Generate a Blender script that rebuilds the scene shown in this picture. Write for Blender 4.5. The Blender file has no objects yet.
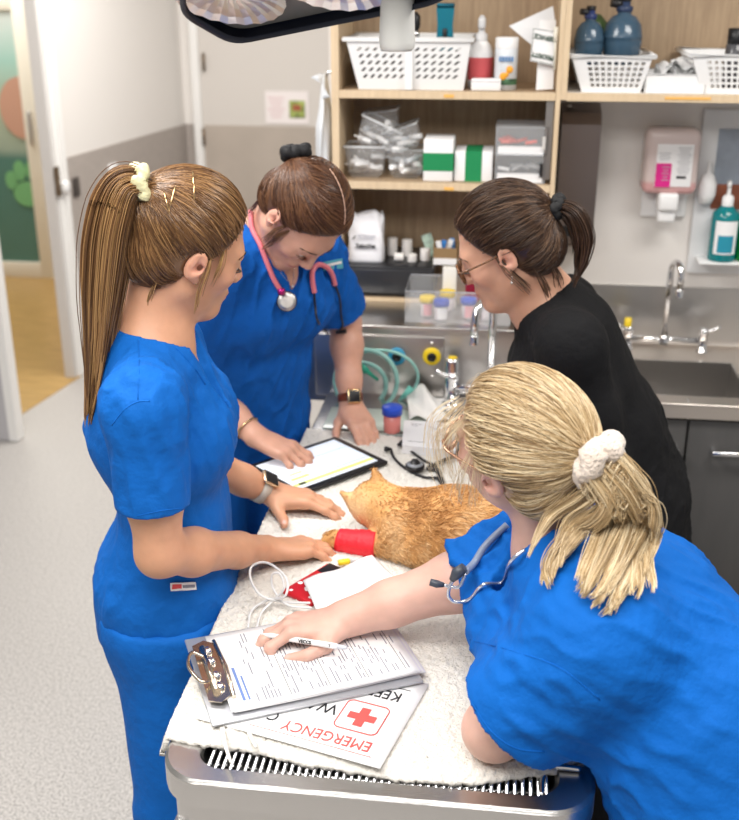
import bpy, bmesh, math, random
import numpy as np
from math import sin, cos, radians, pi, tan, atan2, sqrt, exp
from mathutils import Vector, Matrix
from mathutils.bvhtree import BVHTree

random.seed(7)
RNG = np.random.default_rng(11)
SC = bpy.context.scene
COL = SC.collection

# ------------------------------------------------------------------ camera model (metres; +Y runs from the camera to the shelves)
FPX = 1080.0; TH = radians(21.9); PS = radians(7.2); EYE = np.array([0, 0, 1.95])
CR = np.array([cos(PS), sin(PS), 0.0]); FH = np.array([-sin(PS), cos(PS), 0.0]); ZZ = np.array([0, 0, 1.0])
CF = cos(TH) * FH - sin(TH) * ZZ; CU = sin(TH) * FH + cos(TH) * ZZ

def P(px, py, z=None, Y=None, X=None):
    """world point where the line of sight through a photo pixel meets height z, depth Y or side X"""
    q = CF + (px - 369.5) / FPX * CR - (py - 410) / FPX * CU
    t = (z - EYE[2]) / q[2] if z is not None else (Y / q[1] if Y is not None else X / q[0])
    return EYE + t * q

def A(*v): return np.array(v, float)
def nrm(v):
    v = np.asarray(v, float); return v / (np.linalg.norm(v) + 1e-12)

# ------------------------------------------------------------------ materials
def mat(name, col, rough=0.5, metal=0.0, bump=0.0, bscale=60.0, var=0.0, vscale=8.0, trans=0.0, ior=1.45, alpha=1.0,
        sss=0.0, sheen=0.0, spec=0.5, emit=None, estr=0.0, stretch=None, coat=0.0, bdist=0.01):
    m = bpy.data.materials.new(name); m.use_nodes = True
    nt = m.node_tree; b = nt.nodes['Principled BSDF']
    c = (col[0], col[1], col[2], 1)
    b.inputs['Base Color'].default_value = c
    b.inputs['Roughness'].default_value = rough
    b.inputs['Metallic'].default_value = metal
    b.inputs['IOR'].default_value = ior
    b.inputs['Transmission Weight'].default_value = trans
    b.inputs['Alpha'].default_value = alpha
    b.inputs['Specular IOR Level'].default_value = spec
    b.inputs['Subsurface Weight'].default_value = sss
    if sss:
        b.inputs['Subsurface Radius'].default_value = (1.0, 0.35, 0.2); b.inputs['Subsurface Scale'].default_value = 0.006
    b.inputs['Sheen Weight'].default_value = sheen
    b.inputs['Coat Weight'].default_value = coat
    if emit:
        b.inputs['Emission Color'].default_value = (*emit, 1); b.inputs['Emission Strength'].default_value = estr
    if bump or var:
        tc = nt.nodes.new('ShaderNodeTexCoord'); mp = nt.nodes.new('ShaderNodeMapping')
        nt.links.new(tc.outputs['Object'], mp.inputs['Vector'])
        if stretch: mp.inputs['Scale'].default_value = stretch
    if bump:
        n = nt.nodes.new('ShaderNodeTexNoise'); n.inputs['Scale'].default_value = bscale; n.inputs['Detail'].default_value = 5
        nt.links.new(mp.outputs[0], n.inputs['Vector'])
        bp = nt.nodes.new('ShaderNodeBump'); bp.inputs['Strength'].default_value = bump; bp.inputs['Distance'].default_value = bdist
        nt.links.new(n.outputs['Fac'], bp.inputs['Height']); nt.links.new(bp.outputs[0], b.inputs['Normal'])
    if var:
        n2 = nt.nodes.new('ShaderNodeTexNoise'); n2.inputs['Scale'].default_value = vscale; n2.inputs['Detail'].default_value = 6
        nt.links.new(mp.outputs[0], n2.inputs['Vector'])
        mx = nt.nodes.new('ShaderNodeMix'); mx.data_type = 'RGBA'
        mx.inputs[6].default_value = tuple(max(0, x * (1 - var)) for x in col) + (1,)
        mx.inputs[7].default_value = tuple(min(1, x * (1 + var)) for x in col) + (1,)
        mr = nt.nodes.new('ShaderNodeMapRange'); mr.inputs['From Min'].default_value = 0.3; mr.inputs['From Max'].default_value = 0.7
        nt.links.new(n2.outputs['Fac'], mr.inputs['Value']); nt.links.new(mr.outputs[0], mx.inputs[0])
        nt.links.new(mx.outputs[2], b.inputs['Base Color'])
    return m

def attr_mix(m, attr, col, lo=0.0, hi=1.0):
    """blend the base colour towards col by a point attribute"""
    nt = m.node_tree; b = nt.nodes['Principled BSDF']
    at = nt.nodes.new('ShaderNodeAttribute'); at.attribute_name = attr
    mx = nt.nodes.new('ShaderNodeMix'); mx.data_type = 'RGBA'
    mr = nt.nodes.new('ShaderNodeMapRange'); mr.inputs['From Min'].default_value = lo; mr.inputs['From Max'].default_value = hi
    nt.links.new(at.outputs['Fac'], mr.inputs['Value']); nt.links.new(mr.outputs[0], mx.inputs[0])
    src = b.inputs['Base Color']
    if src.is_linked: nt.links.new(src.links[0].from_socket, mx.inputs[6])
    else: mx.inputs[6].default_value = src.default_value[:]
    mx.inputs[7].default_value = (*col, 1)
    nt.links.new(mx.outputs[2], src)
    return m

# ------------------------------------------------------------------ objects, names, labels
def link(o, parent=None):
    COL.objects.link(o)
    if parent is not None: o.parent = parent
    return o

def tag(o, label=None, cat=None, group=None, kind=None):
    if label: o['label'] = label
    if cat: o['category'] = cat
    if group: o['group'] = group
    if kind: o['kind'] = kind
    return o

def thing(name, label, cat, loc=(0, 0, 0), rot=(0, 0, 0), group=None):
    o = bpy.data.objects.new(name, None); o.empty_display_size = 0.05
    link(o); o.location = loc; o.rotation_euler = rot
    return tag(o, label, cat, group)

def setmats(me, m):
    for x in (m if isinstance(m, (list, tuple)) else [m]): me.materials.append(x)

def npmesh(name, V, quads, m, parent=None, attrs=None, smooth=True, tris=None):
    V = np.asarray(V, np.float32); me = bpy.data.meshes.new(name)
    loops = []; starts = []; tot = []
    n = 0
    if quads is not None and len(quads):
        q = np.asarray(quads, np.int32); loops.append(q.ravel()); starts.append(np.arange(len(q)) * 4); tot.append(np.full(len(q), 4)); n = q.size
    if tris is not None and len(tris):
        t = np.asarray(tris, np.int32); loops.append(t.ravel()); starts.append(n + np.arange(len(t)) * 3); tot.append(np.full(len(t), 3))
    loops = np.concatenate(loops).astype(np.int32); starts = np.concatenate(starts).astype(np.int32); tot = np.concatenate(tot).astype(np.int32)
    me.vertices.add(len(V)); me.vertices.foreach_set('co', V.ravel())
    me.loops.add(len(loops)); me.loops.foreach_set('vertex_index', loops)
    me.polygons.add(len(starts)); me.polygons.foreach_set('loop_start', starts)
    try: me.polygons.foreach_set('loop_total', tot)
    except Exception: pass
    me.polygons.foreach_set('use_smooth', np.full(len(starts), smooth))
    if attrs:
        for k, v in attrs.items():
            a = me.attributes.new(k, 'FLOAT', 'POINT'); a.data.foreach_set('value', np.asarray(v, np.float32))
    me.update(calc_edges=True); me.validate()
    setmats(me, m)
    return link(bpy.data.objects.new(name, me), parent)

class MB:
    """collects shapes into one bmesh, then links them as ONE mesh object"""
    def __init__(s): s.bm = bmesh.new(); s.mi = 0; s.sm = False
    def _done(s, faces, smooth=None):
        for f in faces: f.material_index = s.mi; f.smooth = s.sm if smooth is None else smooth
    def box(s, c, size, rz=0.0, bev=0.0, seg=2, R=None):
        t = bmesh.new(); bmesh.ops.create_cube(t, size=1.0)
        bmesh.ops.scale(t, vec=Vector(size), verts=t.verts)
        if bev: bmesh.ops.bevel(t, geom=t.edges[:], offset=min(bev, min(size) * 0.49), segments=seg, affect='EDGES', profile=0.5)
        M = Matrix.Translation(Vector(c)) @ (R.to_4x4() if R is not None else Matrix.Rotation(rz, 4, 'Z'))
        bmesh.ops.transform(t, matrix=M, verts=t.verts); s._merge(t, bool(bev)); return s
    def _merge(s, t, smooth):
        me = bpy.data.meshes.new('tmp'); t.to_mesh(me); t.free()
        n0 = len(s.bm.faces); s.bm.from_mesh(me); bpy.data.meshes.remove(me)
        s.bm.faces.ensure_lookup_table(); s._done([s.bm.faces[i] for i in range(n0, len(s.bm.faces))], smooth)
    def tube(s, pts, r, n=10, closed=False, caps=True):
        pts = [np.asarray(p, float) for p in pts]; m = len(pts)
        rr = r if isinstance(r, (list, tuple, np.ndarray)) else [r] * m
        T = []
        for i in range(m):
            a = pts[i - 1] if (i > 0 or closed) else pts[i]; b = pts[(i + 1) % m] if (i < m - 1 or closed) else pts[i]
            T.append(nrm(b - a))
        up = A(0, 0, 1) if abs(T[0][2]) < 0.9 else A(1, 0, 0)
        N = nrm(np.cross(T[0], up)); rings = []
        for i in range(m):
            N = nrm(N - T[i] * np.dot(N, T[i])); B = np.cross(T[i], N)
            rings.append([s.bm.verts.new(pts[i] + rr[i] * (cos(2 * pi * k / n) * N + sin(2 * pi * k / n) * B)) for k in range(n)])
        fs = []
        for i in range(m if closed else m - 1):
            a, b = rings[i], rings[(i + 1) % m]
            for k in range(n): fs.append(s.bm.faces.new((a[k], a[(k + 1) % n], b[(k + 1) % n], b[k])))
        s._done(fs, True)
        if caps and not closed:
            s._done([s.bm.faces.new(rings[0][::-1]), s.bm.faces.new(rings[-1])], False)
        return s
    def lathe(s, prof, c=(0, 0, 0), n=24, R=None, smooth=True):
        """profile of (radius, height) spun about z"""
        c = Vector(c); R = R or Matrix.Identity(3); rings = []
        for (r, z) in prof:
            if r < 1e-6: rings.append([s.bm.verts.new(c + R @ Vector((0, 0, z)))])
            else: rings.append([s.bm.verts.new(c + R @ Vector((r * cos(2 * pi * k / n), r * sin(2 * pi * k / n), z))) for k in range(n)])
        fs = []
        for a, b in zip(rings, rings[1:]):
            if len(a) == 1 and len(b) == 1: continue
            for k in range(n):
                k2 = (k + 1) % n
                if len(a) == 1: fs.append(s.bm.faces.new((a[0], b[k2], b[k])))
                elif len(b) == 1: fs.append(s.bm.faces.new((a[k], a[k2], b[0])))
                else: fs.append(s.bm.faces.new((a[k], a[k2], b[k2], b[k])))
        s._done(fs, smooth); return s
    def cyl(s, a, b, r, n=16, r2=None):
        return s.tube([a, b], [r, r if r2 is None else r2], n)
    def prism(s, poly, z0, z1, M=None):
        """outline (x,y) raised from z0 to z1"""
        M = M or Matrix.Identity(4)
        lo = [s.bm.verts.new(M @ Vector((x, y, z0))) for x, y in poly]; hi = [s.bm.verts.new(M @ Vector((x, y, z1))) for x, y in poly]
        fs = [s.bm.faces.new(lo[::-1]), s.bm.faces.new(hi)]; n = len(poly)
        for i in range(n): fs.append(s.bm.faces.new((lo[i], lo[(i + 1) % n], hi[(i + 1) % n], hi[i])))
        s._done(fs, False); return s
    def quad(s, pts):
        s._done([s.bm.faces.new([s.bm.verts.new(Vector(p)) for p in pts])]); return s
    def grid(s, fn, nu, nv, thick=0.0):
        V = [[s.bm.verts.new(Vector(fn(i / nu, j / nv))) for j in range(nv + 1)] for i in range(nu + 1)]
        fs = [s.bm.faces.new((V[i][j], V[i + 1][j], V[i + 1][j + 1], V[i][j + 1])) for i in range(nu) for j in range(nv)]
        s._done(fs, True)
        s.bm.normal_update()
        if thick: bmesh.ops.solidify(s.bm, geom=fs, thickness=thick)
        return s
    def build(s, name, m, parent=None, loc=None):
        me = bpy.data.meshes.new(name)
        bmesh.ops.recalc_face_normals(s.bm, faces=s.bm.faces)
        s.bm.to_mesh(me); s.bm.free(); setmats(me, m)
        o = link(bpy.data.objects.new(name, me), parent)
        if loc is not None: o.location = loc
        return o

def text(name, body, size, m, parent, loc, rot=(0, 0, 0), ext=0.0004, align='CENTER', bold=0.0, sx=1.0):
    """lettering turned into a thin mesh"""
    cu = bpy.data.curves.new(name, 'FONT'); cu.body = body; cu.size = size; cu.extrude = ext; cu.align_x = align; cu.align_y = 'CENTER'; cu.offset = bold
    cu.resolution_u = 3
    o = bpy.data.objects.new(name, cu); COL.objects.link(o)
    dg = bpy.context.evaluated_depsgraph_get(); me = bpy.data.meshes.new_from_object(o.evaluated_get(dg))
    bpy.data.objects.remove(o); bpy.data.curves.remove(cu)
    me.materials.clear(); setmats(me, m); me.name = name
    o = link(bpy.data.objects.new(name, me), parent); o.location = loc
    if isinstance(rot, Matrix): o.rotation_euler = rot.to_euler()
    else: o.rotation_euler = rot
    o.scale = (sx, 1, 1)
    return o

def spline(pts, n=8, closed=False):
    """Catmull-Rom through the points"""
    p = [np.asarray(q, float) for q in pts]; m = len(p); out = []
    for i in range(m if closed else m - 1):
        p0 = p[i - 1] if (i > 0 or closed) else 2 * p[0] - p[1]; p1 = p[i]; p2 = p[(i + 1) % m]
        p3 = p[(i + 2) % m] if (i + 2 < m or closed) else 2 * p2 - p1
        for k in range(n):
            t = k / n
            out.append(0.5 * ((2 * p1) + (p2 - p0) * t + (2 * p0 - 5 * p1 + 4 * p2 - p3) * t * t + (3 * p1 - p0 - 3 * p2 + p3) * t ** 3))
    if not closed: out.append(p[-1])
    return out

# ------------------------------------------------------------------ implicit surfaces for bodies and cloth
class Field:
    def __init__(s, lo, hi, h):
        s.lo = np.asarray(lo, float); s.h = h
        s.n = np.ceil((np.asarray(hi, float) - s.lo) / h).astype(int) + 1
        s.F = np.full(s.n, 1.0, np.float32)
        s.ax = [(s.lo[i] + h * np.arange(s.n[i])).astype(np.float32) for i in range(3)]
    def _sl(s, lo, hi):
        a = np.clip(np.floor((np.asarray(lo) - s.lo) / s.h).astype(int), 0, s.n); b = np.clip(np.ceil((np.asarray(hi) - s.lo) / s.h).astype(int) + 1, 0, s.n)
        return tuple(slice(a[i], b[i]) for i in range(3))
    def pts(s, sl): return s.ax[0][sl[0]][:, None, None], s.ax[1][sl[1]][None, :, None], s.ax[2][sl[2]][None, None, :]
    def mix(s, sl, d, k, mode):
        f = s.F[sl]
        if f.size == 0: return
        if mode == 's': d = -d
        if mode == 'u':
            r = np.minimum(f, d)
            if k > 0: hh = np.maximum(k - np.abs(f - d), 0) / k; r = r - hh * hh * k * 0.25
        else:
            r = np.maximum(f, d)
            if k > 0: hh = np.maximum(k - np.abs(f - d), 0) / k; r = r + hh * hh * k * 0.25
        s.F[sl] = r
    def cone(s, a, b, ra, rb, k=0.01, mode='u'):
        a = A(*a); b = A(*b); R = max(ra, rb) + k + 4 * s.h
        sl = s._sl(np.minimum(a, b) - R, np.maximum(a, b) + R); X, Y, Z = s.pts(sl)
        s.mix(sl, s._cone(X, Y, Z, a, b, ra, rb), k, mode)
    @staticmethod
    def _cone(X, Y, Z, a, b, ra, rb):
        ba = b - a; L = max(float(ba @ ba), 1e-9)
        t = np.clip(((X - a[0]) * ba[0] + (Y - a[1]) * ba[1] + (Z - a[2]) * ba[2]) / L, 0, 1)
        return np.sqrt((X - a[0] - t * ba[0]) ** 2 + (Y - a[1] - t * ba[1]) ** 2 + (Z - a[2] - t * ba[2]) ** 2) - (ra + t * (rb - ra))
    def chain(s, pts, rad, k=0.004, kin=0.003):
        """a limb or finger: bones joined together first, then to the rest"""
        pts = [A(*p) for p in pts]; R = max(rad) + k + 4 * s.h
        sl = s._sl(np.min(pts, 0) - R, np.max(pts, 0) + R); X, Y, Z = s.pts(sl); d = None
        for i in range(len(pts) - 1):
            e = s._cone(X, Y, Z, pts[i], pts[i + 1], rad[i], rad[i + 1])
            if d is None: d = e
            else:
                hh = np.maximum(kin - np.abs(d - e), 0) / kin; d = np.minimum(d, e) - hh * hh * kin * 0.25
        s.mix(sl, d, k, 'u')
    def ell(s, c, r, M=None, k=0.01, mode='u'):
        """ellipsoid; M is a 3x3 whose columns are its axes"""
        c = A(*c); r = A(*r); R = float(max(r)) + k + 4 * s.h
        sl = s._sl(c - R, c + R); X, Y, Z = s.pts(sl); X, Y, Z = X - c[0], Y - c[1], Z - c[2]
        if M is not None: X, Y, Z = [X * M[0, i] + Y * M[1, i] + Z * M[2, i] for i in range(3)]
        k0 = np.sqrt((X / r[0]) ** 2 + (Y / r[1]) ** 2 + (Z / r[2]) ** 2); k1 = np.sqrt((X / r[0] ** 2) ** 2 + (Y / r[1] ** 2) ** 2 + (Z / r[2] ** 2) ** 2)
        s.mix(sl, k0 * (k0 - 1) / np.maximum(k1, 1e-6), k, mode)
    def slab(s, a, b, wa, da, wb, db, right, k=0.03, mode='u', p=2.2):
        """flattened limb or trunk segment: half-width w along 'right', half-depth d across it"""
        a = A(*a); b = A(*b); ax = nrm(b - a); L = float(np.linalg.norm(b - a))
        rt = nrm(A(*right) - ax * (A(*right) @ ax)); fw = np.cross(ax, rt); R = max(wa, wb, da, db) + k + 4 * s.h
        sl = s._sl(np.minimum(a, b) - R, np.maximum(a, b) + R); X, Y, Z = s.pts(sl); X, Y, Z = X - a[0], Y - a[1], Z - a[2]
        T = X * ax[0] + Y * ax[1] + Z * ax[2]; U = np.abs(X * rt[0] + Y * rt[1] + Z * rt[2]); W = np.abs(X * fw[0] + Y * fw[1] + Z * fw[2])
        t = np.clip(T / L, 0, 1); w = wa + t * (wb - wa); d = da + t * (db - da); mn = np.minimum(w, d); e = np.abs(T - t * L)
        q = ((U / w) ** p + (W / d) ** p) ** (1 / p)
        q = np.sqrt(q * q + (e / mn) ** 2)
        s.mix(sl, (q - 1) * mn, k, mode)
    def plane(s, c, n, k=0.0, R=None, mode='i'):
        """keep the side the normal points away from; within R of c only"""
        c = A(*c); n = nrm(n)
        sl = s._sl(c - (R or 9), c + (R or 9)); X, Y, Z = s.pts(sl)
        d = (X - c[0]) * n[0] + (Y - c[1]) * n[1] + (Z - c[2]) * n[2]
        s.mix(sl, np.broadcast_to(d, s.F[sl].shape), k, 'i')
    def nets(s):
        F = s.F; ins = F < 0
        cnt = np.zeros(np.array(F.shape) - 1, np.int8)
        for i in (0, 1):
            for j in (0, 1):
                for k in (0, 1):
                    cnt += ins[i:F.shape[0] - 1 + i, j:F.shape[1] - 1 + j, k:F.shape[2] - 1 + k]
        ci = np.nonzero((cnt > 0) & (cnt < 8)); N = len(ci[0]); del cnt
        idx = np.full(np.array(F.shape) - 1, -1, np.int32); idx[ci] = np.arange(N)
        cor = {}
        for i in (0, 1):
            for j in (0, 1):
                for k in (0, 1): cor[(i, j, k)] = F[ci[0] + i, ci[1] + j, ci[2] + k].astype(np.float64)
        acc = np.zeros((N, 3)); num = np.zeros(N)
        for a in cor:
            for x in range(3):
                if a[x]: continue
                b = list(a); b[x] = 1; b = tuple(b); va, vb = cor[a], cor[b]
                m = (va < 0) != (vb < 0); t = np.where(m, va / np.where(m, va - vb, 1), 0)
                p = np.repeat(A(*a)[None, :], N, 0); p[:, x] = t
                acc += p * m[:, None]; num += m
        V = s.lo + s.h * (np.stack(ci, 1) + acc / num[:, None])
        Q = []
        for x in range(3):
            y, z = (x + 1) % 3, (x + 2) % 3
            s0 = [slice(None)] * 3; s1 = [slice(None)] * 3; s0[x] = slice(0, -1); s1[x] = slice(1, None)
            A0 = ins[tuple(s0)]; ed = np.nonzero(A0 != ins[tuple(s1)]); flip = A0[ed]
            ok = (ed[y] > 0) & (ed[z] > 0) & (ed[y] < F.shape[y] - 1) & (ed[z] < F.shape[z] - 1)
            e = [q[ok] for q in ed]; flip = flip[ok]
            def cell(dy, dz):
                c = [None] * 3; c[x] = e[x]; c[y] = e[y] - dy; c[z] = e[z] - dz
                return idx[tuple(c)]
            q = np.stack([cell(1, 1), cell(0, 1), cell(0, 0), cell(1, 0)], 1)
            q[~flip] = q[~flip][:, ::-1]; Q.append(q)
        return V, np.concatenate(Q)

def vnormals(V, Q):
    n = np.cross(V[Q[:, 2]] - V[Q[:, 0]], V[Q[:, 3]] - V[Q[:, 1]]); N = np.zeros_like(V)
    for i in range(4): np.add.at(N, Q[:, i], n)
    return N / (np.linalg.norm(N, axis=1, keepdims=True) + 1e-12)

def relax(V, Q, it=1, f=0.5):
    e = np.concatenate([Q[:, [0, 1]], Q[:, [1, 2]], Q[:, [2, 3]], Q[:, [3, 0]]]); e = np.concatenate([e, e[:, ::-1]])
    for _ in range(it):
        acc = np.zeros_like(V); c = np.zeros(len(V)); np.add.at(acc, e[:, 0], V[e[:, 1]]); np.add.at(c, e[:, 0], 1)
        V = V + f * (acc / np.maximum(c, 1)[:, None] - V)
    return V

def wob(p, seed, s):
    """smooth vector noise from sines, in about [-1, 1]"""
    r = np.random.default_rng(seed); o = np.zeros(len(p))
    for i in range(6):
        k = r.normal(size=3); k = k / np.linalg.norm(k) * s * (0.6 + 0.9 * r.random())
        o = o + np.sin(p @ k + r.random() * 6.28 + 1.3 * np.sin(p @ (r.normal(size=3) * s * 0.35) + r.random() * 6))
    return o / 3.2

def tubes(paths, rad, n=3):
    """many thin strands (paths: S x K x 3) as one vertex/quad set; returns V, Q and a per-vertex strand number"""
    Pn = np.asarray(paths, float); S, K, _ = Pn.shape
    T = np.zeros_like(Pn); T[:, 1:-1] = Pn[:, 2:] - Pn[:, :-2]; T[:, 0] = Pn[:, 1] - Pn[:, 0]; T[:, -1] = Pn[:, -1] - Pn[:, -2]
    T /= np.linalg.norm(T, axis=2, keepdims=True) + 1e-9
    ref = np.tile(A(0.31, 0.22, 0.92), (S, K, 1)); N = np.cross(T, ref); N /= np.linalg.norm(N, axis=2, keepdims=True) + 1e-9; B = np.cross(T, N)
    rad = np.broadcast_to(np.asarray(rad, float), (S, K)) if np.ndim(rad) != 1 else np.broadcast_to(np.asarray(rad)[None, :], (S, K))
    ang = 2 * pi * np.arange(n) / n
    V = Pn[:, :, None, :] + rad[:, :, None, None] * (np.cos(ang)[None, None, :, None] * N[:, :, None, :] + np.sin(ang)[None, None, :, None] * B[:, :, None, :])
    base = (np.arange(S)[:, None, None] * K + np.arange(K - 1)[None, :, None]) * n; k = np.arange(n)[None, None, :]; k2 = (k + 1) % n
    Q = np.stack([base + k, base + k2, base + n + k2, base + n + k], -1).reshape(-1, 4)
    return V.reshape(-1, 3), Q, np.repeat(np.arange(S), K * n)
# ------------------------------------------------------------------ palette
M = {}
M['wall'] = mat('wall_paint', (0.80, 0.765, 0.73), 0.6, bump=0.03, bscale=200)
M['dado'] = mat('dado_vinyl', (0.40, 0.355, 0.325), 0.45, var=0.05, vscale=30)
M['door_paint'] = mat('door_laminate', (0.66, 0.62, 0.58), 0.45)
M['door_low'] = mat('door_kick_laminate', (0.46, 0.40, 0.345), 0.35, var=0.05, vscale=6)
M['white'] = mat('white_gloss_paint', (0.85, 0.84, 0.82), 0.35)
M['trimgrey'] = mat('grey_frame_paint', (0.62, 0.60, 0.58), 0.4)
M['cream'] = mat('cream_frame', (0.86, 0.82, 0.70), 0.4)
M['plastic'] = mat('white_plastic', (0.86, 0.86, 0.86), 0.35)
M['ceil'] = mat('ceiling_board', (0.85, 0.84, 0.82), 0.7)
M['black'] = mat('black_plastic', (0.012, 0.012, 0.014), 0.35)
M['rubber'] = mat('black_rubber', (0.016, 0.016, 0.018), 0.5)
M['dark'] = mat('charcoal_laminate', (0.085, 0.082, 0.080), 0.42, var=0.06, vscale=40, stretch=(1, 1, 0.2))
M['steel'] = mat('brushed_steel', (0.60, 0.585, 0.57), 0.30, 1.0, bump=0.06, bscale=14, stretch=(1, 30, 30))
M['steel_scr'] = mat('scratched_steel', (0.62, 0.61, 0.60), 0.27, 1.0, bump=0.05, bscale=16, stretch=(1.5, 24, 24))
M['chrome'] = mat('chrome', (0.85, 0.85, 0.86), 0.06, 1.0)
M['darksteel'] = mat('sink_steel', (0.52, 0.50, 0.48), 0.34, 1.0, bump=0.05, bscale=18, stretch=(1, 20, 20))
M['paper'] = mat('paper', (0.88, 0.875, 0.88), 0.75)
M['ink'] = mat('ink', (0.02, 0.02, 0.024), 0.7)
M['greyink'] = mat('grey_print', (0.26, 0.26, 0.31), 0.8)
M['red'] = mat('red_print', (0.80, 0.09, 0.10), 0.6)
M['clear'] = mat('clear_plastic', (0.93, 0.95, 0.97), 0.06, alpha=0.13, coat=.5)
M['glass'] = mat('clear_glass', (0.95, 0.98, 0.97), 0.03, trans=1.0, ior=1.1)
M['gold'] = mat('gold_metal', (0.83, 0.60, 0.32), 0.22, 1.0)
M['blue_lid'] = mat('blue_lid_plastic', (0.015, 0.07, 0.55), 0.35)
M['yellow'] = mat('yellow_plastic', (0.86, 0.62, 0.02), 0.35)
M['orange_lab'] = mat('orange_shelf_label', (0.86, 0.48, 0.12), 0.6)
M['green'] = mat('green_print', (0.01, 0.25, 0.085), 0.5)
M['card'] = mat('brown_card', (0.30, 0.19, 0.09), 0.8)

def wood(name, c1, c2, sc=(14, 14, 1.2), rough=0.5):
    m = mat(name, c1, rough); nt = m.node_tree; b = nt.nodes['Principled BSDF']
    tc = nt.nodes.new('ShaderNodeTexCoord'); mp = nt.nodes.new('ShaderNodeMapping'); mp.inputs['Scale'].default_value = sc
    n = nt.nodes.new('ShaderNodeTexNoise'); n.inputs['Scale'].default_value = 6; n.inputs['Detail'].default_value = 8; n.inputs['Roughness'].default_value = 0.65
    cr = nt.nodes.new('ShaderNodeValToRGB'); cr.color_ramp.elements[0].color = (*c1, 1); cr.color_ramp.elements[1].color = (*c2, 1)
    cr.color_ramp.elements[0].position = 0.35; cr.color_ramp.elements[1].position = 0.65
    nt.links.new(tc.outputs['Object'], mp.inputs[0]); nt.links.new(mp.outputs[0], n.inputs['Vector']); nt.links.new(n.outputs['Fac'], cr.inputs[0]); nt.links.new(cr.outputs[0], b.inputs['Base Color'])
    return m
M['oak'] = wood('oak_laminate', (0.46, 0.335, 0.215), (0.35, 0.245, 0.155))
M['oak_edge'] = wood('oak_edging', (0.72, 0.565, 0.38), (0.64, 0.49, 0.32))
M['floorwood'] = wood('timber_floor', (0.56, 0.36, 0.13), (0.40, 0.24, 0.08), (1.0, 7, 1), 0.3)

def floor_mat():
    m = mat('speckled_vinyl', (0.58, 0.55, 0.525), 0.42); nt = m.node_tree; b = nt.nodes['Principled BSDF']
    tc = nt.nodes.new('ShaderNodeTexCoord'); n = nt.nodes.new('ShaderNodeTexNoise'); n.inputs['Scale'].default_value = 150; n.inputs['Detail'].default_value = 3
    cr = nt.nodes.new('ShaderNodeValToRGB'); e = cr.color_ramp.elements
    e[0].position = 0.36; e[0].color = (0.31, 0.295, 0.28, 1); e[1].position = 0.62; e[1].color = (0.58, 0.555, 0.53, 1); x = e.new(0.47); x.color = (0.455, 0.435, 0.415, 1)
    nt.links.new(tc.outputs['Object'], n.inputs['Vector']); nt.links.new(n.outputs['Fac'], cr.inputs[0]); nt.links.new(cr.outputs[0], b.inputs['Base Color'])
    return m
M['floor'] = floor_mat()

YF = 2.95      # front of the shelf unit
YW = 3.25      # wall behind the sink
YB = 6.55      # far wall
def LW(Y): return -2.27 + (Y - 4.564) * 0.158     # left wall line
LD = nrm(A(0.158, 1, 0)); LN = nrm(A(1, -0.158, 0)); LA = atan2(-0.158, 1.0)

def st(o, **k): return tag(o, kind='structure', **k)

# ------------------------------------------------------------------ room shell
b = MB(); b.prism([(-5.2, -1.2), (2.6, -1.2), (2.6, YB + .1), (LW(YB), YB + .1), (LW(4.95), 4.95), (LW(4.30), 4.30), (LW(4.3) - .02, 4.2), (-5.2, 4.2)], -0.05, 0.0)
st(b.build('floor', M['floor']))
b = MB(); b.prism([(-6, 4.31), (LW(4.31) + .02, 4.31), (LW(5.08) + .02, 5.08), (-2.15, 8.9), (-6, 8.9)], -0.05, 0.003)
st(b.build('floor_hallway', M['floorwood']))
b = MB(); b.box((-1.2, 3.8, 2.72), (8.5, 10.5, 0.04)); st(b.build('ceiling', M['ceil']))

# left wall beyond the doorway, with vinyl dado
def wall_seg(name, p0, p1, z0, z1, th, m, side=1):
    p0 = A(*p0); p1 = A(*p1); d = nrm(A(p1[0] - p0[0], p1[1] - p0[1])); nn = A(d[1], -d[0]) * side
    q = [p0, p1, p1 - nn * th, p0 - nn * th]; b = MB(); b.prism([(x[0], x[1]) for x in q], z0, z1)
    return st(b.build(name, m))
DZ = 1.115
jY = 5.16
wall_seg('wall_left', (LW(jY), jY), (LW(YB + .1), YB + .1), 0, 2.7, 0.12, M['wall'])
wall_seg('wall_left_dado', (LW(jY) + .006, jY), (LW(YB) + .006, YB), 0, DZ, 0.006, M['dado'])
b = MB(); b.prism([(LW(4.27), 4.27), (LW(jY), jY), (LW(jY) - .12, jY), (LW(4.27) - .12, 4.27)], 2.3, 2.7); st(b.build('wall_left_lintel', M['wall']))
# door frame on the doorway (both jambs)
nx, ny = -2.128, 4.245
b = MB(); b.prism([(nx, ny - .02), (nx, ny + .05), (nx - .04, ny + .05), (nx - .04, ny - .02)], 0.004, 2.3); o = st(b.build('trim_1', M['white'])); b = MB(); b.prism([(nx - .0405, ny - .016), (nx - .0405, ny + .04), (nx - .16, ny + .04), (nx - .16, ny - .016)], .004, 2.3); b.build('jamb', mat('grey_jamb', (.50, .49, .51), .5), o)

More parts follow.
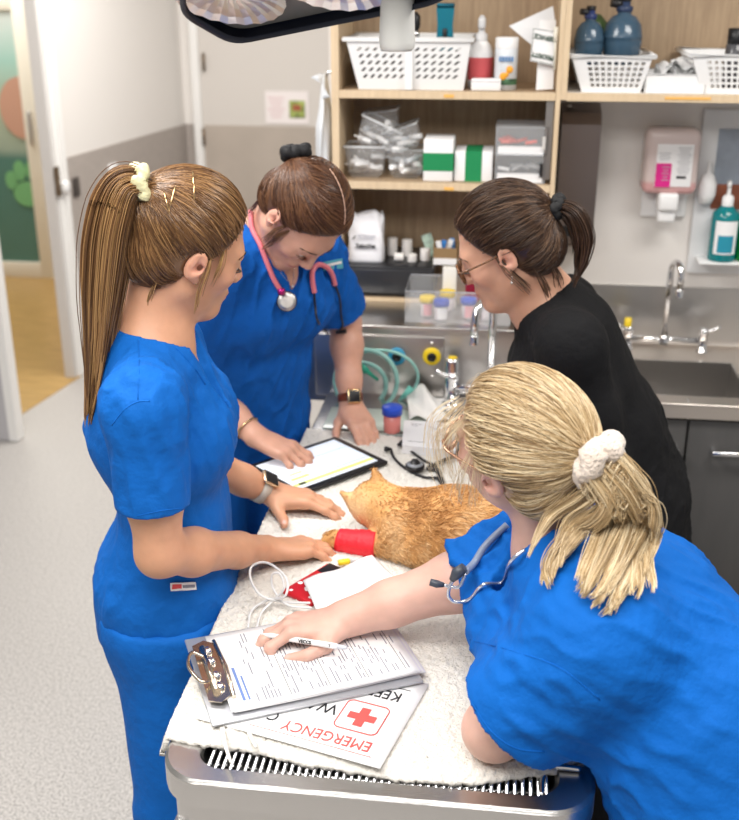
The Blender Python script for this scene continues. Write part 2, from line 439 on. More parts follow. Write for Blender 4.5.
b = MB(); b.prism([(nx - .165, ny - .012), (nx - .165, ny + .03), (-5.0, ny + .03), (-5.0, ny - .012)], 0, 2.7); st(b.build('wall_left_near', mat('shaded_wall_grey', (.56, .55, .56), .6)))  # shading of this wall face is put into its grey colour
ya, yb = 5.085, jY
b = MB(); b.prism([(LW(ya) + .016, ya), (LW(yb) + .016, yb), (LW(yb) - .10, yb), (LW(ya) - .05, ya)], 0.004, 2.3)
b.prism([(LW(5.105) + .030, 5.105), (LW(5.145) + .030, 5.145), (LW(5.145), 5.145), (LW(5.105), 5.105)], 0.004, 2.3)
o = st(b.build('trim_2', M['white']))
t = MB(); t.prism([(LW(5.06) + .004, 5.06), (LW(ya) + .004, ya), (LW(ya) - .05, ya), (LW(5.06) - .05, 5.06)], 0.004, 2.3); t.build('door_stop', M['trimgrey'], o)
t = MB(); t.box((LW(5.075) + .016, 5.07, 1.02), (.012, .03, .14), LA); t.build('strike_plate', mat('aged_brass', (.25, .19, .13), .4, 1), o)
t = MB(); t.box((LW(5.10) + .036, 5.10, .99), (.03, .05, .05), LA, .008); t.build('latch', M['plastic'], o)
# far wall
b = MB(); b.box((-.3, YB + .06, 1.35), (3.6, .12, 2.7)); st(b.build('wall_back_left', M['wall']))
b = MB(); x0 = LW(YB); x1 = P(196, 125, Y=YB)[0]; b.box(((x0 + x1) / 2, YB - .003, DZ / 2), (x1 - x0, .006, DZ)); st(b.build('wall_back_left_dado', M['dado']))
# wall behind the shelves and sink
b = MB(); b.box((1.02, YW + .06, 1.35), (3.1, .12, 2.7)); st(b.build('wall_back', M['wall']))

# far door with hinges
pL = P(196.5, 125, Y=YB)[0]; pR = P(204.5, 125, Y=YB)[0]
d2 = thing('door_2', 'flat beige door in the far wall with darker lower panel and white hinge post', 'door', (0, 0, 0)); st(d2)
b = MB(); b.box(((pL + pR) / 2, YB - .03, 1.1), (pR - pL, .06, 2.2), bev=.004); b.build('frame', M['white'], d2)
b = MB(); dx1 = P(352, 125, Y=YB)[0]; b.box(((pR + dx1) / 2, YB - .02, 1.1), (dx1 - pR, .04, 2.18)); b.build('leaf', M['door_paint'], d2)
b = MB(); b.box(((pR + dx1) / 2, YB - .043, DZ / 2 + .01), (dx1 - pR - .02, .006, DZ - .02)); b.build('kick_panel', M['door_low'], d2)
for yy in (62, 137):
    h = P(203.5, yy, Y=YB - .06); b = MB(); b.cyl(h - A(0, 0, .05), h + A(0, 0, .05), .009, 10); b.build('hinge', mat('hinge_bronze', (.22, .16, .11), .4, 1), d2)
# poster on the far door
t = thing('poster', 'small pink-edged notice with a green picture on the far door', 'poster', P(287, 107.5, Y=YB - .045))
b = MB(); w = P(309, 107, Y=YB)[0] - P(266, 107, Y=YB)[0]; hh = P(287, 91.5, Y=YB)[2] - P(287, 124, Y=YB)[2]
b.box((0, 0, 0), (w, .003, hh)); b.build('sheet', mat('pink_white_paper', (.86, .80, .79), .7), t)
b = MB(); b.box((.062, -.003, -.01), (.095, .003, .10)); b.build('picture', mat('meadow_print', (.30, .36, .10), .7, var=.8, vscale=22), t)
b = MB(); b.box((.06, -.005, .0), (.05, .003, .035)); b.build('picture_animal', mat('brown_print', (.35, .10, .05), .7), t)
b = MB()
for i in range(6): b.box((-.065, -.003, .055 - .022 * i), (.10 - .02 * (i % 3), .003, .005))
b.build('text_lines', mat('pale_pink_print', (.72, .50, .52), .7), t)
# switch and plate on the left wall
c = P(117.5, 176, Y=5.62); t = thing('light_switch', 'slim white switch plate on the grey dado above the ponytail', 'switch', (LW(5.62) + .012, 5.62, c[2]), (0, 0, LA))
b = MB(); b.box((0, 0, 0), (.012, .085, .13), bev=.003); b.build('plate', M['plastic'], t)
b = MB(); b.box((.008, 0, 0), (.006, .03, .05), bev=.002); b.build('rocker', M['white'], t)
c = P(82, 187, Y=5.24); t = tag(MB().box((LW(5.24) + .012, 5.24, c[2]), (.012, .055, .095), LA, .004).build('wall_plate', mat('dark_bronze', (.06, .05, .045), .4)), 'small dark plate on the grey dado beside the door frame', 'plate')

# hallway beyond the doorway: end wall and glazed door
gy = P(30, 277, z=0)[1]
b = MB(); b.box((-4.2, gy + .10, 1.35), (4.2, .1, 2.7)); st(b.build('wall_hallway', M['wall']))
g = thing('door_1', 'cream framed glass door with a paw print film at the end of the hallway', 'door', (0, 0, 0)); st(g)
xr = P(56, 270, Y=gy)[0]; xl = xr - .80; zt = P(20, 2, Y=gy)[2] + .05
b = MB(); sw = .10
b.box((xr - sw / 2, gy, zt / 2), (sw, .05, zt), bev=.006); b.box((xl + sw / 2, gy, zt / 2), (sw, .05, zt), bev=.006)
b.box(((xl + xr) / 2, gy, zt - sw / 2), (.8, .048, sw), bev=.004); b.box(((xl + xr) / 2, gy, .055), (.8, .048, .11), bev=.004)
b.build('frame', M['cream'], g)
film = mat('printed_window_film', (.35, .52, .44), .15); nt = film.node_tree
tc = nt.nodes.new('ShaderNodeTexCoord'); sp = nt.nodes.new('ShaderNodeSeparateXYZ'); cr = nt.nodes.new('ShaderNodeValToRGB'); mr = nt.nodes.new('ShaderNodeMapRange'); mr.inputs['From Max'].default_value = zt
nt.links.new(tc.outputs['Object'], sp.inputs[0]); nt.links.new(sp.outputs['Z'], mr.inputs[0]); nt.links.new(mr.outputs[0], cr.inputs[0]); nt.links.new(cr.outputs[0], nt.nodes['Principled BSDF'].inputs['Base Color'])
e = cr.color_ramp.elements; e[0].position = .44; e[0].color = (.10, .23, .19, 1); e[1].position = .475; e[1].color = (.36, .45, .36, 1)
for p_, c_ in ((.62, (.48, .55, .40)), (.78, (.40, .66, .58)), (.92, (.66, .74, .70))): x = e.new(p_); x.color = (*c_, 1)
b = MB(); b.box(((xl + xr) / 2, gy + .002, zt / 2), (.62, .012, zt - .2)); b.build('pane', film, g)
cz = P(27, 185, Y=gy - .01)
b = MB()
def disc(b, c, rx, rz, y0=-.004, n=26):
    b.prism([(c[0] + rx * cos(2 * pi * k / n), c[2] + rz * sin(2 * pi * k / n)) for k in range(n)], 0, .004, Matrix(((1, 0, 0, 0), (0, 0, -1, c[1]), (0, 1, 0, 0), (0, 0, 0, 1))))
for dx, dz, rx, rz in ((0, -.06, .10, .085), (-.105, .03, .042, .062), (-.04, .095, .042, .068), (.045, .10, .042, .068), (.108, .035, .042, .062)):
    disc(b, cz + A(dx, 0, dz), rx, rz)
b.build('paw_print', mat('green_film', (.20, .50, .22), .3), g)
b = MB(); c2 = P(23, 108, Y=gy - .012); disc(b, c2, .16, .2); b.build('orange_print', mat('orange_film', (.62, .36, .26), .3), g)
b = MB(); b.box((xr - .05, gy - .04, 1.02), (.02, .03, .22), bev=.006); b.build('handle', M['steel'], g)

# ------------------------------------------------------------------ shelf unit
def shelf_unit():
    u = thing('wall_shelf_unit', 'oak open shelf unit on the back wall above the benches', 'shelving', (0, 0, 0))
    xa = P(331, 60, Y=YF)[0]; xa2 = P(338.5, 60, Y=YF)[0]; xm = P(556, 92, Y=YF)[0]; xm2 = P(561, 92, Y=YF)[0]; xm3 = P(567, 92, Y=YF)[0]; xe = 1.35
    zs = [1.668, 1.428, 1.100]
    b = MB(); b.box(((xa + xa2) / 2, (YF + YW) / 2, 1.69), (xa2 - xa, YW - YF, 1.24)); b.build('side_panel', M['oak_edge'], u)
    b = MB(); b.box(((xm + xm2) / 2, (YF + YW) / 2, 1.69), (xm2 - xm - .001, YW - YF, 1.24)); b.build('side_panel', M['oak_edge'], u)
    b = MB(); b.box(((xm2 + xm3) / 2, (YF + YW) / 2, 1.97), (xm3 - xm2, YW - YF, .64)); b.build('side_panel', M['oak_edge'], u)
    b = MB(); b.box(((xa2 + xm) / 2, YW - .008, 1.69), (xm - xa2, .016, 1.24)); b.build('back_panel', M['oak'], u)
    b = MB(); b.box(((xm3 + xe) / 2, YW - .008, 1.99), (xe - xm3, .016, .63)); b.build('back_panel', M['oak'], u)
    for z in zs:
        s_ = MB(); s_.box(((xa2 + xm) / 2, (YF + YW) / 2 + .004, z - .010), (xm - xa2 - .001, YW - YF - .012, .020)); so = s_.build('shelf', M['oak'], u)
        s_ = MB(); s_.box(((xa2 + xm) / 2, YF + .003, z - .010), (xm - xa2 - .001, .006, .020)); s_.build('edging', M['oak_edge'], so)
    s_ = MB(); s_.box(((xm3 + xe) / 2, (YF + YW) / 2 + .004, 1.658), (xe - xm3 - .001, YW - YF - .012, .020)); so = s_.build('shelf', mat('white_laminate', (.72, .68, .63), .5), u)
    s_ = MB(); s_.box(((xm3 + xe) / 2, YF + .003, 1.658), (xe - xm3 - .001, .006, .020)); s_.build('edging', M['oak_edge'], so)
    for px, py, w in ((449, 93, .026), (449, 186, .026)):
        p_ = P(px, py, Y=YF - .002); MB().box((p_[0], YF - .001, p_[2] - .008), (w, .002, .008)).build('shelf_label', M['orange_lab'], u)
    p_ = P(688, 97, Y=YF); MB().box((p_[0], YF - .001, 1.658), (.115, .002, .006)).build('shelf_label', M['orange_lab'], u)
    s_ = MB(); q = P(549, 140, Y=YF); s_.box((xm - .012, YF + .03, 1.55), (.02, .02, .22)); s_.build('metal_strip', M['darksteel'], u)
    return u
shelf_unit()

# ------------------------------------------------------------------ bench with sink (right) and its cupboards
CY = 2.722; ZC = 0.90
cx0 = -.62; cx1 = 1.35
xs0 = P(640, 362, z=ZC)[0] - .12; xs1 = P(741, 380, z=ZC)[0] - .005; ys0 = 2.80; ys1 = 3.07
bench = thing('sink_bench', 'stainless steel bench top with a deep sink along the back wall', 'bench', (0, 0, 0))
b = MB(); t_ = .035; zc = ZC - t_ / 2
bx0 = .20
b.box(((bx0 + xs0) / 2, (CY + YW) / 2, zc), (xs0 - bx0, YW - CY, t_)); b.box(((xs1 + cx1) / 2, (CY + YW) / 2, zc), (cx1 - xs1, YW - CY, t_))
b.box(((xs0 + xs1) / 2, (CY + ys0) / 2, zc), (xs1 - xs0, ys0 - CY, t_)); b.box(((xs0 + xs1) / 2, (YW + ys1) / 2, zc), (xs1 - xs0, YW - ys1, t_))
b.box(((bx0 + cx1) / 2, CY + .004, ZC + .003), (cx1 - bx0, .012, .008), bev=.003)
b.build('bench_top', mat('bench_steel', (.66, .60, .545), .32, 1.0, bump=.05, bscale=14, stretch=(1, 30, 30)), bench)
b = MB(); b.box(((bx0 + cx1) / 2, YW - .006, 1.0), (cx1 - bx0, .012, .165)); b.build('splashback', M['steel'], bench)
b = MB(); zb = ZC - .17
for c, s_ in ((((xs0 + xs1) / 2, ys0, (ZC + zb) / 2 - .004), (xs1 - xs0, .006, .166)), (((xs0 + xs1) / 2, ys1, (ZC + zb) / 2 - .004), (xs1 - xs0, .006, .19)),
              ((xs0, (ys0 + ys1) / 2, (ZC + zb) / 2 - .004), (.006, ys1 - ys0, .19)), ((xs1, (ys0 + ys1) / 2, (ZC + zb) / 2 - .004), (.006, ys1 - ys0, .19)),
              (((xs0 + xs1) / 2, (ys0 + ys1) / 2, zb), (xs1 - xs0, ys1 - ys0, .006))): b.box(c, s_)
b.build('sink_bowl', M['darksteel'], bench)
b = MB(); b.lathe([(0, 0), (.03, 0), (.032, .004), (.036, .005), (.036, 0)], ((xs0 + xs1) / 2, (ys0 + ys1) / 2, zb + .003)); b.build('drain', M['chrome'], bench)
b = MB(); x_ = P(700, 412, Y=CY)[0]
b.box((x_ - .028, CY + .03, ZC + .0015), (.004, .045, .003)); b.build('clip_mark', M['chrome'], bench)
# cupboards under the bench
gx = P(686, 440, Y=CY + .02)[0]
cab = thing('sink_cupboard', 'charcoal cupboard with bar handles under the sink bench', 'cabinet', (0, 0, 0))
b = MB(); b.box((bx0 + .009, (CY + YW) / 2 + .03, .47), (.018, YW - CY - .08, .79)); b.box((cx1 - .009, (CY + YW) / 2 + .03, .47), (.018, YW - CY - .08, .79)); b.box(((bx0 + cx1) / 2, YW - .02, .47), (cx1 - bx0 - .04, .012, .79)); b.box(((bx0 + cx1) / 2, (CY + YW) / 2 + .03, .084), (cx1 - bx0 - .04, YW - CY - .10, .016)); b.box(((bx0 + cx1) / 2, (CY + YW) / 2 + .06, .04), (cx1 - bx0, .4, .08)); b.build('carcass', M['dark'], cab)
edges = [bx0, gx - .42, gx, gx + .42, cx1]
for i in range(4):
    a_, b_ = edges[i], edges[i + 1]
    if b_ - a_ < .05: continue
    o = MB().box(((a_ + b_) / 2, CY + .022, .475), (b_ - a_ - .006, .02, .76), bev=.002).build('door', M['dark'], cab)
    hx = (a_ + .03 + .09) if i != 1 else b_ - .135
    hz = P(715, 453, Y=CY - .01)[2]
    h = MB(); h.box((hx + .03, CY - .014, hz), (.17, .008, .012), bev=.003); h.box((hx - .05, CY + .0, hz), (.010, .026, .010)); h.box((hx + .11, CY + .0, hz), (.010, .026, .010)); h.build('handle', M['chrome'], o)

def gooseneck(name, label, base, top, spout, bar_l, bar_r, r=.0095, levers=True, ang=None):
    t = thing(name, label, 'tap', base)
    B0 = A(*base); top = A(*top) - B0; spout = A(*spout) - B0; bl = A(*bar_l) - B0; br = A(*bar_r) - B0
    dirv = spout - top; dirv[2] = 0; L = np.linalg.norm(dirv); dirv = dirv / L
    pts = [A(0, 0, 0), A(0, 0, top[2] - L / 2)] + [A(0, 0, top[2] - L / 2) + dirv * (L / 2) * (1 - cos(q)) + A(0, 0, L / 2 * sin(q)) for q in np.linspace(.15, pi, 14)]
    pts.append(A(dirv[0] * L, dirv[1] * L, spout[2]))
    MB().tube(pts, r, 14).build('spout', M['chrome'], t)
    MB().lathe([(.012, 0), (.012, .022), (.0105, .024)], pts[-1] - A(0, 0, .004), 14).build('nozzle', M['chrome'], t)
    MB().tube([bl, br], r * .95, 14).build('mixer_bar', M['chrome'], t)
    MB().lathe([(.017, -.012), (.017, .012), (.012, .016)], (0, 0, 0), 16).build('collar', M['chrome'], t)
    for q, s_ in ((bl, -1), (br, 1)):
        v = MB(); v.lathe([(.018, -.035), (.018, -.03), (.013, -.028), (.013, .02), (.016, .022), (.016, .034), (.010, .04), (0, .04)], q, 16); vo = v.build('valve', M['chrome'], t)
        l = MB(); l.tube([q + A(0, 0, .03), q + A(s_ * .02, -.008, .034), q + A(s_ * .045, -.012, .05)], [.006, .005, .006], 10); l.build('lever', M['chrome'], vo)
    return t
b0 = P(664, 337, Y=3.15)
gooseneck('sink_tap', 'tall chrome gooseneck tap on the back bench beside the wall', (b0[0], 3.15, .945), (b0[0], 3.15, P(669, 262, Y=3.13)[2]), P(679, 296, Y=3.09), (P(628, 336, Y=3.15)[0], 3.15, .945), (P(703, 339, Y=3.15)[0], 3.15, .945))
for px, c_ in ((628, 'yellow'),):
    q = P(px, 322, Y=3.12); tag(MB().lathe([(.011, -.012), (.011, .012), (0, .014)], q, 12).build('tap_indicator', M['yellow']), 'small yellow tap marker at the left valve of the back tap', 'marker')

# ------------------------------------------------------------------ soap, towel dispenser, notice panel, bottles on the right wall
q0 = P(562, 118, Y=YW - .1); q1 = P(601, 128, Y=YW - .1)
t = thing('paper_towel_dispenser', 'brushed steel paper towel dispenser on the wall beside the shelves', 'dispenser', (0, 0, 0))
xa, xb = q0[0], q1[0]; zt_ = P(575, 113, Y=YW - .1)[2]; zl = zt_ - .38
dsp = mat('dispenser_steel', (.30, .245, .22), .35, 1.0, bump=.03, bscale=12, stretch=(20, 20, 1))
b = MB(); b.prism([(YW - .085, zl), (YW - .112, zl + .03), (YW - .112, zt_ - .03), (YW - .09, zt_), (YW - .004, zt_ + .018), (YW - .004, zl)], xa, xb, Matrix(((0, 0, 1, 0), (1, 0, 0, 0), (0, 1, 0, 0), (0, 0, 0, 1)))); b.build('body', dsp, t)
MB().box(((xa + xb) / 2, YW - .113, zl + .05), (.07, .004, .03), bev=.001).build('slot', M['black'], t)
MB().lathe([(.008, 0), (.008, .006), (0, .007)], ((xa + .02), YW - .05, zt_ + .012), 12).build('lock', M['darksteel'], t)

c = P(670, 160, Y=YW - .05); t = thing('soap_dispenser', 'clear pink handwash dispenser with magenta label on the wall above the sink tap', 'dispenser', (c[0], YW - .052, c[2]))
w = P(698, 160, Y=YW - .05)[0] - P(643, 160, Y=YW - .05)[0]; hgt = P(670, 127, Y=YW - .05)[2] - P(670, 192, Y=YW - .05)[2]
pk = mat('pink_soap_bottle', (.90, .74, .72), .2, trans=.25); nt = pk.node_tree
tc = nt.nodes.new('ShaderNodeTexCoord'); sp = nt.nodes.new('ShaderNodeSeparateXYZ'); cr = nt.nodes.new('ShaderNodeValToRGB'); mr = nt.nodes.new('ShaderNodeMapRange'); mr.inputs['From Min'].default_value = -hgt / 2; mr.inputs['From Max'].default_value = hgt / 2
nt.links.new(tc.outputs['Object'], sp.inputs[0]); nt.links.new(sp.outputs['Z'], mr.inputs[0]); nt.links.new(mr.outputs[0], cr.inputs[0]); nt.links.new(cr.outputs[0], nt.nodes['Principled BSDF'].inputs['Base Color'])
e = cr.color_ramp.elements; e[0].position = .16; e[0].color = (.83, .47, .46, 1); e[1].position = .22; e[1].color = (.88, .74, .71, 1)
MB().box((0, 0, 0), (w, .09, hgt), bev=.022, seg=4).build('bottle', pk, t)
b = MB(); b.box((.006, -.0465, -.008), (.100, .003, .118), bev=.001); lb = b.build('label', M['paper'], t)
MB().box((-.022, -.0485, -.035), (.042, .002, .066)).build('magenta_block', mat('magenta_print', (.70, .02, .25), .5), lb)
b = MB()
for i in range(12): b.box((.032, -.0485, .042 - .0065 * i), (.038 - .012 * ((i * 7) % 3) / 2, .001, .0022))
for i in range(4): b.box((-.022, -.0485, .026 - .006 * i), (.034 - .008 * (i % 2), .001, .002))
for i in range(5): b.box((-.016, -.0500, -.012 - .009 * i), (.02 - .006 * (i % 2), .001, .002))
b.build('label_text', mat('label_grey', (.45, .45, .47), .7), lb)
MB().box((.028, -.0485, -.040), (.026, .002, .007)).build('barcode', M['ink'], lb)
b = MB(); b.box((0, -.022, -hgt / 2 - .02), (.056, .065, .05), bev=.008); b.box((0, -.015, -hgt / 2 - .062), (.05, .05, .036), bev=.006); b.build('pump', M['plastic'], t)
b = MB(); b.box((0, .042, -hgt / 2 - .01), (.13, .012, .14), bev=.01); b.build('bracket', M['plastic'], t)

xa = P(697, 180, Y=YW - .02)[0]; zt_ = P(720, 109, Y=YW)[2]; zb_ = P(720, 273, Y=YW)[2]
t = thing('notice_panel', 'clear white wall panel holding a grey picture notice at the right edge', 'panel', (0, 0, 0))
MB().box((xa + .2, YW - .008, (zt_ + zb_) / 2), (.4, .012, zt_ - zb_), bev=.003).build('backing', mat('frosted_panel', (.80, .81, .82), .3), t)
x_ = P(716, 150, Y=YW)[0]; z1 = P(720, 128, Y=YW)[2]; z2 = P(720, 183, Y=YW)[2]; z3 = P(720, 208, Y=YW)[2]
o = MB().box((x_ + .12, YW - .0155, (z1 + z2) / 2), (.24, .003, z1 - z2)).build('picture', mat('grey_blue_print', (.30, .34, .40), .5, var=.25, vscale=14), t)
MB().box((x_ + .12, YW - .0155, (z2 + z3) / 2), (.24, .003, z2 - z3 - .001)).build('picture_strip', mat('rust_print', (.27, .085, .045), .5, var=.3, vscale=30), t)
zled = P(722, 259, Y=YW - .05)[2]
MB().box((xa + .21, YW - .055, zled - .004), (.38, .085, .006), bev=.002).build('ledge', M['plastic'], t)
MB().lathe([(0, 0), (.018, .004), (.026, .03), (.026, .06), (.016, .085), (.007, .09), (.006, .12), (0, .121)], (P(706, 196, Y=YW - .03)[0], YW - .032, P(706, 204, Y=YW - .03)[2]), 20).build('hook', M['plastic'], t)

def pump_bottle(px0, px1, pyb, pyt, Y, liquid, label, lab_col):
    c = P((px0 + px1) / 2, pyb, Y=Y); w = (P(px1, pyb, Y=Y)[0] - P(px0, pyb, Y=Y)[0]) / 2; h = P((px0 + px1) / 2, pyt, Y=Y)[2] - c[2]
    t = thing('pump_bottle', label, 'bottle', (c[0], Y, zled))
    lm = mat('liquid_' + label.split()[0], liquid, .12, trans=.35)
    MB().lathe([(0, 0), (w * .96, 0), (w, .006), (w, h * .52), (w * .93, h * .60), (w * .45, h * .68), (w * .35, h * .70), (0, h * .70)], (0, 0, 0), 24).build('bottle', lm, t)
    MB().lathe([(w * .42, h * .69), (w * .42, h * .79), (w * .3, h * .82), (w * .14, h * .83), (w * .14, h * .93), (0, h * .93)], (0, 0, 0), 16).build('cap', M['plastic'], t)
    MB().tube([(0, 0, h * .92), (-.002, -.004, h * .985), (-.006, -.03, h * .985), (-.008, -.042, h * .965)], [.006, .007, .006, .004], 10).build('spout', M['plastic'], t)
    b = MB(); k = []
    for i in range(13):
        a_ = -pi / 2 + (i - 6) / 6 * .85; k.append(a_)
    for z0, z1, mm, nm in ((h * .10, h * .52, M['paper'], 'label'), (h * .12, h * .34, lab_col, 'label_block')):
        b = MB(); rr = w * (1.012 if nm == 'label' else 1.022); kk = k if nm == 'label' else k[2:-2]
        V = [[b.bm.verts.new((rr * cos(a_), rr * sin(a_), z)) for z in (z0, z1)] for a_ in kk]
        b._done([b.bm.faces.new((V[i][0], V[i + 1][0], V[i + 1][1], V[i][1])) for i in range(len(V) - 1)], True); b.build(nm, mm, t)
    return t
pump_bottle(707, 735, 257, 178, YW - .055, (.01, .30, .33), 'teal handwash pump bottle on the ledge at the right wall', mat('teal_print', (.02, .28, .40), .5))
pump_bottle(735, 762, 258, 182, YW - .055, (.02, .42, .07), 'green handwash pump bottle cut by the right picture edge', mat('green_label', (.35, .62, .30), .5))
# ------------------------------------------------------------------ things on the shelves
Z1, Z2, Z3 = 1.6685, 1.4285, 1.1005

def perf(b, p00, p10, p11, p01, nu, nv, hole, slant=0.0, edge=(.08, .12, .16, .12)):
    """wall panel with nu x nv real holes; p00..p01 are its corners, edge = plain margins left, right, bottom, top"""
    p00, p10, p11, p01 = [A(*q) for q in (p00, p10, p11, p01)]
    cache = {}
    def pt(u, v):
        k = (round(u, 5), round(v, 5))
        if k not in cache: cache[k] = b.bm.verts.new((p00 * (1 - u) + p10 * u) * (1 - v) + (p01 * (1 - u) + p11 * u) * v)
        return cache[k]
    us = [0] + [edge[0] + (1 - edge[0] - edge[1]) * i / nu for i in range(nu + 1)] + [1]
    vs = [0] + [edge[2] + (1 - edge[2] - edge[3]) * i / nv for i in range(nv + 1)] + [1]
    fs = []
    for i in range(len(us) - 1):
        for j in range(len(vs) - 1):
            u0, u1, v0, v1 = us[i], us[i + 1], vs[j], vs[j + 1]; o = [pt(u0, v0), pt(u1, v0), pt(u1, v1), pt(u0, v1)]
            if 0 < i < len(us) - 2 and 0 < j < len(vs) - 2:
                mu, mv = (u1 - u0) * (1 - hole[0]) / 2, (v1 - v0) * (1 - hole[1]) / 2; sl = slant * (u1 - u0)
                n = [pt(u0 + mu - sl, v0 + mv), pt(u1 - mu - sl, v0 + mv), pt(u1 - mu + sl, v1 - mv), pt(u0 + mu + sl, v1 - mv)]
                for a in range(4): fs.append(b.bm.faces.new((o[a], o[(a + 1) % 4], n[(a + 1) % 4], n[a])))
            else: fs.append(b.bm.faces.new(o))
    bmesh.ops.recalc_face_normals(b.bm, faces=fs); bmesh.ops.solidify(b.bm, geom=fs, thickness=.0022)

def basket(label, px_tl, px_tr, px_bl, px_br, Y, z, pyt, depth, holes, slant, hole, group=None, split=False):
    xtl, xtr = P(px_tl, pyt, Y=Y)[0], P(px_tr, pyt, Y=Y)[0]; zt = P(px_tl, pyt, Y=Y)[2]
    xbl, xbr = P(px_bl, 90, Y=Y)[0], P(px_br, 90, Y=Y)[0]
    t = thing('basket', label, 'basket', ((xbl + xbr) / 2, Y, z), group=group); ox = (xbl + xbr) / 2; h = zt - z
    a, c, d, e = xbl - ox, xbr - ox, xtl - ox, xtr - ox; fl = .018; b = MB()
    if split:
        m0, m1, n0, n1 = (a + c) / 2 - .004, (a + c) / 2 + .004, (d + e) / 2 - .004, (d + e) / 2 + .004
        perf(b, (a, fl, 0), (m0, fl, 0), (n0, 0, h), (d, 0, h), holes[0], holes[1], hole, slant, (.12, .06, .2, .12))
        perf(b, (m1, fl, 0), (c, fl, 0), (e, 0, h), (n1, 0, h), holes[0], holes[1], hole, slant, (.06, .12, .2, .12))
        b.box(((m0 + n0 + m1 + n1) / 4, fl / 2 - .001, h / 2), (.018, .024, h * .98))
    else: perf(b, (a, fl, 0), (c, fl, 0), (e, 0, h), (d, 0, h), holes[0], holes[1], hole, slant, (.16, .05, .12, .12))
    perf(b, (c, fl, 0), (c, depth - fl, 0), (e, depth, h), (e, 0, h), 5, holes[1], hole, slant)
    perf(b, (a, depth - fl, 0), (a, fl, 0), (d, 0, h), (d, depth, h), 5, holes[1], hole, slant)
    perf(b, (c, depth - fl, 0), (a, depth - fl, 0), (d, depth, h), (e, depth, h), holes[0], holes[1], hole, slant)
    b.box(((a + c) / 2, depth / 2, .002), (c - a, depth - 2 * fl, .004)); b.build('body', M['plastic'], t)
    r = MB(); q = .006
    r.tube([(d - q, -q, h), (e + q, -q, h), (e + q, depth + q, h), (d - q, depth + q, h)], .006, 8, closed=True); r.build('rim', M['plastic'], t)
    return t
basket('white basket with slanted slots at the left of the top shelf', 346, 471, 358, 463, 2.965, Z1, 39, .24, (6, 5), .26, (.40, .56), split=True)
basket('white square-holed basket holding the resuscitator bags', 572, 653, 582, 641, 2.965, Z1, 56, .24, (9, 5), 0, (.66, .66), group=None)
basket('white square-holed basket cut by the right picture edge on the top shelf', 692, 772, 703, 762, 2.965, Z1, 55, .24, (9, 5), 0, (.66, .66))

def at(px, py, Y): return P(px, py, Y=Y)
def rod(name, label, cat, prof, base, m, n=20, group=None):
    """a turned object standing at base"""
    t = thing(name, label, cat, base, group=group); MB().lathe(prof, (0, 0, 0), n).build('body', m, t); return t

c = at(380, 70, 3.08)
for k_, (dx, ww, lab) in enumerate(((0, .11, 'black filler added to darken the left half of the slotted basket'), (.155, .13, 'black filler added to darken the right half of the slotted basket'))):  # black fillers added so the basket slots show dark
    b = MB(); b.box((c[0] + dx, 3.085, Z1 + .052), (ww, .13, .088), bev=.025, seg=4); tag(b.build('pouch', mat('black_filler', (.015, .015, .018), .6, bump=.3, bscale=40)), lab, 'pouch')
# hair clipper and black tool standing in the slotted basket
c = at(444.5, 60, 3.06); w = .0235; zt = at(444, 2, 3.06)[2]
teal = mat('teal_metal', (.02, .24, .34), .25, .6)
t = thing('hair_clipper', 'teal hair clipper standing in the slotted basket', 'clipper', (c[0], 3.06, Z1 + .006)); h = zt - Z1 - .006
b = MB(); b.prism([(-w * .8, 0), (w * .8, 0), (w, h * .5), (w * .85, h * .72), (w, h * .93), (-w, h * .93), (-w * .85, h * .72), (-w, h * .5)], -.016, .016, Matrix(((1, 0, 0, 0), (0, 0, 1, 0), (0, 1, 0, 0), (0, 0, 0, 1)))); b.build('body', teal, t)
b = MB(); b.box((0, 0, h * .96), (w * 2, .028, h * .06), bev=.003); b.build('blade', mat('dark_teal', (.01, .10, .15), .3, .7), t)
MB().box((0, -.018, h * .62), (.012, .006, .03), bev=.003).build('switch', M['black'], t)
c = at(415, 60, 3.05); zt = at(415, 12, 3.05)[2]
t = thing('otoscope', 'black tool with a silver collar standing in the slotted basket behind the lamp handle', 'tool', (c[0], 3.05, Z1 + .006)); h = zt - Z1 - .006
MB().lathe([(0, 0), (.011, 0), (.011, h * .72), (.008, h * .74)], (0, 0, 0)).build('handle', M['black'], t)
MB().lathe([(.010, h * .66), (.0115, h * .67), (.0115, h * .74), (.009, h * .75)], (0, 0, 0)).build('collar', M['chrome'], t)
MB().lathe([(.008, h * .74), (.013, h * .82), (.013, h * .94), (.006, h), (0, h)], (0, 0, 0)).build('head', M['black'], t)

# spray bottle
c = at(480, 82, 3.06); w = (at(492, 60, 3.06)[0] - at(467, 60, 3.06)[0]) / 2; h = at(480, 17, 3.06)[2] - Z1
t = thing('spray_bottle', 'white pump spray bottle with a red label on the top shelf', 'bottle', (c[0], 3.06, Z1))
MB().lathe([(0, 0), (w, 0), (w, h * .50), (w * .8, h * .60), (w * .5, h * .66), (w * .4, h * .68), (0, h * .68)], (0, 0, 0), 22).build('bottle', M['plastic'], t)
MB().lathe([(w * 1.02, h * .12), (w * 1.02, h * .44)], (0, 0, 0), 22).build('label', mat('coral_label', (.62, .10, .11), .5), t)
b = MB(); b.lathe([(w * .48, h * .66), (w * .48, h * .76), (w * .28, h * .79), (w * .22, h * .86)], (0, 0, 0), 16); b.box((0, -.006, h * .92), (.020, .034, .030), bev=.006); b.lathe([(.006, 0), (.006, .012), (0, .013)], (0, 0, h * .955), 10); b.build('pump', mat('grey_plastic', (.62, .62, .63), .4), t)
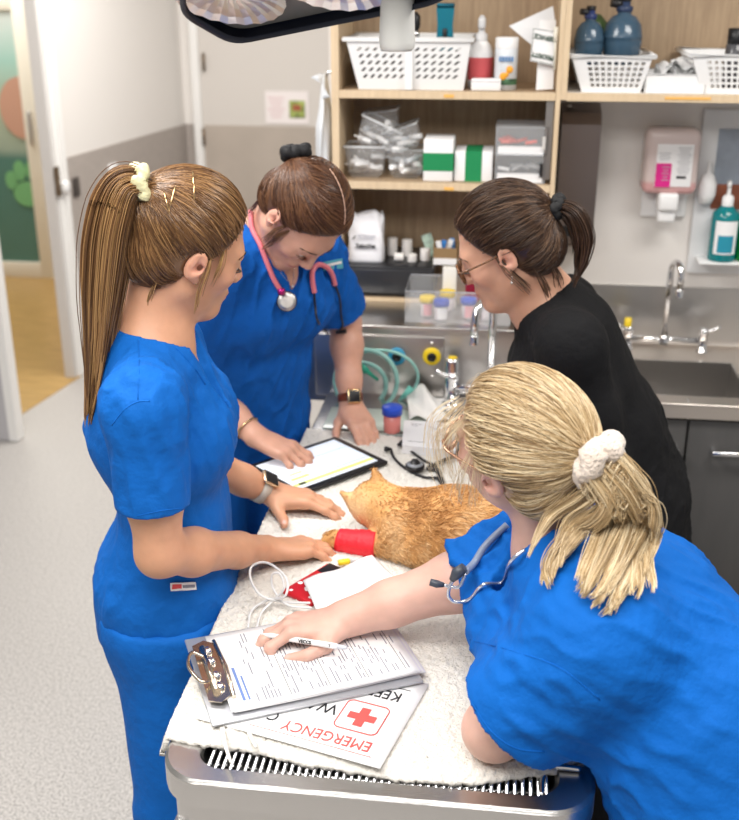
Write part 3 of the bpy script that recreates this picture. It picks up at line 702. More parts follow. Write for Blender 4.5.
# canister
c = at(505, 88, 3.02); w = (at(517, 60, 3.02)[0] - at(494, 60, 3.02)[0]) / 2; h = at(505, 37, 3.02)[2] - Z1
t = thing('canister', 'white cleaning wipe canister with an orange fruit picture on the top shelf', 'canister', (c[0], 3.02, Z1))
MB().lathe([(0, 0), (w, 0), (w, h * .78), (w * .95, h * .8), (0, h * .8)], (0, 0, 0), 24).build('body', mat('pale_can', (.72, .76, .80), .4), t)
MB().lathe([(w * 1.0, h * .79), (w * 1.0, h * .98), (w * .9, h), (0, h)], (0, 0, 0), 24).build('lid', M['plastic'], t)
b = MB(); RX = Matrix.Rotation(radians(90), 3, 'X')
for dx, dz, r_, in ((-.006, .27, .0095), (.010, .40, .0095), (.002, .30, .007)): b.lathe([(0, .003), (r_ * .7, .0025), (r_, 0)], (dx, -w * .985, h * dz), 14, RX)
b.build('fruit_print', mat('orange_print', (.85, .38, .03), .5), t)
b = MB(); b.lathe([(w * 1.006, h * .10), (w * 1.006, h * .22)], (0, 0, 0), 24); b.build('label_band', mat('dark_green_print', (.05, .12, .06), .5, var=.8, vscale=60), t)
b = MB()
for k_ in range(5): b.box((-.016 + .008 * k_, -w * .95 - .003, h * .60), (.006, .004, .012))  # even warm-white fill added through the open sides of the room
b.build('label_print', mat('blue_print', (.15, .28, .50), .6), t)
# little white box in front
q0 = at(471, 90, 2.975); q1 = at(501, 79.5, 2.975)
t = thing('small_carton', 'small white carton lying in front of the spray bottle', 'box', ((q0[0] + q1[0]) / 2, 2.998, Z1)); hh = q1[2] - Z1
MB().box((0, 0, hh / 2), (q1[0] - q0[0], .045, hh), bev=.002).build('box', M['paper'], t)
MB().box((0, -.022, hh * .8), (q1[0] - q0[0] - .002, .003, .001)).build('flap_line', M['greyink'], t)

# wall file with papers and the upside-down sign
fx = at(552, 50, 3.0)
t = thing('sign_holder', 'clear file with an upside down PRIORITY SERVICE sign at the shelf end', 'sign', (0, 0, 0))
def card(pts, m, name, par, th=.0012):
    """a flat sheet through four photo corners given as (px, py, Y)"""
    q = [P(a, b_, Y=c_) for a, b_, c_ in pts]; b = MB(); fs = [b.bm.faces.new([b.bm.verts.new(x) for x in q])]
    b.bm.normal_update(); bmesh.ops.solidify(b.bm, geom=fs, thickness=th); return b.build(name, m, par), q
card([(536, 90, 2.99), (553, 89, 2.99), (556, 20, 3.0), (540, 20, 3.0)], M['paper'], 'sheet', t)
card([(509, 26, 3.05), (540, 52, 3.03), (556, 30, 3.03), (553, 6, 3.05)], mat('curled_paper', (.78, .79, .81), .7), 'sheet', t)
sg, q = card([(530, 61, 2.975), (554, 66, 2.975), (557, 31, 2.975), (533, 27, 2.975)], M['paper'], 'sign', t)
ux = nrm(q[1] - q[0]); uz = nrm(q[3] - q[0]); yn = nrm(np.cross(uz, ux)); cc = (q[0] + q[1] + q[2] + q[3]) / 4
Rm = Matrix((tuple(-ux), tuple(-uz), tuple(np.cross(-ux, -uz)))).transposed()
if (np.cross(-ux, -uz))[1] > 0: pass
front = A(0, -.0022, 0)
gp = mat('sign_green_ink', (.02, .07, .04), .7)
text('sign_text', 'PRIORITY', .0165, gp, sg, cc + front - uz * .024, Rm, bold=.0004, sx=.82)
text('sign_text', 'SERVICE', .0165, gp, sg, cc + front + uz * .022, Rm, bold=.0004, sx=.86)
b = MB(); 
for s_, e_ in ((0, 1), (1, 2), (2, 3), (3, 0)):
    ia = q[s_] * .93 + cc * .07 + front; ib = q[e_] * .93 + cc * .07 + front; b.tube([ia, ib], .0006, 4)
b.build('sign_border', gp, sg)
b = MB(); e0 = P(556.5, 27, Y=2.97); e1 = P(554.5, 70, Y=2.97); b.tube([e0, e1], .004, 8); b.tube([e0 + A(0, 0, .0), e0 + (e1 - e0) * .35], .0065, 8); b.build('clip', M['cream'], t)

# ---- second shelf
def tub(px0, px1, pyt, pyb, Y, label, tilt=(0, 0), n_in=9, z=None, depth=.11, seed=0):
    c0, c1 = at(px0, pyb, Y), at(px1, pyt, Y); w = c1[0] - c0[0]; h = c1[2] - c0[2]
    t = thing('storage_tub', label, 'tub', ((c0[0] + c1[0]) / 2, Y + depth / 2, c0[2] if z is None else z), (radians(tilt[1]), radians(tilt[0]), 0), group=None)
    b = MB(); f = .78
    bot = [(-w / 2 * f, -depth / 2 * f, 0), (w / 2 * f, -depth / 2 * f, 0), (w / 2 * f, depth / 2 * f, 0), (-w / 2 * f, depth / 2 * f, 0)]
    top = [(-w / 2, -depth / 2, h), (w / 2, -depth / 2, h), (w / 2, depth / 2, h), (-w / 2, depth / 2, h)]
    vb = [b.bm.verts.new(x) for x in bot]; vt = [b.bm.verts.new(x) for x in top]; fs = [b.bm.faces.new(vb)]
    for i in range(4): fs.append(b.bm.faces.new((vb[i], vb[(i + 1) % 4], vt[(i + 1) % 4], vt[i])))
    bmesh.ops.bevel(b.bm, geom=[e for e in b.bm.edges if len(e.link_faces) == 2], offset=.008, segments=3, affect='EDGES'); bmesh.ops.recalc_face_normals(b.bm, faces=b.bm.faces)
    bmesh.ops.solidify(b.bm, geom=b.bm.faces[:], thickness=.0015); b._done(b.bm.faces, True); b.build('tub', M['clear'], t)
    MB().tube([A(*x) for x in top], .0028, 8, closed=True).build('rim', mat('clear_rim', (.88, .90, .91), .2, alpha=.6), t)
    r = random.Random(seed)
    for i in range(n_in):
        q = A((r.random() - .5) * w * .62, (r.random() - .5) * depth * .5 - depth * .1, h * (.16 + .5 * i / n_in)); a = r.random() * 3.1; l = .024
        d = A(cos(a), .4 * sin(a), .35 * (r.random() - .5)); d = nrm(d)
        b = MB(); b.tube([q - d * l, q + d * l * .6], [.0075, .0075], 8); b.tube([q + d * l * .6, q + d * l * 1.2], [.003, .003], 6); b.build('packed_syringe', M['plastic'] if r.random() < .75 else mat('pale_grey_pack', (.62, .66, .70), .4), t)
    return t
tub(344, 385, 150, 181, 2.985, 'clear tub of white syringes, bottom left of the stack', seed=1, z=Z2)
tub(386, 424, 152, 181, 2.985, 'clear tub of white syringes beside the green and white boxes', seed=2, z=Z2)
tub(349, 392, 122, 151, 3.0, 'clear tub tipped to the right, left side of the stack of tubs', (24, 0), 6, seed=3)
tub(388, 424, 128, 152, 3.0, 'clear tub leaning left above the tub beside the boxes', (-18, 0), 6, seed=4)
tub(366, 400, 112, 137, 3.03, 'clear tub topmost in the heap of tubs on the middle shelf', (-8, 0), 3, seed=5)

def carton(px0, px1, pyt, pyb, Y, z, depth, label, band, nm='carton'):
    c0, c1 = at(px0, pyb, Y), at(px1, pyt, Y); w = c1[0] - c0[0]; h = c1[2] - z
    t = thing(nm, label, 'box', ((c0[0] + c1[0]) / 2, Y + depth / 2, z))
    MB().box((0, 0, h / 2), (w, depth, h), bev=.0015).build('box', M['paper'], t)
    if band[0] == 'h': MB().box((0, 0, h * (band[1] + band[2]) / 2), (w + .002, depth + .002, h * (band[2] - band[1]))).build('green_band', M['green'], t)
    else: MB().box((w * ((band[1] + band[2]) / 2 - .5), 0, h / 2), (w * (band[2] - band[1]), depth + .002, h + .002)).build('green_band', M['green'], t)
    return t
carton(423, 453.5, 140, 181, 2.975, Z2, .12, 'taller white carton with a green band across it on the middle shelf', ('h', .25, .68))
carton(454, 493, 152, 182.5, 2.985, Z2, .12, 'shorter white carton with an upright green stripe on the middle shelf', ('v', .28, .72))
def drawer_box(px0, px1, pyt, pyb, Y, z, label, red):
    c0, c1 = at(px0, pyb, Y), at(px1, pyt, Y); w = c1[0] - c0[0]; h = c1[2] - c0[2]; D = .15
    t = thing('drawer_box', label, 'box', ((c0[0] + c1[0]) / 2, Y + D / 2, z)); b = MB()
    for c, s_ in (((0, 0, .0015), (w, D, .003)), ((0, 0, h - .0015), (w, D, .003)), ((-w / 2 + .0015, 0, h / 2), (.003, D, h)), ((w / 2 - .0015, 0, h / 2), (.003, D, h)), ((0, D / 2 - .0015, h / 2), (w, .003, h))): b.box(c, s_)
    b.build('case', mat('smoky_clear', (.80, .83, .87), .15, alpha=.35), t)
    f = MB(); f.box((0, -D / 2 + .002, h / 2), (w * .96, .003, h * .92), bev=.001); f.build('drawer_front', M['clear'], t)
    MB().box((0, -D / 2 + .012, h * .16), (w * .9, .02, h * .28)).build('paper_liner', M['paper'], t)
    b = MB(); r = random.Random(red)
    for i in range(7): 
        q = A((r.random() - .5) * w * .7, (r.random() - .6) * D * .5, h * .42); d = nrm(A(1, r.random() - .5, (r.random() - .5) * .9)); b.tube([q - d * .016, q + d * .016], .005, 7)
    b.build('small_supplies', mat('coral_plastic', (.75, .12, .08), .4) if red == 1 else M['plastic'], t)
    MB().box((w * .42, -D / 2 - .001, h * .45), (.008, .006, h * .45)).build('catch', M['black'] if red == 2 else M['trimgrey'], t)
    return t
zd = at(520, 156, 2.97)[2]
drawer_box(494, 546, 156, 185, 2.97, Z2, 'clear drawer box of white supplies, lower of the two by the shelf side', 2)
drawer_box(495, 549, 127, 155, 2.97, zd + .0005, 'clear drawer box with red supplies, upper of the two by the shelf side', 1)

# ---- lowest shelf: black unit with a paper bag, rolls and a carton
q0, q1 = at(353, 266, 2.96), at(434, 266, 2.96); zt = q0[2]
xl_ = P(338.5, 60, Y=YF)[0] + .004; bu = thing('desk_drawer_unit', 'long black flat-topped drawer unit on the lowest shelf', 'drawers', ((xl_ + q1[0]) / 2 - .02, 3.09, Z3)); hh = zt - Z3; ww = q1[0] - xl_
MB().box((.02, 0, hh / 2), (ww, .25, hh), bev=.003).build('body', mat('black_laminate', (.02, .021, .024), .3), bu)
MB().box((.02, -.128, hh * .52), (ww * .96, .006, hh * .78), bev=.002).build('drawer', mat('black_satin', (.03, .031, .035), .28), bu)
# paper bag
c = at(366, 264, 3.02); t = thing('paper_bag', 'white paper bag printed ZebraVet on the black drawer unit', 'bag', (c[0], 3.03, zt + .0005))
wb = (at(386, 230, 3.02)[0] - at(350, 230, 3.02)[0]) / 2; hb = at(366, 213, 3.02)[2] - zt
def bagf(u, v):
    a = 2 * pi * u; s_ = 1 - .12 * v ** 3; x = wb * s_ * np.sign(cos(a)) * abs(cos(a)) ** .45; y = .035 * s_ * np.sign(sin(a)) * abs(sin(a)) ** .45 * (1 - .75 * v ** 2)
    z = hb * v * (1 + .05 * sin(5 * a + 1) * v) ; x += .004 * sin(9 * v + 3 * a) * v; y += .004 * sin(11 * v + 5 * a) * v
    return (x, y, z)
b = MB(); b.grid(bagf, 40, 14, .0006); b.build('bag', mat('white_bag', (.84, .84, .87), .6, bump=.3, bscale=18), t)
RF = Matrix.Rotation(radians(90), 4, 'X').to_3x3()
text('bag_text', 'VETERINARY', .0125, M['greyink'], t, (.006, -.0385, hb * .56), RF, bold=.0002, sx=.75)
text('bag_text', 'ZebraVet', .0165, M['ink'], t, (.002, -.0388, hb * .36), RF, bold=.0008, sx=.88)
b = MB(); b.prism([(-.036, 0), (-.032, 0), (-.024, .012), (-.030, .010)], 0, .0006, Matrix.Translation((0, -.0385, hb * .49)) @ RF.to_4x4()); b.build('bag_logo', M['ink'], t)
# rolls
def roll(px, pyb, Y, r, h, label, lying=False, dz=0.0):
    c = at(px, pyb, Y); R = Matrix.Rotation(radians(90), 3, 'Y') if lying else Matrix.Identity(3)
    t = thing('bandage_roll', label, 'roll', (c[0], Y, zt + dz + (r if lying else 0.0005)))
    o = (-h / 2, 0, 0) if lying else (0, 0, 0)
    MB().lathe([(r * .32, 0), (r * .96, 0), (r, .002), (r, h - .002), (r * .96, h), (r * .32, h), (r * .32, 0)], o, 22, R).build('roll', mat('gauze', (.80, .77, .74), .85, bump=.2, bscale=200), t)
    return t
roll(392, 256, 3.10, .0155, .052, 'tall cream bandage roll next to the paper bag', dz=0)
roll(407, 256, 3.10, .0155, .048, 'cream bandage roll in the middle of the rolls at the back')
roll(399, 265, 3.03, .0125, .026, 'cream bandage roll lying in front near the paper bag', True)
roll(412, 265, 3.03, .0135, .022, 'short cream bandage roll at the front of the rolls')
roll(425, 264, 3.05, .0150, .034, 'cream bandage roll nearest the brown carton')
# carton with packets
q0, q1 = at(433, 266, 3.0), at(457, 246, 3.0); w = q1[0] - q0[0]; h = q1[2] - zt
t = thing('packet_carton', 'open brown carton of blue and green packets on the lowest shelf', 'box', ((q0[0] + q1[0]) / 2, 3.04, zt + .0005))
b = MB()
for c, s_ in (((0, 0, .001), (w, .07, .002)), ((-w / 2, 0, h / 2), (.002, .07, h)), ((w / 2, 0, h / 2), (.002, .07, h)), ((0, .034, h / 2), (w, .002, h)), ((0, -.034, h * .42), (w, .002, h * .84)), ((0, 0, h * .4), (.002, .068, h * .8))): b.box(c, s_)
b.build('carton', M['card'], t)
MB().box((0, -.036, h * .16), (w, .002, h * .32)).build('carton_label', M['paper'], t)
for i, (cx_, m_) in enumerate(((-.018, M['paper']), (-.008, mat('blue_pack', (.05, .22, .58), .4)), (.008, M['paper']), (.017, mat('blue_pack_light', (.10, .30, .65), .4)))):
    MB().box((cx_, -.01 + .012 * i, h * .75), (.014, .003, h * .72), R=Matrix.Rotation((-.2, .15, .3, -.1)[i], 3, 'Y')).build('packet', m_, t)
c = at(428, 262, 3.02); tag(MB().box((c[0] - .002, 3.10, zt + .034), (.03, .006, .066), R=Matrix.Rotation(-.35, 3, 'Y')).build('sachet', mat('green_white_pack', (.55, .72, .60), .4, var=.4, vscale=60)), 'pale green sachet leaning behind the bandage rolls at the brown carton', 'sachet')

# ---- right bay
bl = mat('resuscitator_silicone', (.05, .105, .165), .22, trans=.12, coat=.3)
def resus(px, pyb, pyt, rpx, Y, label, neck_dark):
    c = at(px, pyb, Y); r = at(px + rpx, pyb, Y)[0] - c[0]; h = at(px, pyt, Y)[2] - c[2]
    t = thing('resuscitator_bag', label, 'resuscitator', (c[0], Y, Z1 + .05)); o = c[2] - Z1 - .05
    pr = [(0, -.03 + o), (r * .62, -.025 + o), (r * .92, .0 + o), (r, h * .22 + o), (r * .99, h * .30 + o), (r * 1.02, h * .31 + o), (r * 1.0, h * .34 + o), (r * .9, h * .55 + o), (r * .62, h * .70 + o), (r * .36, h * .74 + o), (r * .34, h * .80 + o)]
    MB().lathe(pr, (0, 0, 0), 28).build('bag', bl, t)
    MB().lathe([(r * .36, h * .78 + o), (r * .42, h * .80 + o), (r * .42, h * .88 + o), (r * .28, h * .9 + o), (r * .28, h * .97 + o), (0, h * .97 + o)], (0, 0, 0), 20).build('neck', neck_dark, t)
    b = MB(); b.tube([(0, 0, h * .92 + o), (-r * .7, -.008, h * .95 + o)], [r * .24, r * .2], 14); b.lathe([(r * .24, 0), (r * .32, .004), (r * .32, .012), (0, .013)], (0, 0, h * .96 + o), 18); b.build('valve', M['black'], t)
    return t
resus(621, 54, 0, 20, 3.06, 'larger blue resuscitator bag standing in the white basket', mat('navy_plastic', (.03, .05, .11), .3))
resus(588, 55, 9, 15, 3.04, 'smaller blue resuscitator bag at the left of the white basket', mat('navy_plastic', (.03, .05, .16), .3))
tag(MB().lathe([(0, 0), (.024, .004), (.034, .03), (.03, .07), (.012, .09), (0, .092)], at(594, 50, 3.12), 22).build('green_mask', mat('green_mask', (.10, .19, .06), .3, trans=.3)), 'olive green mask behind the smaller resuscitator bag', 'mask')
# white tray with wrapped items
q0, q1 = at(644, 93, 2.97), at(708, 75, 2.97); w = q1[0] - q0[0]; h = q1[2] - Z1
t = thing('white_tray', 'shallow white tray between the two baskets on the top shelf', 'tray', ((q0[0] + q1[0]) / 2, 3.06, Z1)); b = MB()
for c, s_ in (((0, 0, .0015), (w * .94, .16, .003)), ((0, -.082, h / 2), (w * .97, .003, h)), ((0, .082, h / 2), (w * .97, .003, h)), ((-w * .485, 0, h / 2), (.003, .167, h)), ((w * .485, 0, h / 2), (.003, .167, h))): b.box(c, s_)
b.tube([(-w / 2, -.085, h), (w / 2, -.085, h), (w / 2, .085, h), (-w / 2, .085, h)], .0035, 8, closed=True); b.build('tray', M['plastic'], t)
c = at(677, 80, 3.05); t = thing('wrapped_packs', 'crumpled clear wrapped packs heaped in the white tray', 'packs', (c[0], 3.05, Z1 + .004), )
for i in range(5):
    b = MB(); s0 = i * 1.7; b.grid(lambda u, v: ((u - .5) * .09 + .02 * sin(s0 * 3), (v - .5) * .10, .03 + .011 * i * .6 + .02 * sin(u * 5 + s0) * sin(v * 4 + s0) + .012 * sin(u * 11 + v * 9 + s0)), 12, 12, .001)
    b.build('pack', mat('clear_wrap', (.85, .86, .86), .2, trans=.45) if i % 2 else mat('white_wrap', (.8, .8, .8), .4), t)
# dark bottle in the right basket
c = at(735, 55, 3.06); t = thing('dark_bottle', 'dark capped bottle standing in the basket at the right picture edge', 'bottle', (c[0], 3.06, Z1 + .005)); o = c[2] - Z1 - .005; h = at(735, 28, 3.06)[2] - c[2]
MB().lathe([(0, 0), (.026, 0), (.026, o + h * .38), (.023, o + h * .42), (0, o + h * .42)], (0, 0, 0), 22).build('bottle', mat('grey_amber', (.10, .10, .11), .2, trans=.2), t)
MB().lathe([(.023, o + h * .40), (.024, o + h * .42), (.024, o + h * .98), (.021, o + h), (0, o + h)], (0, 0, 0), 22).build('cap', M['black'], t)

# plastic bag hanging on the side of the shelf unit
c = at(321, 75, 2.99); xs = P(331, 60, Y=YF)[0]
t = thing('hanging_plastic_bag', 'white plastic bag hanging from the left side of the shelf unit', 'bag', (xs - .030, 3.02, c[2]))
def hb_(u, v):
    a = 2 * pi * u; z = -v * .29; wv = min(1, .12 + 1.9 * v) if v < .5 else 1.0 - .1 * (v - .5); return ((.021 * cos(a) * wv + .003 * sin(5 * a + 7 * v)), (.075 * sin(a) * wv + .005 * sin(6 * a + 4 * v)), z + .012 * sin(4 * a) * v)
b = MB(); b.grid(hb_, 36, 20, .0006); b.build('bag', mat('thin_white_plastic', (.84, .87, .90), .3, trans=.15), t)
MB().tube([(0, 0, -.01), (.01, 0, .004), (.022, 0, .006), (.030, 0, .002)], .004, 8).build('hook', M['steel'], t)
# ------------------------------------------------------------------ wet table (peninsula) with grate, tap panel at its far end
TX0, TX1, TY0, TY1, TZ = -.457, .163, 1.172, 2.715, .90
tab = thing('treatment_table', 'stainless steel tub table with a wire grate under the towel', 'table', (0, 0, 0))
def rrect(x0, x1, y0, y1, r, n=8, far=True):
    o = []
    for cx, cy, a0, rr in ((x0 + r, y0 + r, pi, r), (x1 - r, y0 + r, 1.5 * pi, r), (x1 - .004, y1 - .004, 0, .004), (x0 + .004, y1 - .004, .5 * pi, .004)):
        for k in range(n + 1): o.append((cx + rr * cos(a0 + .5 * pi * k / n), cy + rr * sin(a0 + .5 * pi * k / n)))
    return o
def ring(b, stations, close=False):
    rows = [[b.bm.verts.new((x, y, z)) for x, y in o] for o, z in stations]; n = len(rows[0]); fs = []
    for a, c in zip(rows, rows[1:]):
        for i in range(n): fs.append(b.bm.faces.new((a[i], a[(i + 1) % n], c[(i + 1) % n], c[i])))
    b._done(fs, True); return rows
b = MB(); e = .006
ring(b, [(rrect(TX0 + .012, TX1 - .012, TY0 + .012, TY1, .055), TZ - .105), (rrect(TX0 + .012, TX1 - .012, TY0 + .012, TY1, .055), TZ - .050), (rrect(TX0 + .001, TX1 - .001, TY0 + .001, TY1, .066), TZ - .046),
         (rrect(TX0, TX1, TY0, TY1, .068), TZ - .040), (rrect(TX0, TX1, TY0, TY1, .068), TZ - .005), (rrect(TX0 + .005, TX1 - .005, TY0 + .005, TY1, .064), TZ),
         (rrect(TX0 + .050, TX1 - .050, TY0 + .031, TY1 - .30, .040), TZ), (rrect(TX0 + .056, TX1 - .056, TY0 + .036, TY1 - .306, .035), TZ - .006), (rrect(TX0 + .058, TX1 - .058, TY0 + .038, TY1 - .308, .034), TZ - .10)])
b.box(((TX0 + TX1) / 2, (TY0 + TY1) / 2, TZ - .108), (TX1 - TX0 - .03, TY1 - TY0 - .03, .006))
o = b.build('tub', M['steel_scr'], tab)
em = o.modifiers.new('edge', 'EDGE_SPLIT'); em.split_angle = radians(28)
b = MB(); gy0, gy1 = TY0 + .042, TY1 - .316; n = 44
for i in range(n + 1):
    x = TX0 + .068 + (TX1 - TX0 - .136) * i / n; b.tube([(x, gy0, TZ - .012), (x, gy1, TZ - .012)], .0032, 6)
for y in (gy0 + .01, (gy0 + gy1) / 2, gy1 - .01): b.tube([(TX0 + .062, y, TZ - .018), (TX1 - .062, y, TZ - .018)], .004, 6)
b.tube(spline([(TX1 - .075, gy0 + .004, TZ - .012), (TX1 - .074, gy0 + .03, TZ - .004), (TX1 - .066, gy0 + .045, TZ + .004), (TX1 - .045, gy0 + .046, TZ + .006), (TX1 - .02, gy0 + .046, TZ + .005)], 6), .0045, 8)
b.build('grate', M['chrome'], tab)
for x in (TX0 + .06, TX1 - .06):
    for y in (TY0 + .25, TY1 - .2): MB().box((x, y, (TZ - .11) / 2), (.045, .045, TZ - .112), bev=.004).build('leg', M['steel'], tab)
MB().box(((TX0 + TX1) / 2, (TY0 + TY1) / 2 + .1, .20), (TX1 - TX0 - .10, 1.0, .02)).build('lower_shelf', M['steel'], tab)

# upright panel at the far end with the ledge, gas outlets, tap and oxygen tubing
PT = P(400, 324, Y=2.74)[2]
pan = thing('splash_ledge', 'steel upstand and ledge behind the far end of the treatment table', 'panel', (0, 0, 0))
px1_ = P(640, 300, Y=2.74)[0]
b = MB(); b.box(((-.75 + .195) / 2, 2.735, (ZC + PT) / 2 - .02), (.945, .03, PT - ZC + .02)); b.box(((-.75 + .195) / 2, 2.835, PT - .012), (.945, .23, .024), bev=.003); b.build('upstand', M['steel'], pan)
q0 = P(352, 334, Y=2.715); q1 = P(443, 400, Y=2.715)
MB().box(((q0[0] - .1 + q1[0]) / 2, 2.715, (q0[2] + q1[2]) / 2), (q1[0] - q0[0] + .1, .008, q0[2] - q1[2]), bev=.002).build('outlet_plate', M['darksteel'], pan)
for px, py in ((432, 343), (432, 376)): MB().lathe([(.004, 0), (.003, .002), (0, .003)], P(px, py, Y=2.711), 10, Matrix.Rotation(radians(90), 3, 'X')).build('screw', M['chrome'], pan)
RX = Matrix.Rotation(radians(90), 3, 'X')
for px, m_, lab in ((432, M['yellow'], 'yellow ringed gas outlet on the steel panel'), (397, mat('blue_ring', (.03, .27, .45), .35), 'blue ringed gas outlet on the steel panel behind the green tubing')):
    c = P(px, 356, Y=2.708); t = thing('gas_outlet', lab, 'outlet', c)
    MB().lathe([(.012, 0), (.024, 0), (.024, .008), (.021, .011), (.012, .011)], (0, 0, 0), 26, RX).build('ring', m_, t)
    MB().lathe([(.012, 0), (.0125, .012), (.010, .016), (.005, .016), (.004, .008), (0, .008)], (0, 0, 0), 20, RX).build('socket', M['black'], t)
gooseneck('table_tap', 'chrome gooseneck tap at the far end of the treatment table', (P(490, 384, Y=2.64)[0], 2.64, .955), (P(490, 384, Y=2.64)[0], 2.64, P(486, 300, Y=2.60)[2]), P(474, 343, Y=2.555), (P(453, 384, Y=2.64)[0], 2.64, .955), (P(530, 384, Y=2.64)[0], 2.64, .955), r=.0105)
c = P(452, 400, z=.9); t = thing('tap_pillar', 'thick chrome tap pillar beside the yellow gas outlet', 'tap', (c[0], 2.655, .9005))
hh = P(452, 358, Y=2.655)[2] - .9
MB().lathe([(0, 0), (.030, 0), (.030, .006), (.021, .010), (.0195, .014), (.0195, hh - .01), (.017, hh), (0, hh)], (0, 0, 0), 24).build('pillar', M['chrome'], t)
MB().lathe([(.012, hh), (.012, hh + .003), (0, hh + .0035)], (0, 0, 0), 16).build('cap_disc', M['yellow'], t)
b = MB(); zz = .026
b.tube([(.02 + .0025 * k, 0, .04 - .0 * k) for k in range(34)], [(.0085 if k % 2 else .0065) for k in range(34)], 10); b.build('ribbed_hose', M['chrome'], t)
# tubing
aq = mat('aqua_tube', (.38, .72, .66), .18, trans=.25)
t = thing('oxygen_tubing', 'coil of pale green oxygen tubing hanging in front of the steel panel', 'tubing', (0, 0, 0))
def loop(cx, cy, rx, ry, y, a0=0, a1=360, n=40, tilt=0):
    return [P(cx + rx * cos(radians(a)) + tilt * sin(radians(a)), cy + ry * sin(radians(a)), Y=y + .01 * sin(radians(a * 2))) for a in np.linspace(a0, a1, n)]
MB().tube(loop(379, 377, 39, 27, 2.66, 150, 420, 50) , .0042, 8).build('tube', aq, t)
MB().tube(loop(366, 381, 31, 31, 2.64, -110, 250, 50), .0062, 8).build('tube', aq, t)
MB().tube(loop(362, 385, 24, 22, 2.67, -120, 200, 40), .0062, 8).build('tube', aq, t)
gt = mat('green_connector', (.02, .33, .22), .35)
b = MB(); a_ = P(360, 366, Y=2.62); c_ = P(378, 380, Y=2.63); b.tube([a_, a_ + (c_ - a_) * .35, a_ + (c_ - a_) * .4, c_], [.010, .010, .007, .004], 12); b.build('connector', gt, t)
b = MB(); a_ = P(401, 398, Y=2.64); c_ = P(411, 388, Y=2.64); b.tube([a_, c_], [.004, .009], 12); b.build('connector', mat('aqua_conn', (.16, .55, .47), .3), t)

# clear acrylic box with specimen cups on the ledge
q0 = P(405, 322, Y=2.76); q1 = P(510, 322, Y=2.76); q2 = P(405, 291, Y=2.76); zl = PT + .0005; w = q1[0] - q0[0]; h = q2[2] - PT; D = .17
t = thing('acrylic_box', 'clear acrylic box of specimen cups on the steel ledge', 'box', ((q0[0] + q1[0]) / 2, 2.76 + D / 2, zl)); b = MB()
for c, s_ in (((0, 0, .0015), (w, D, .003)), ((-w / 2, 0, h / 2), (.003, D, h)), ((w / 2, 0, h / 2), (.003, D, h)), ((0, -D / 2, h / 2), (w, .003, h)), ((0, D / 2, h / 2), (w, .003, h))): b.box(c, s_)
b.build('walls', M['clear'], t)
MB().tube([(-w / 2, -D / 2, h), (w / 2, -D / 2, h), (w / 2, D / 2, h), (-w / 2, D / 2, h)], .002, 6, closed=True).build('rim', mat('acrylic_edge', (.75, .76, .80), .15, trans=.5), t)
def cup(base, lid_m, lab_m, label, h=.055, r=.0185, fill=None, lw=None):
    t = thing('specimen_cup', label, 'cup', base)
    MB().lathe([(0, 0), (r * .9, 0), (r * .95, .002), (r, h * .74), (0, h * .74)], (0, 0, 0), 24).build('cup', fill or mat('frosted_cup', (.86, .80, .82), .25, trans=.25), t)
    b = MB(); b.lathe([(r * 1.0, h * .70), (r * 1.16, h * .71), (r * 1.16, h * .96), (r * 1.08, h), (0, h)], (0, 0, 0), 30); b.build('lid', lid_m, t)
    if lab_m:
        b = MB(); ks = np.linspace(-pi / 2 - .5, -pi / 2 + (lw or .8), 10); rr = r * 1.01
        V = [[b.bm.verts.new((rr * cos(k), rr * sin(k), z)) for z in (h * .08, h * .66)] for k in ks]; b._done([b.bm.faces.new((V[i][0], V[i + 1][0], V[i + 1][1], V[i][1])) for i in range(9)], True); b.build('label', lab_m, t)
    return t
pinkl = mat('pink_label', (.85, .42, .45), .6); zc_ = zl + .0035
cup((P(427, 315, Y=2.81)[0], 2.815, zc_), M['yellow'], pinkl, 'yellow lidded specimen cup with pink label, front left in the acrylic box')
cup((P(441, 318, Y=2.785)[0], 2.785, zc_), M['blue_lid'], M['paper'], 'blue lidded specimen cup with a white label at the middle of the acrylic box', lw=1.0)
cup((P(447, 312, Y=2.87)[0], 2.875, zc_), M['yellow'], None, 'yellow lidded specimen cup behind the blue one in the acrylic box')
cup((P(468, 316, Y=2.80)[0], 2.81, zc_), M['blue_lid'], pinkl, 'blue lidded specimen cup in front of the red pack in the acrylic box')
cup((P(488, 316, Y=2.80)[0], 2.80, zc_), M['blue_lid'], None, 'blue lidded specimen cup behind the tap spout in the acrylic box')
c = P(447, 305, Y=2.90); tag(MB().box((c[0] + .005, 2.91, zl + .058), (.038, .02, .115), bev=.002).build('white_carton', mat('cream_carton', (.80, .78, .73), .6)), 'upright white carton at the back of the acrylic box', 'box')
c = P(470, 290, Y=2.90); tag(MB().box((c[0] + .012, 2.905, zl + .050), (.05, .025, .09), bev=.004).build('red_pack', mat('dark_red_pack', (.25, .01, .03), .35)), 'dark red pack at the back of the acrylic box by the glasses', 'pack')

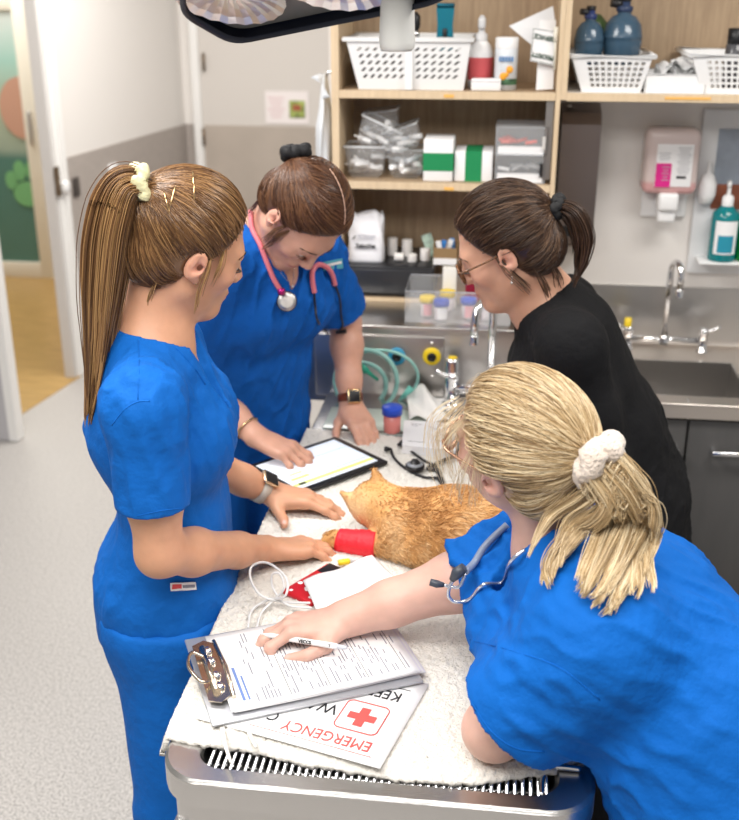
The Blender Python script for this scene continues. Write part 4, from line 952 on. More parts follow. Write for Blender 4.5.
# ------------------------------------------------------------------ towel
ZT = .914
tw = mat('terry_towel', (.80, .77, .715), .95, bump=.9, bscale=260, bdist=.004)
tp = [P(a, c, z=ZT) for a, c in ((166, 733), (205, 741), (240, 744), (300, 758), (400, 774), (480, 779), (540, 770), (592, 752))]
nx_, ny_ = 210, 330
ux = np.linspace(0, 1, nx_ + 1); vy = np.linspace(0, 1, ny_ + 1); U, Vv = np.meshgrid(ux, vy, indexing='ij')
xx = -.497 + (.185 + .497) * U
yn = np.interp(xx, [p[0] for p in tp], [p[1] for p in tp]); yf = 2.41 + .015 * np.sin(9 * xx)
yy = yn + (yf - yn) * Vv
fl = np.stack([xx, yy, 0 * xx], -1).reshape(-1, 3)
zz_ = ZT + .0025 * wob(fl, 3, 22).reshape(xx.shape) + .0016 * RNG.normal(size=xx.shape)
ex = np.maximum(TX0 - .006 - xx, 0); bend = np.minimum(ex, .012)
zz_ -= np.where(ex > 0, ex * .95, 0); xs_ = np.where(ex > 0, TX0 - .006 - ex * .22 - .006 * np.sin(yy * 26) * np.minimum(ex / .05, 1), xx)
exr = np.maximum(xx - .168, 0); zz_ -= exr * .9; xs_ = np.where(exr > 0, .168 + exr * .2, xs_)
edge_n = np.minimum(Vv * (yf - yn) / .03, 1); zz_ -= .010 * (1 - edge_n) ** 2; 
top = np.stack([xs_, yy, zz_], -1).reshape(-1, 3)
idx = np.arange((nx_ + 1) * (ny_ + 1)).reshape(nx_ + 1, ny_ + 1)
Qt = np.stack([idx[:-1, :-1], idx[1:, :-1], idx[1:, 1:], idx[:-1, 1:]], -1).reshape(-1, 4)
tow = npmesh('towel', top, Qt, tw, smooth=True); tag(tow, 'cream terry towel spread over the treatment table', 'towel')
sm = tow.modifiers.new('th', 'SOLIDIFY'); sm.thickness = .008; sm.offset = -1
# fabric ties hanging at the near edge
for k_, (a, c) in enumerate((((222, 727), (231, 763)), ((248, 727), (256, 748)))):
    p0, p1 = P(*a, z=ZT + .004), P(*c, z=ZT + .003); sd = nrm(np.cross(p1 - p0, ZZ)) * .004
    b = MB(); pts = [p0, (p0 + p1) / 2 + sd * .6 + A(0, 0, .003), p1]; sp_ = spline(pts, 6); b.grid(lambda u, v: sp_[min(len(sp_) - 1, int(round(u * (len(sp_) - 1))))] + sd * (v * 2 - 1) * (1 - .5 * u), 12, 2, .0015)
    tag(b.build('cloth_tie', mat('tie_cloth', (.80, .77, .70), .9)), ('longer white cloth tie over the near edge of the table' if k_ == 0 else 'shorter white cloth tie beside the clipboard corner'), 'tie')

# ------------------------------------------------------------------ clipboard, papers, emergency sign
NL = P(238, 713, z=.925); NR = P(420, 675, z=.925); ldir = nrm(NR - NL); ldir[2] = 0; ldir = nrm(ldir); pdir = A(-ldir[1], ldir[0], 0); ca = atan2(ldir[1], ldir[0])
org = A(NL[0], NL[1], 0)
def on(l, p, z): q = org + ldir * l + pdir * p; q[2] = z; return q
zb_ = ZT + .007
cb = thing('clipboard', 'grey metal clipboard with a spring clip at its left end on the towel', 'clipboard', on(.13, .105, zb_), (0, 0, ca))
MB().box((-.005, -.004, .002), (.335, .235, .004), bev=.0015).build('board', mat('grey_board', (.50, .51, .54), .38, .6), cb)
bz = mat('worn_clip_steel', (.66, .58, .48), .25, 1)
b = MB(); b.prism([(-.168, -.075), (-.150, -.085), (-.132, -.07), (-.128, .07), (-.146, .085), (-.166, .075)], .012, .0145)
b.tube([(-.13, -.078, .0145), (-.126, 0, .017), (-.13, .078, .0145)], .0035, 8); b.build('clip_plate', bz, cb)
b = MB(); b.tube(spline([(-.150, -.03, .017), (-.172, -.04, .026), (-.184, 0, .03), (-.172, .04, .026), (-.150, .03, .017)], 6), .003, 8); b.tube([(-.152, -.06, .017), (-.152, .06, .017)], .006, 10); b.build('clip_lever', bz, cb)
for y_ in (-.05, -.02, .02, .05): MB().lathe([(.008, 0), (.008, .004), (.004, .008), (0, .008)], (-.145, y_, .0145), 12).build('rivet', M['chrome'], cb)
# the sheets held by the clip
pl = mat('lilac_paper', (.80, .78, .86), .8)
for k_ in range(5):
    zz = zb_ + .0055 + .0014 * k_
    def shf(u, v, k_=k_, zz=zz):
        q = on(.297 * u - .004 * k_ + .006, .21 * v - .002 * (k_ % 2) - .001 * k_, zz + .002 * (u ** 3) * (k_ + 1) * .6 * (1 - v) + (.0008 * sin(7 * u + k_))); return q
    b = MB(); b.grid(shf, 16, 10, .0004)
    o = b.build('form_sheet', M['paper'] if k_ in (4, 3, 1) else pl)
    if k_ == 4:
        tag(o, 'printed form on top of the papers on the clipboard', 'paper'); top_sheet = o; shf_top = shf
    else: tag(o, ('lowest lilac sheet under the forms on the clipboard', 'second sheet from the bottom on the clipboard', 'lilac sheet in the middle of the clipboard papers', 'white sheet just beneath the top form')[k_], 'paper', None)
def prt(b, u0, u1, v0, v1):
    q = [shf_top(u, v) + A(0, 0, .0007) for u, v in ((u0, v0), (u1, v0), (u1, v1), (u0, v1))]
    b._done([b.bm.faces.new([b.bm.verts.new(x) for x in q])])
r = random.Random(4); b = MB(); b2 = MB()
for i in range(44):
    u = .15 + .019 * i
    if i % 11 == 9: prt(b2, u, u + .003, .05, .95); continue
    v = .06
    while v < .9:
        l = r.choice((.06, .10, .16, .22)); 
        if r.random() < (.78 if 8 < i < 40 else .45): prt(b, u, u + .006, v, min(.94, v + l))
        v += l + r.choice((.02, .05, .14))
b.build('form_print', M['greyink'], top_sheet); b2.build('form_rule', M['ink'], top_sheet)
b = MB(); prt(b, .075, .09, .10, .52); prt(b, .105, .115, .10, .40); b.build('form_heading', mat('blue_heading', (.16, .25, .55), .7), top_sheet)

SBc = P(380, 770, z=ZT + .002); SRc = P(428, 687, z=ZT + .002); sv = nrm(SRc - SBc); su = A(-sv[1], sv[0], 0)   # su runs left along the long side
sg = thing('emergency_sign', 'white EMERGENCY sign with a red cross lying under the clipboard', 'sign', (0, 0, 0))
def so(a, c, z=0.0): q = SBc + su * a + sv * c; q[2] = ZT + .0035 + z; return q
b = MB(); b.grid(lambda u, v: so(.297 * u, .21 * v, .001 * sin(3 * u)), 12, 6, .0008); b.build('sheet', mat('laminated_white', (.88, .88, .88), .3), sg)
Rm = Matrix((tuple(su), tuple(-sv), (0, 0, 1))).transposed()
zt_ = .0022; salmon = mat('salmon_print', (.78, .10, .09), .6)
text('sign_text', 'EMERGENCY', .031, salmon, sg, so(.098, .036, zt_), Rm, sx=.80)
text('sign_text', 'C', .031, M['ink'], sg, so(.190, .036 + .012, zt_), Rm, sx=.8)
text('sign_text', 'WA', .034, M['ink'], sg, so(.132, .096, zt_), Rm, sx=.9)
text('sign_text', 'KEEP', .031, M['ink'], sg, so(.055, .160, zt_), Rm, sx=.82)
def bar(b, a0, a1, c0, c1): b._done([b.bm.faces.new([b.bm.verts.new(so(x, y, zt_)) for x, y in ((a0, c0), (a1, c0), (a1, c1), (a0, c1))])])
b = MB(); bar(b, .02, .215, .0155, .0168); b.build('sign_rule', salmon, sg)
b = MB(); bar(b, .02, .10, .1805, .182); b.build('sign_rule', M['ink'], sg)
ec = (.066, .094); b = MB(); w_ = .0075; l_ = .022
bar(b, ec[0] - w_, ec[0] + w_, ec[1] - l_, ec[1] + l_); bar(b, ec[0] - l_, ec[0] - w_, ec[1] - w_, ec[1] + w_); bar(b, ec[0] + w_, ec[0] + l_, ec[1] - w_, ec[1] + w_)
rr = [so(ec[0] + (.034 - .010) * sx_ + .010 * cos(a), ec[1] + (.034 - .010) * sy_ + .010 * sin(a), zt_) for sx_, sy_, a0 in ((1, 1, 0), (-1, 1, pi / 2), (-1, -1, pi), (1, -1, 1.5 * pi)) for a in np.linspace(a0, a0 + pi / 2, 7)]
b.tube(rr, .0010, 6, closed=True); b.build('red_cross', salmon, sg)

# pen
pa, pb = P(260, 634, z=.947), P(347, 648, z=.966)
t = thing('pen', 'white VECCS ballpoint pen held over the clipboard', 'pen', (0, 0, 0)); d = nrm(pb - pa); L = np.linalg.norm(pb - pa)
MB().tube([pa + d * s_ * L for s_ in (0, .03, .12, .86, .865, .9)], [.0012, .002, .0046, .0048, .0048, .0042], 14).build('barrel', M['plastic'], t)
MB().tube([pa + d * s_ * L for s_ in (.9, .91, .99, 1.0)], [.0036, .004, .003, .002], 12).build('clicker', mat('pen_grey', (.62, .64, .70), .3), t)
yv = nrm(np.cross(CF, d)); yv = -yv if yv @ CU < 0 else yv; nv_ = nrm(np.cross(d, yv)); Rp = Matrix((tuple(d), tuple(yv), tuple(nv_))).transposed()
text('pen_text', 'VECCS', .0078, M['ink'], t, pa + d * L * .54 + nv_ * .0049, Rp, bold=.0002)
b = MB(); b.tube([pa + d * L * .82 + nv_ * .0048 - yv * .002, pa + d * L * .82 + nv_ * .0048 + yv * .002], .0005, 5); b.tube([pa + d * L * .808 + nv_ * .0048 + yv * .002, pa + d * L * .832 + nv_ * .0048 + yv * .002], .0005, 5); b.build('pen_mark', M['ink'], t)

# ------------------------------------------------------------------ tablet
tc_ = A(-.396, 2.190, ZT + .003); ta = radians(48)
t = thing('tablet', 'black tablet with a lit chart screen under the fingers on the towel', 'tablet', tuple(tc_), (0, 0, ta))
MB().box((0, 0, .005), (.262, .190, .009), bev=.0035, seg=3).build('body', M['black'], t)
scr = mat('lit_screen', (.75, .80, .86), .15, emit=(.72, .82, .95), estr=.45)
so_ = MB().box((0, 0, .0098), (.226, .158, .0008)).build('screen', scr, t)
b = MB(); b.box((0, -.062, .0104), (.222, .012, .0003)); b.box((-.075, -.035, .0104), (.05, .010, .0003)); b.box((-.07, -.012, .0104), (.035, .006, .0003)); b.build('screen_row', mat('yellow_row', (.72, .80, .25), .2, emit=(.70, .80, .25), estr=.4), so_)
b = MB(); b.box((0, -.046, .0104), (.222, .002, .0003)); b.box((0, .03, .0104), (.222, .0015, .0003)); b.build('screen_line', mat('screen_grey', (.45, .55, .68), .2, emit=(.4, .5, .65), estr=.3), so_)
MB().box((-.09, -.063, .0107), (.018, .009, .0003)).build('screen_button', M['ink'], so_)

# ------------------------------------------------------------------ box with drawings, stethoscope, cup, cloth
q = [P(402, 452, z=ZT + .004), P(455, 458, z=ZT + .004), P(466, 421, z=ZT + .03), P(404, 417, z=ZT + .03)]
t = thing('drawing_box', 'flat white box lid with fine line drawings at the far end of the towel', 'box', (0, 0, 0))
b = MB(); up_ = A(0, 0, .022); f = [b.bm.verts.new(x) for x in q]; 
q = [A(x[0], x[1], 0) for x in q]
b = MB(); b.prism([(x[0], x[1]) for x in q], ZT + .001, ZT + .022); b.build('box', mat('white_card_box', (.82, .82, .84), .5), t)
def bo(u, v): x = (q[0] * (1 - u) + q[1] * u) * (1 - v) + (q[3] * (1 - u) + q[2] * u) * v; return A(x[0], x[1], ZT + .0225)
b = MB()
for pts in (((.42, .80), (.55, .72), (.68, .70), (.72, .82), (.60, .88), (.55, .72)), ((.55, .66), (.66, .55), (.78, .40), (.88, .42)), ((.66, .55), (.60, .35), (.70, .28), (.78, .40)), ((.12, .86), (.3, .86)), ((.14, .80), (.24, .80)), ((.1, .16), (.4, .18))):
    b.tube([bo(*x) for x in spline([A(*y_, 0)[:2] for y_ in pts], 5)] if len(pts) > 2 else [bo(*x) for x in pts], .0006, 5)
b.build('line_drawing', mat('drawing_ink', (.22, .22, .25), .7), t)
b = MB(); b.tube([bo(.93, .2), bo(.97, .22), bo(.95, .28)], .0016, 6); b.build('red_mark', M['red'], t)
cup(tuple(A(P(392, 432, z=ZT)[0], P(392, 432, z=ZT)[1], ZT + .002)), M['blue_lid'], None, 'blue lidded specimen cup of pink fluid standing on the table by the watch', h=.066, r=.0215, fill=mat('pink_fluid', (.85, .30, .27), .2, trans=.25))
# white cloth by the tap and tray strip
cc = P(432, 410, z=.92)
def clf(u, v): return (cc[0] + (u - .5) * .11 - .02 * v, cc[1] + (v - .5) * .16 + .03, .907 + .028 * (1 - abs(2 * u - .8)) * (.4 + .6 * v) + .010 * sin(9 * u + 5 * v) + .012 * v * (1 - u))
b = MB(); b.grid(clf, 26, 20, .001); tag(b.build('white_cloth', mat('tissue', (.83, .82, .80), .8, bump=.3, bscale=30)), 'crumpled white cloth between the drawing box and the tap pillar', 'cloth')
q0 = P(372, 412, z=.905); b = MB(); b.box((q0[0] + .02, 2.52, .903), (.26, .14, .004), bev=.001); t = b.build('glass_slide_tray', mat('pale_green_glass', (.62, .70, .64), .15)); tag(t, 'pale green glass sheet beyond the towel under the pink cup', 'sheet')

zs = ZT + .007
def tp_(l, z=zs): return [P(a, c, z=z) for a, c in l]
t = thing('black_stethoscope', 'black stethoscope lying on the towel beyond the cat', 'stethoscope', (0, 0, 0))
MB().tube(spline(tp_([(391, 449), (393, 456), (400, 464), (412, 472), (424, 477), (438, 478)]), 8), .0032, 8).build('ear_tube', M['rubber'], t)
MB().tube(spline(tp_([(399, 444), (412, 452), (425, 461), (436, 466), (440, 472), (438, 478)]), 8), .0032, 8).build('ear_tube', M['rubber'], t)
for a, c in (((384, 449), (391, 449)), ((405, 441), (398, 445))):
    p0, p1 = P(*a, z=zs + .002), P(*c, z=zs + .002); MB().tube([p0, p0 + (p1 - p0) * .3, p1], [.005, .0065, .003], 10).build('ear_tip', M['rubber'], t)
MB().tube(spline(tp_([(438, 478), (442, 483), (442, 480), (436, 470), (428, 468), (440, 462), (455, 455), (463, 446), (467, 436)], zs + .003), 8), .0045, 8).build('tube', M['rubber'], t)
c = P(415, 468, z=zs + .004); b = MB(); b.lathe([(0, 0), (.021, 0), (.022, .003), (.022, .008), (.012, .012), (.008, .02), (0, .021)], c, 24); co = b.build('chest_piece', M['black'], t)
MB().lathe([(.019, .0085), (.0195, .0105), (.012, .0128)], c, 24).build('diaphragm', mat('grey_disc', (.25, .27, .30), .25), co)

# ------------------------------------------------------------------ line, port, red phone, pouch
t = thing('fluid_line', 'thin white fluid line coiled on the towel beside the forearm', 'line', (0, 0, 0))
wl = mat('soft_white_tube', (.78, .78, .78), .35)
z1 = ZT + .010
MB().tube(spline([P(a, c, z=z_) for a, c, z_ in ((248, 628, z1), (252, 610, z1), (268, 600, z1 + .006), (285, 596, z1 + .03), (286, 578, z1 + .05), (268, 563, z1 + .05), (252, 566, z1 + .04), (251, 580, z1 + .03), (262, 596, z1 + .02), (285, 602, z1 + .006), (310, 603, z1 + .012))], 10), .0022, 7).build('tube', wl, t)
MB().tube(spline([P(a, c, z=z_) for a, c, z_ in ((256, 630, z1), (262, 612, z1), (274, 600, z1 + .01), (284, 588, z1 + .035), (280, 574, z1 + .05), (272, 575, z1 + .045), (274, 590, z1 + .02), (288, 605, z1 + .01), (312, 608, z1 + .01))], 10), .0022, 7).build('tube', wl, t)
pa, pb = P(338, 563, z=ZT + .012), P(350, 561, z=ZT + .014); d = pb - pa
t = thing('injection_port', 'yellow capped injection port beside the bandaged paw', 'port', (0, 0, 0))
MB().tube([pa, pa + d * .1, pa + d * .85, pb], [.0045, .006, .006, .004], 10).build('cap', M['yellow'], t)
MB().tube([pb, pb + d * .5, pb + d * 1.3], [.0035, .003, .002], 8).build('hub', mat('clear_hub', (.85, .85, .86), .2, trans=.4), t)
q = [P(a, c, z=ZT + .002) for a, c in ((287, 592), (322, 571), (352, 580), (318, 606))]
cen = sum(q) / 4; ax_ = nrm(q[1] - q[0]); a_ = atan2(ax_[1], ax_[0])
t = thing('red_phone', 'phone in a red patterned case half under the white pouch', 'phone', (cen[0], cen[1], ZT + .002), (0, 0, a_))
MB().box((0, 0, .005), (.125, .072, .010), bev=.004, seg=3).build('case', mat('red_case', (.55, .01, .02), .35), t)
MB().box((.045, .008, .0104), (.035, .045, .0012), bev=.0004).build('screen', M['black'], t)
b = MB(); r = random.Random(3)
for i in range(16): b.lathe([(0, .0003), (.0035 + .002 * r.random(), 0)], (-.055 + .07 * r.random(), -.03 + .06 * r.random(), .0103), 8)
b.build('case_pattern', M['paper'], t)
pq = [P(303, 581, z=ZT + .020), P(372, 556, z=ZT + .035), P(402, 582, z=ZT + .012), P(322, 624, z=ZT + .012)]
def pouch(u, v):
    p = (pq[0] * (1 - u) + pq[1] * u) * (1 - v) + (pq[3] * (1 - u) + pq[2] * u) * v
    return p + A(0, 0, .018 * sin(pi * u) * sin(pi * v) + .003 * sin(9 * u + 4 * v))
b = MB(); b.grid(pouch, 24, 18, .0012); t = tag(b.build('white_pouch', mat('white_pouch', (.86, .86, .86), .5, bump=.15, bscale=40)), 'white paper pouch propped between the cat and the clipboard', 'pouch')
b = MB()
for i in range(7):
    for j in range(2): 
        u0 = .66 + .02 * (i % 2); p0 = pouch(u0 + j * .13, .15 + .05 * i) + A(0, 0, .0012); p1 = pouch(u0 + j * .13 + .10, .15 + .05 * i) + A(0, 0, .0012); b.tube([p0, (p0 + p1) / 2 + A(0, 0, .0004), p1], .0005, 4)
b.build('pouch_print', mat('pale_print', (.62, .62, .66), .7), t)

# ------------------------------------------------------------------ surgical lamp
lamp = thing('surgical_lamp', 'black rimmed surgical lamp head with faceted reflectors and a white handle over the table', 'lamp', (0, 0, 0))
nl = nrm(A(.03, .46, .86)); v1 = P(232, 40, Y=1.68)
def onp(px, py):
    q = CF + (px - 369.5) / FPX * CR - (py - 410) / FPX * CU; return EYE + ((v1 - EYE) @ nl) / (q @ nl) * q
pts = [onp(*q) for q in ((180, 10), (232, 40), (330, 20), (440, -2), (486, -38), (470, -70), (360, -96), (240, -84), (180, -40))]
lc = onp(335, -32)
e1 = nrm(v1 - lc); e2 = np.cross(nl, e1)
pts.sort(key=lambda p: atan2((p - lc) @ e2, (p - lc) @ e1))
LM = Matrix(((e1[0], e2[0], nl[0], lc[0]), (e1[1], e2[1], nl[1], lc[1]), (e1[2], e2[2], nl[2], lc[2]), (0, 0, 0, 1)))
poly = [((p - lc) @ e1, (p - lc) @ e2) for p in pts]
lamp.matrix_world = LM
def rnd(poly, sc, r=.03, n=5):
    P2 = [np.array(p) * sc for p in poly]; o = []
    for i in range(len(P2)):
        a, c, d = P2[i - 1], P2[i], P2[(i + 1) % len(P2)]; u1 = (a - c) / np.linalg.norm(a - c); u2 = (d - c) / np.linalg.norm(d - c)
        s0, s1 = c + u1 * r, c + u2 * r
        for k in range(n + 1):
            t_ = k / n; o.append(tuple((1 - t_) ** 2 * s0 + 2 * t_ * (1 - t_) * c + t_ * t_ * s1))
    return o
b = MB(); ring(b, [(rnd(poly, .955), -.004), (rnd(poly, .965), -.012), (rnd(poly, .99), -.010), (rnd(poly, 1.0), -.004), (rnd(poly, 1.0), .012), (rnd(poly, .97), .03)])
b.build('rim', mat('navy_rubber', (.012, .016, .032), .35), lamp)
b = MB(); b.prism(rnd(poly, .972), .03, .075); b.build('housing', mat('lamp_housing', (.70, .70, .72), .4), lamp)
b = MB(); b.prism(rnd(poly, .962), .0105, .028); b.build('under_plate', mat('lamp_grey', (.20, .20, .195), .35), lamp)
refl = mat('faceted_reflector', (.80, .79, .77), .32, 1.0)
lens = mat('lamp_glass', (.96, .98, 1.0), .05, trans=1.0, ior=1.05)
for k, (rx_, ry_) in enumerate(((228, -6), (337, -22), (436, -36), (258, -58), (360, -70))):
    w_ = onp(rx_, ry_) - lc; c = (w_ @ e1, w_ @ e2, 0)
    b = MB(); n = 40
    rings = []
    for (r_, z_) in ((.080, -.004), (.068, .001), (.052, .005), (.032, .0075), (.012, .009)):
        rings.append([b.bm.verts.new((c[0] + r_ * (1 + .012 * (i % 2)) * cos(2 * pi * i / n), c[1] + r_ * (1 + .012 * (i % 2)) * sin(2 * pi * i / n), z_ - (.0015 if i % 2 else 0))) for i in range(n)])
    b._done([b.bm.faces.new((p[i], p[(i + 1) % n], q[(i + 1) % n], q[i])) for p, q in zip(rings, rings[1:]) for i in range(n)], False)
    o = b.build('reflector', refl, lamp)
    MB().lathe([(0, .002), (.011, .003), (.012, .010)], c, 16).build('bulb', mat('lamp_bulb', (.8, .72, .62), .3), o)
# handle hangs along world vertical below the head
h0 = P(393, -60, Y=1.56); hb = P(397, 51, Y=1.56)
hx = thing('lamp_handle', 'white tubular handle hanging under the surgical lamp', 'handle', tuple(hb))
r_ = .0250; Lh = h0[2] - hb[2]
MB().lathe([(0, 0), (r_ * .80, 0), (r_ * .95, .004), (r_, .012), (r_ * .92, Lh * .5), (r_ * 1.0, Lh), (0, Lh)], (0, 0, 0), 28).build('grip', mat('handle_white', (.80, .80, .77), .25), hx)
MB().tube(spline([(0, 0, Lh - .01), (.002, .01, Lh + .05), tuple(lc + nl * .09 - hb)], 8), .014, 12).build('bracket', M['plastic'], hx)
# ------------------------------------------------------------------ people: skin, hair, clothes
def frame(a_deg, pitch_deg=0.0, roll_deg=0.0):
    """columns right, forward, up; a = heading from +X towards +Y, pitch = nodding down, roll = head tipped to its right"""
    a, p, r = radians(a_deg), radians(pitch_deg), radians(roll_deg)
    h = A(cos(a), sin(a), 0); right = A(sin(a), -cos(a), 0)
    f = cos(p) * h - sin(p) * ZZ; u = sin(p) * h + cos(p) * ZZ
    r2 = cos(r) * right - sin(r) * u; u2 = sin(r) * right + cos(r) * u
    return np.stack([r2, f, u2], 1)

def skin_mat(name, col, lip=(.52, .16, .14), nail=(.80, .50, .44), blush=(.72, .34, .27)):
    m = mat(name, col, .42, sss=.12, bump=.05, bscale=320, var=.05, vscale=45, spec=.4, bdist=.002)
    attr_mix(m, 'blush', blush, 0, 1.6); attr_mix(m, 'lip', lip); attr_mix(m, 'nail', nail)
    return m

def hair_mat(name, dark, mid, light, rough=.30):
    m = mat(name, mid, rough, spec=.6); nt = m.node_tree; b = nt.nodes['Principled BSDF']
    at = nt.nodes.new('ShaderNodeAttribute'); at.attribute_name = 'rnd'; cr = nt.nodes.new('ShaderNodeValToRGB'); e = cr.color_ramp.elements
    e[0].color = (*dark, 1); e[1].color = (*light, 1); e[0].position = .05; e[1].position = .95; x = e.new(.5); x.color = (*mid, 1)
    nt.links.new(at.outputs['Fac'], cr.inputs[0]); nt.links.new(cr.outputs[0], b.inputs['Base Color'])
    return m

def add_head(fd, c, R, s=1.0, ears=True):
    W = lambda *p: c + R @ (s * A(*p))
    E = lambda p, r, k=.01, mode='u', M=None: fd.ell(W(*p), A(*r) * s, R if M is None else R @ M, k * s, mode)
    C = lambda p, q, ra, rb, k=.01, mode='u': fd.cone(W(*p), W(*q), ra * s, rb * s, k * s, mode)
    E((0, -.012, .040), (.073, .095, .086), .03); E((0, .028, -.030), (.056, .060, .080), .04)
    for x in (-1, 1):
        C((x * .046, .002, -.052), (x * .008, .068, -.094), .019, .018, .03)
        E((x * .040, .060, -.020), (.020, .020, .018), .03)
    E((0, .076, .024), (.046, .015, .012), .025); E((0, .082, -.097), (.017, .014, .013), .025)
    E((0, .078, -.058), (.027, .022, .022), .02)
    for x in (-1, 1): E((x * .031, .096, .004), (.017, .014, .011), .012, 's')
    C((0, .088, .014), (0, .110, -.026), .0070, .0098, .012)
    for x in (-1, 1): E((x * .0105, .101, -.030), (.0075, .010, .0075), .006); E((x * .006, .105, -.0385), (.0035, .005, .003), .003, 's')
    E((0, .0965, -.0575), (.021, .0065, .0042), .004); E((0, .0950, -.0675), (.018, .0072, .0052), .004); E((0, .103, -.0622), (.019, .004, .0012), .002, 's')
    for x in (-1, 1):
        E((x * .031, .0765, .0072), (.0150, .0135, .0108), .004); E((x * .031, .0755, -.0062), (.0140, .0125, .0062), .004)
        if ears:
            a = x * radians(24); M = np.array([[cos(a), sin(a), 0], [-sin(a), cos(a), 0], [0, 0, 1]]); t = radians(-12); M = M @ np.array([[1, 0, 0], [0, cos(t), -sin(t)], [0, sin(t), cos(t)]])
            E((x * .0805, -.010, .001), (.0082, .0165, .0275), .005, 'u', M); E((x * .0885, -.010, .005), (.0085, .0112, .0185), .003, 's', M); E((x * .0835, -.003, -.001), (.0060, .0065, .0085), .003, 's', M)
            E((x * .0815, .0065, -.003), (.0040, .0040, .0055), .003, 'u', M); E((x * .0815, -.013, .006), (.0030, .0035, .0125), .003, 'u', M); E((x * .0775, .000, -.0235), (.0062, .0085, .0095), .006)

def add_hand(fd, w, d, back, side, pose, s=1.0, thumb=None, nails=None):
    """palm and five fingers; d points along the fingers, back is the normal of the back of the hand; pose = four (spread, mcp, pip, dip) in degrees"""
    y = nrm(d); z = nrm(A(*back) - y * (A(*back) @ y)); x = np.cross(y, z); th = -1 if side == 'R' else 1
    Wp = lambda a, b, c: A(*w) + s * (a * th * x + b * y + c * z)
    ks = [(.0265, .084, .002), (.0085, .089, .004), (-.0095, .085, .003), (-.0255, .076, .000)]
    for i, k in enumerate(ks):
        fd.cone(Wp(k[0] * .52, .002, 0), Wp(k[0], k[1] - .006, k[2] - .004), .0150 * s, .0112 * s, .014 * s)
    fd.ell(Wp(.001, .045, -.004), A(.034, .046, .0125) * s, np.stack([x, y, z], 1), .012 * s)
    fd.ell(Wp(.022, .034, -.008), A(.017, .030, .014) * s, np.stack([x, y, z], 1), .012 * s)
    lens = [(.041, .025, .021), (.045, .028, .022), (.042, .026, .021), (.033, .020, .019)]; rad = [(.0098, .0086, .0078, .0066), (.0098, .0087, .0080, .0067), (.0094, .0083, .0076, .0064), (.0085, .0074, .0068, .0058)]
    tips = []
    for i in range(4):
        sp, a1, a2, a3 = [radians(v) for v in pose[i]]; d0 = cos(sp) * y + sin(sp) * th * x; p = Wp(*ks[i]); pts = [p - .012 * s * d0, p]; a = 0
        for L, aa in zip(lens[i], (a1, a2, a3)):
            a += aa; dv = cos(a) * d0 - sin(a) * z; p = p + L * s * dv; pts.append(p)
        rr = [rad[i][0] * s * .95] + [r * s for r in rad[i]]
        fd.chain(pts, rr, .0045 * s, .004 * s); fd.ell(pts[1], A(.0104, .012, .0098) * s * (1 if i < 3 else .9), np.stack([x, y, z], 1), .008 * s)
        for q in (2, 3): fd.ell(pts[q], A(1, 1, 1) * rad[i][q - 1] * s * 1.07, None, .005 * s)
        tips.append((pts[-1] - .002 * s * dv + (cos(a) * z + sin(a) * d0) * rad[i][3] * s * .8, dv))
    tp = thumb or ((.019, .018, -.004), (.043, .044, -.010), (.056, .072, -.014), (.062, .096, -.016))
    tpts = [Wp(*q) for q in tp]; fd.chain(tpts, [.0150 * s, .0122 * s, .0100 * s, .0080 * s], .010 * s, .005 * s)
    dv = nrm(tpts[3] - tpts[2]); nn = nrm(np.cross(dv, np.cross(th * x * .6 + z, dv))); tips.append((tpts[3] + nn * .0066 * s, dv))
    if nails is not None: nails.extend(tips)
    return tips

def arm(fd, sh, el, wr, s=1.0, up=.046, fo=.038):
    sh, el, wr = A(*sh), A(*el), A(*wr)
    fd.chain([sh, sh * .45 + el * .55, el], [up * 1.05 * s, up * s, .0365 * s], .03, .03)
    fd.chain([el, el * .72 + wr * .28, el * .3 + wr * .7, wr], [.0365 * s, fo * 1.02 * s, .0300 * s, .0262 * s], .022, .02)

class Person:
    def __init__(s, name, label, skin, base):
        s.root = thing(name, label, 'person'); s.skin = skin; s.nails = []; s.V = {}; s.base = base
    def add(s, name, fd, m, smooth=1, attrs=None, fold=None, post=None):
        V, Q = fd.nets(); V = relax(V, Q, smooth, .5)
        if fold: N = vnormals(V, Q); V = V + N * fold(V, N)[:, None]
        if post: V = post(V)
        at = attrs(V) if attrs else None
        o = npmesh(name, V, Q, m, s.root, at); s.V[name] = (V, Q)
        return o
    def bvh(s, *names):
        vs, ps, n = [], [], 0
        for k in names:
            V, Q = s.V[k]; vs.append(V); ps.append(Q + n); n += len(V)
        return BVHTree.FromPolygons([tuple(v) for v in np.concatenate(vs)], [tuple(int(i) for i in q) for q in np.concatenate(ps)])

def hit(bv, px, py, off=0.0):
    """where the line of sight through a photo pixel first meets a surface"""
    d = nrm(CF + (px - 369.5) / FPX * CR - (py - 410) / FPX * CU)
    loc, n, i, dist = bv.ray_cast(Vector(EYE), Vector(d))
    if loc is None: return None
    n = A(*n); n = -n if n @ d > 0 else n
    return A(*loc) + n * off
def hits(bv, pts, off):
    o = []
    for p in pts:
        h = hit(bv, p[0], p[1], off)
        if h is not None: o.append(h)
    return o

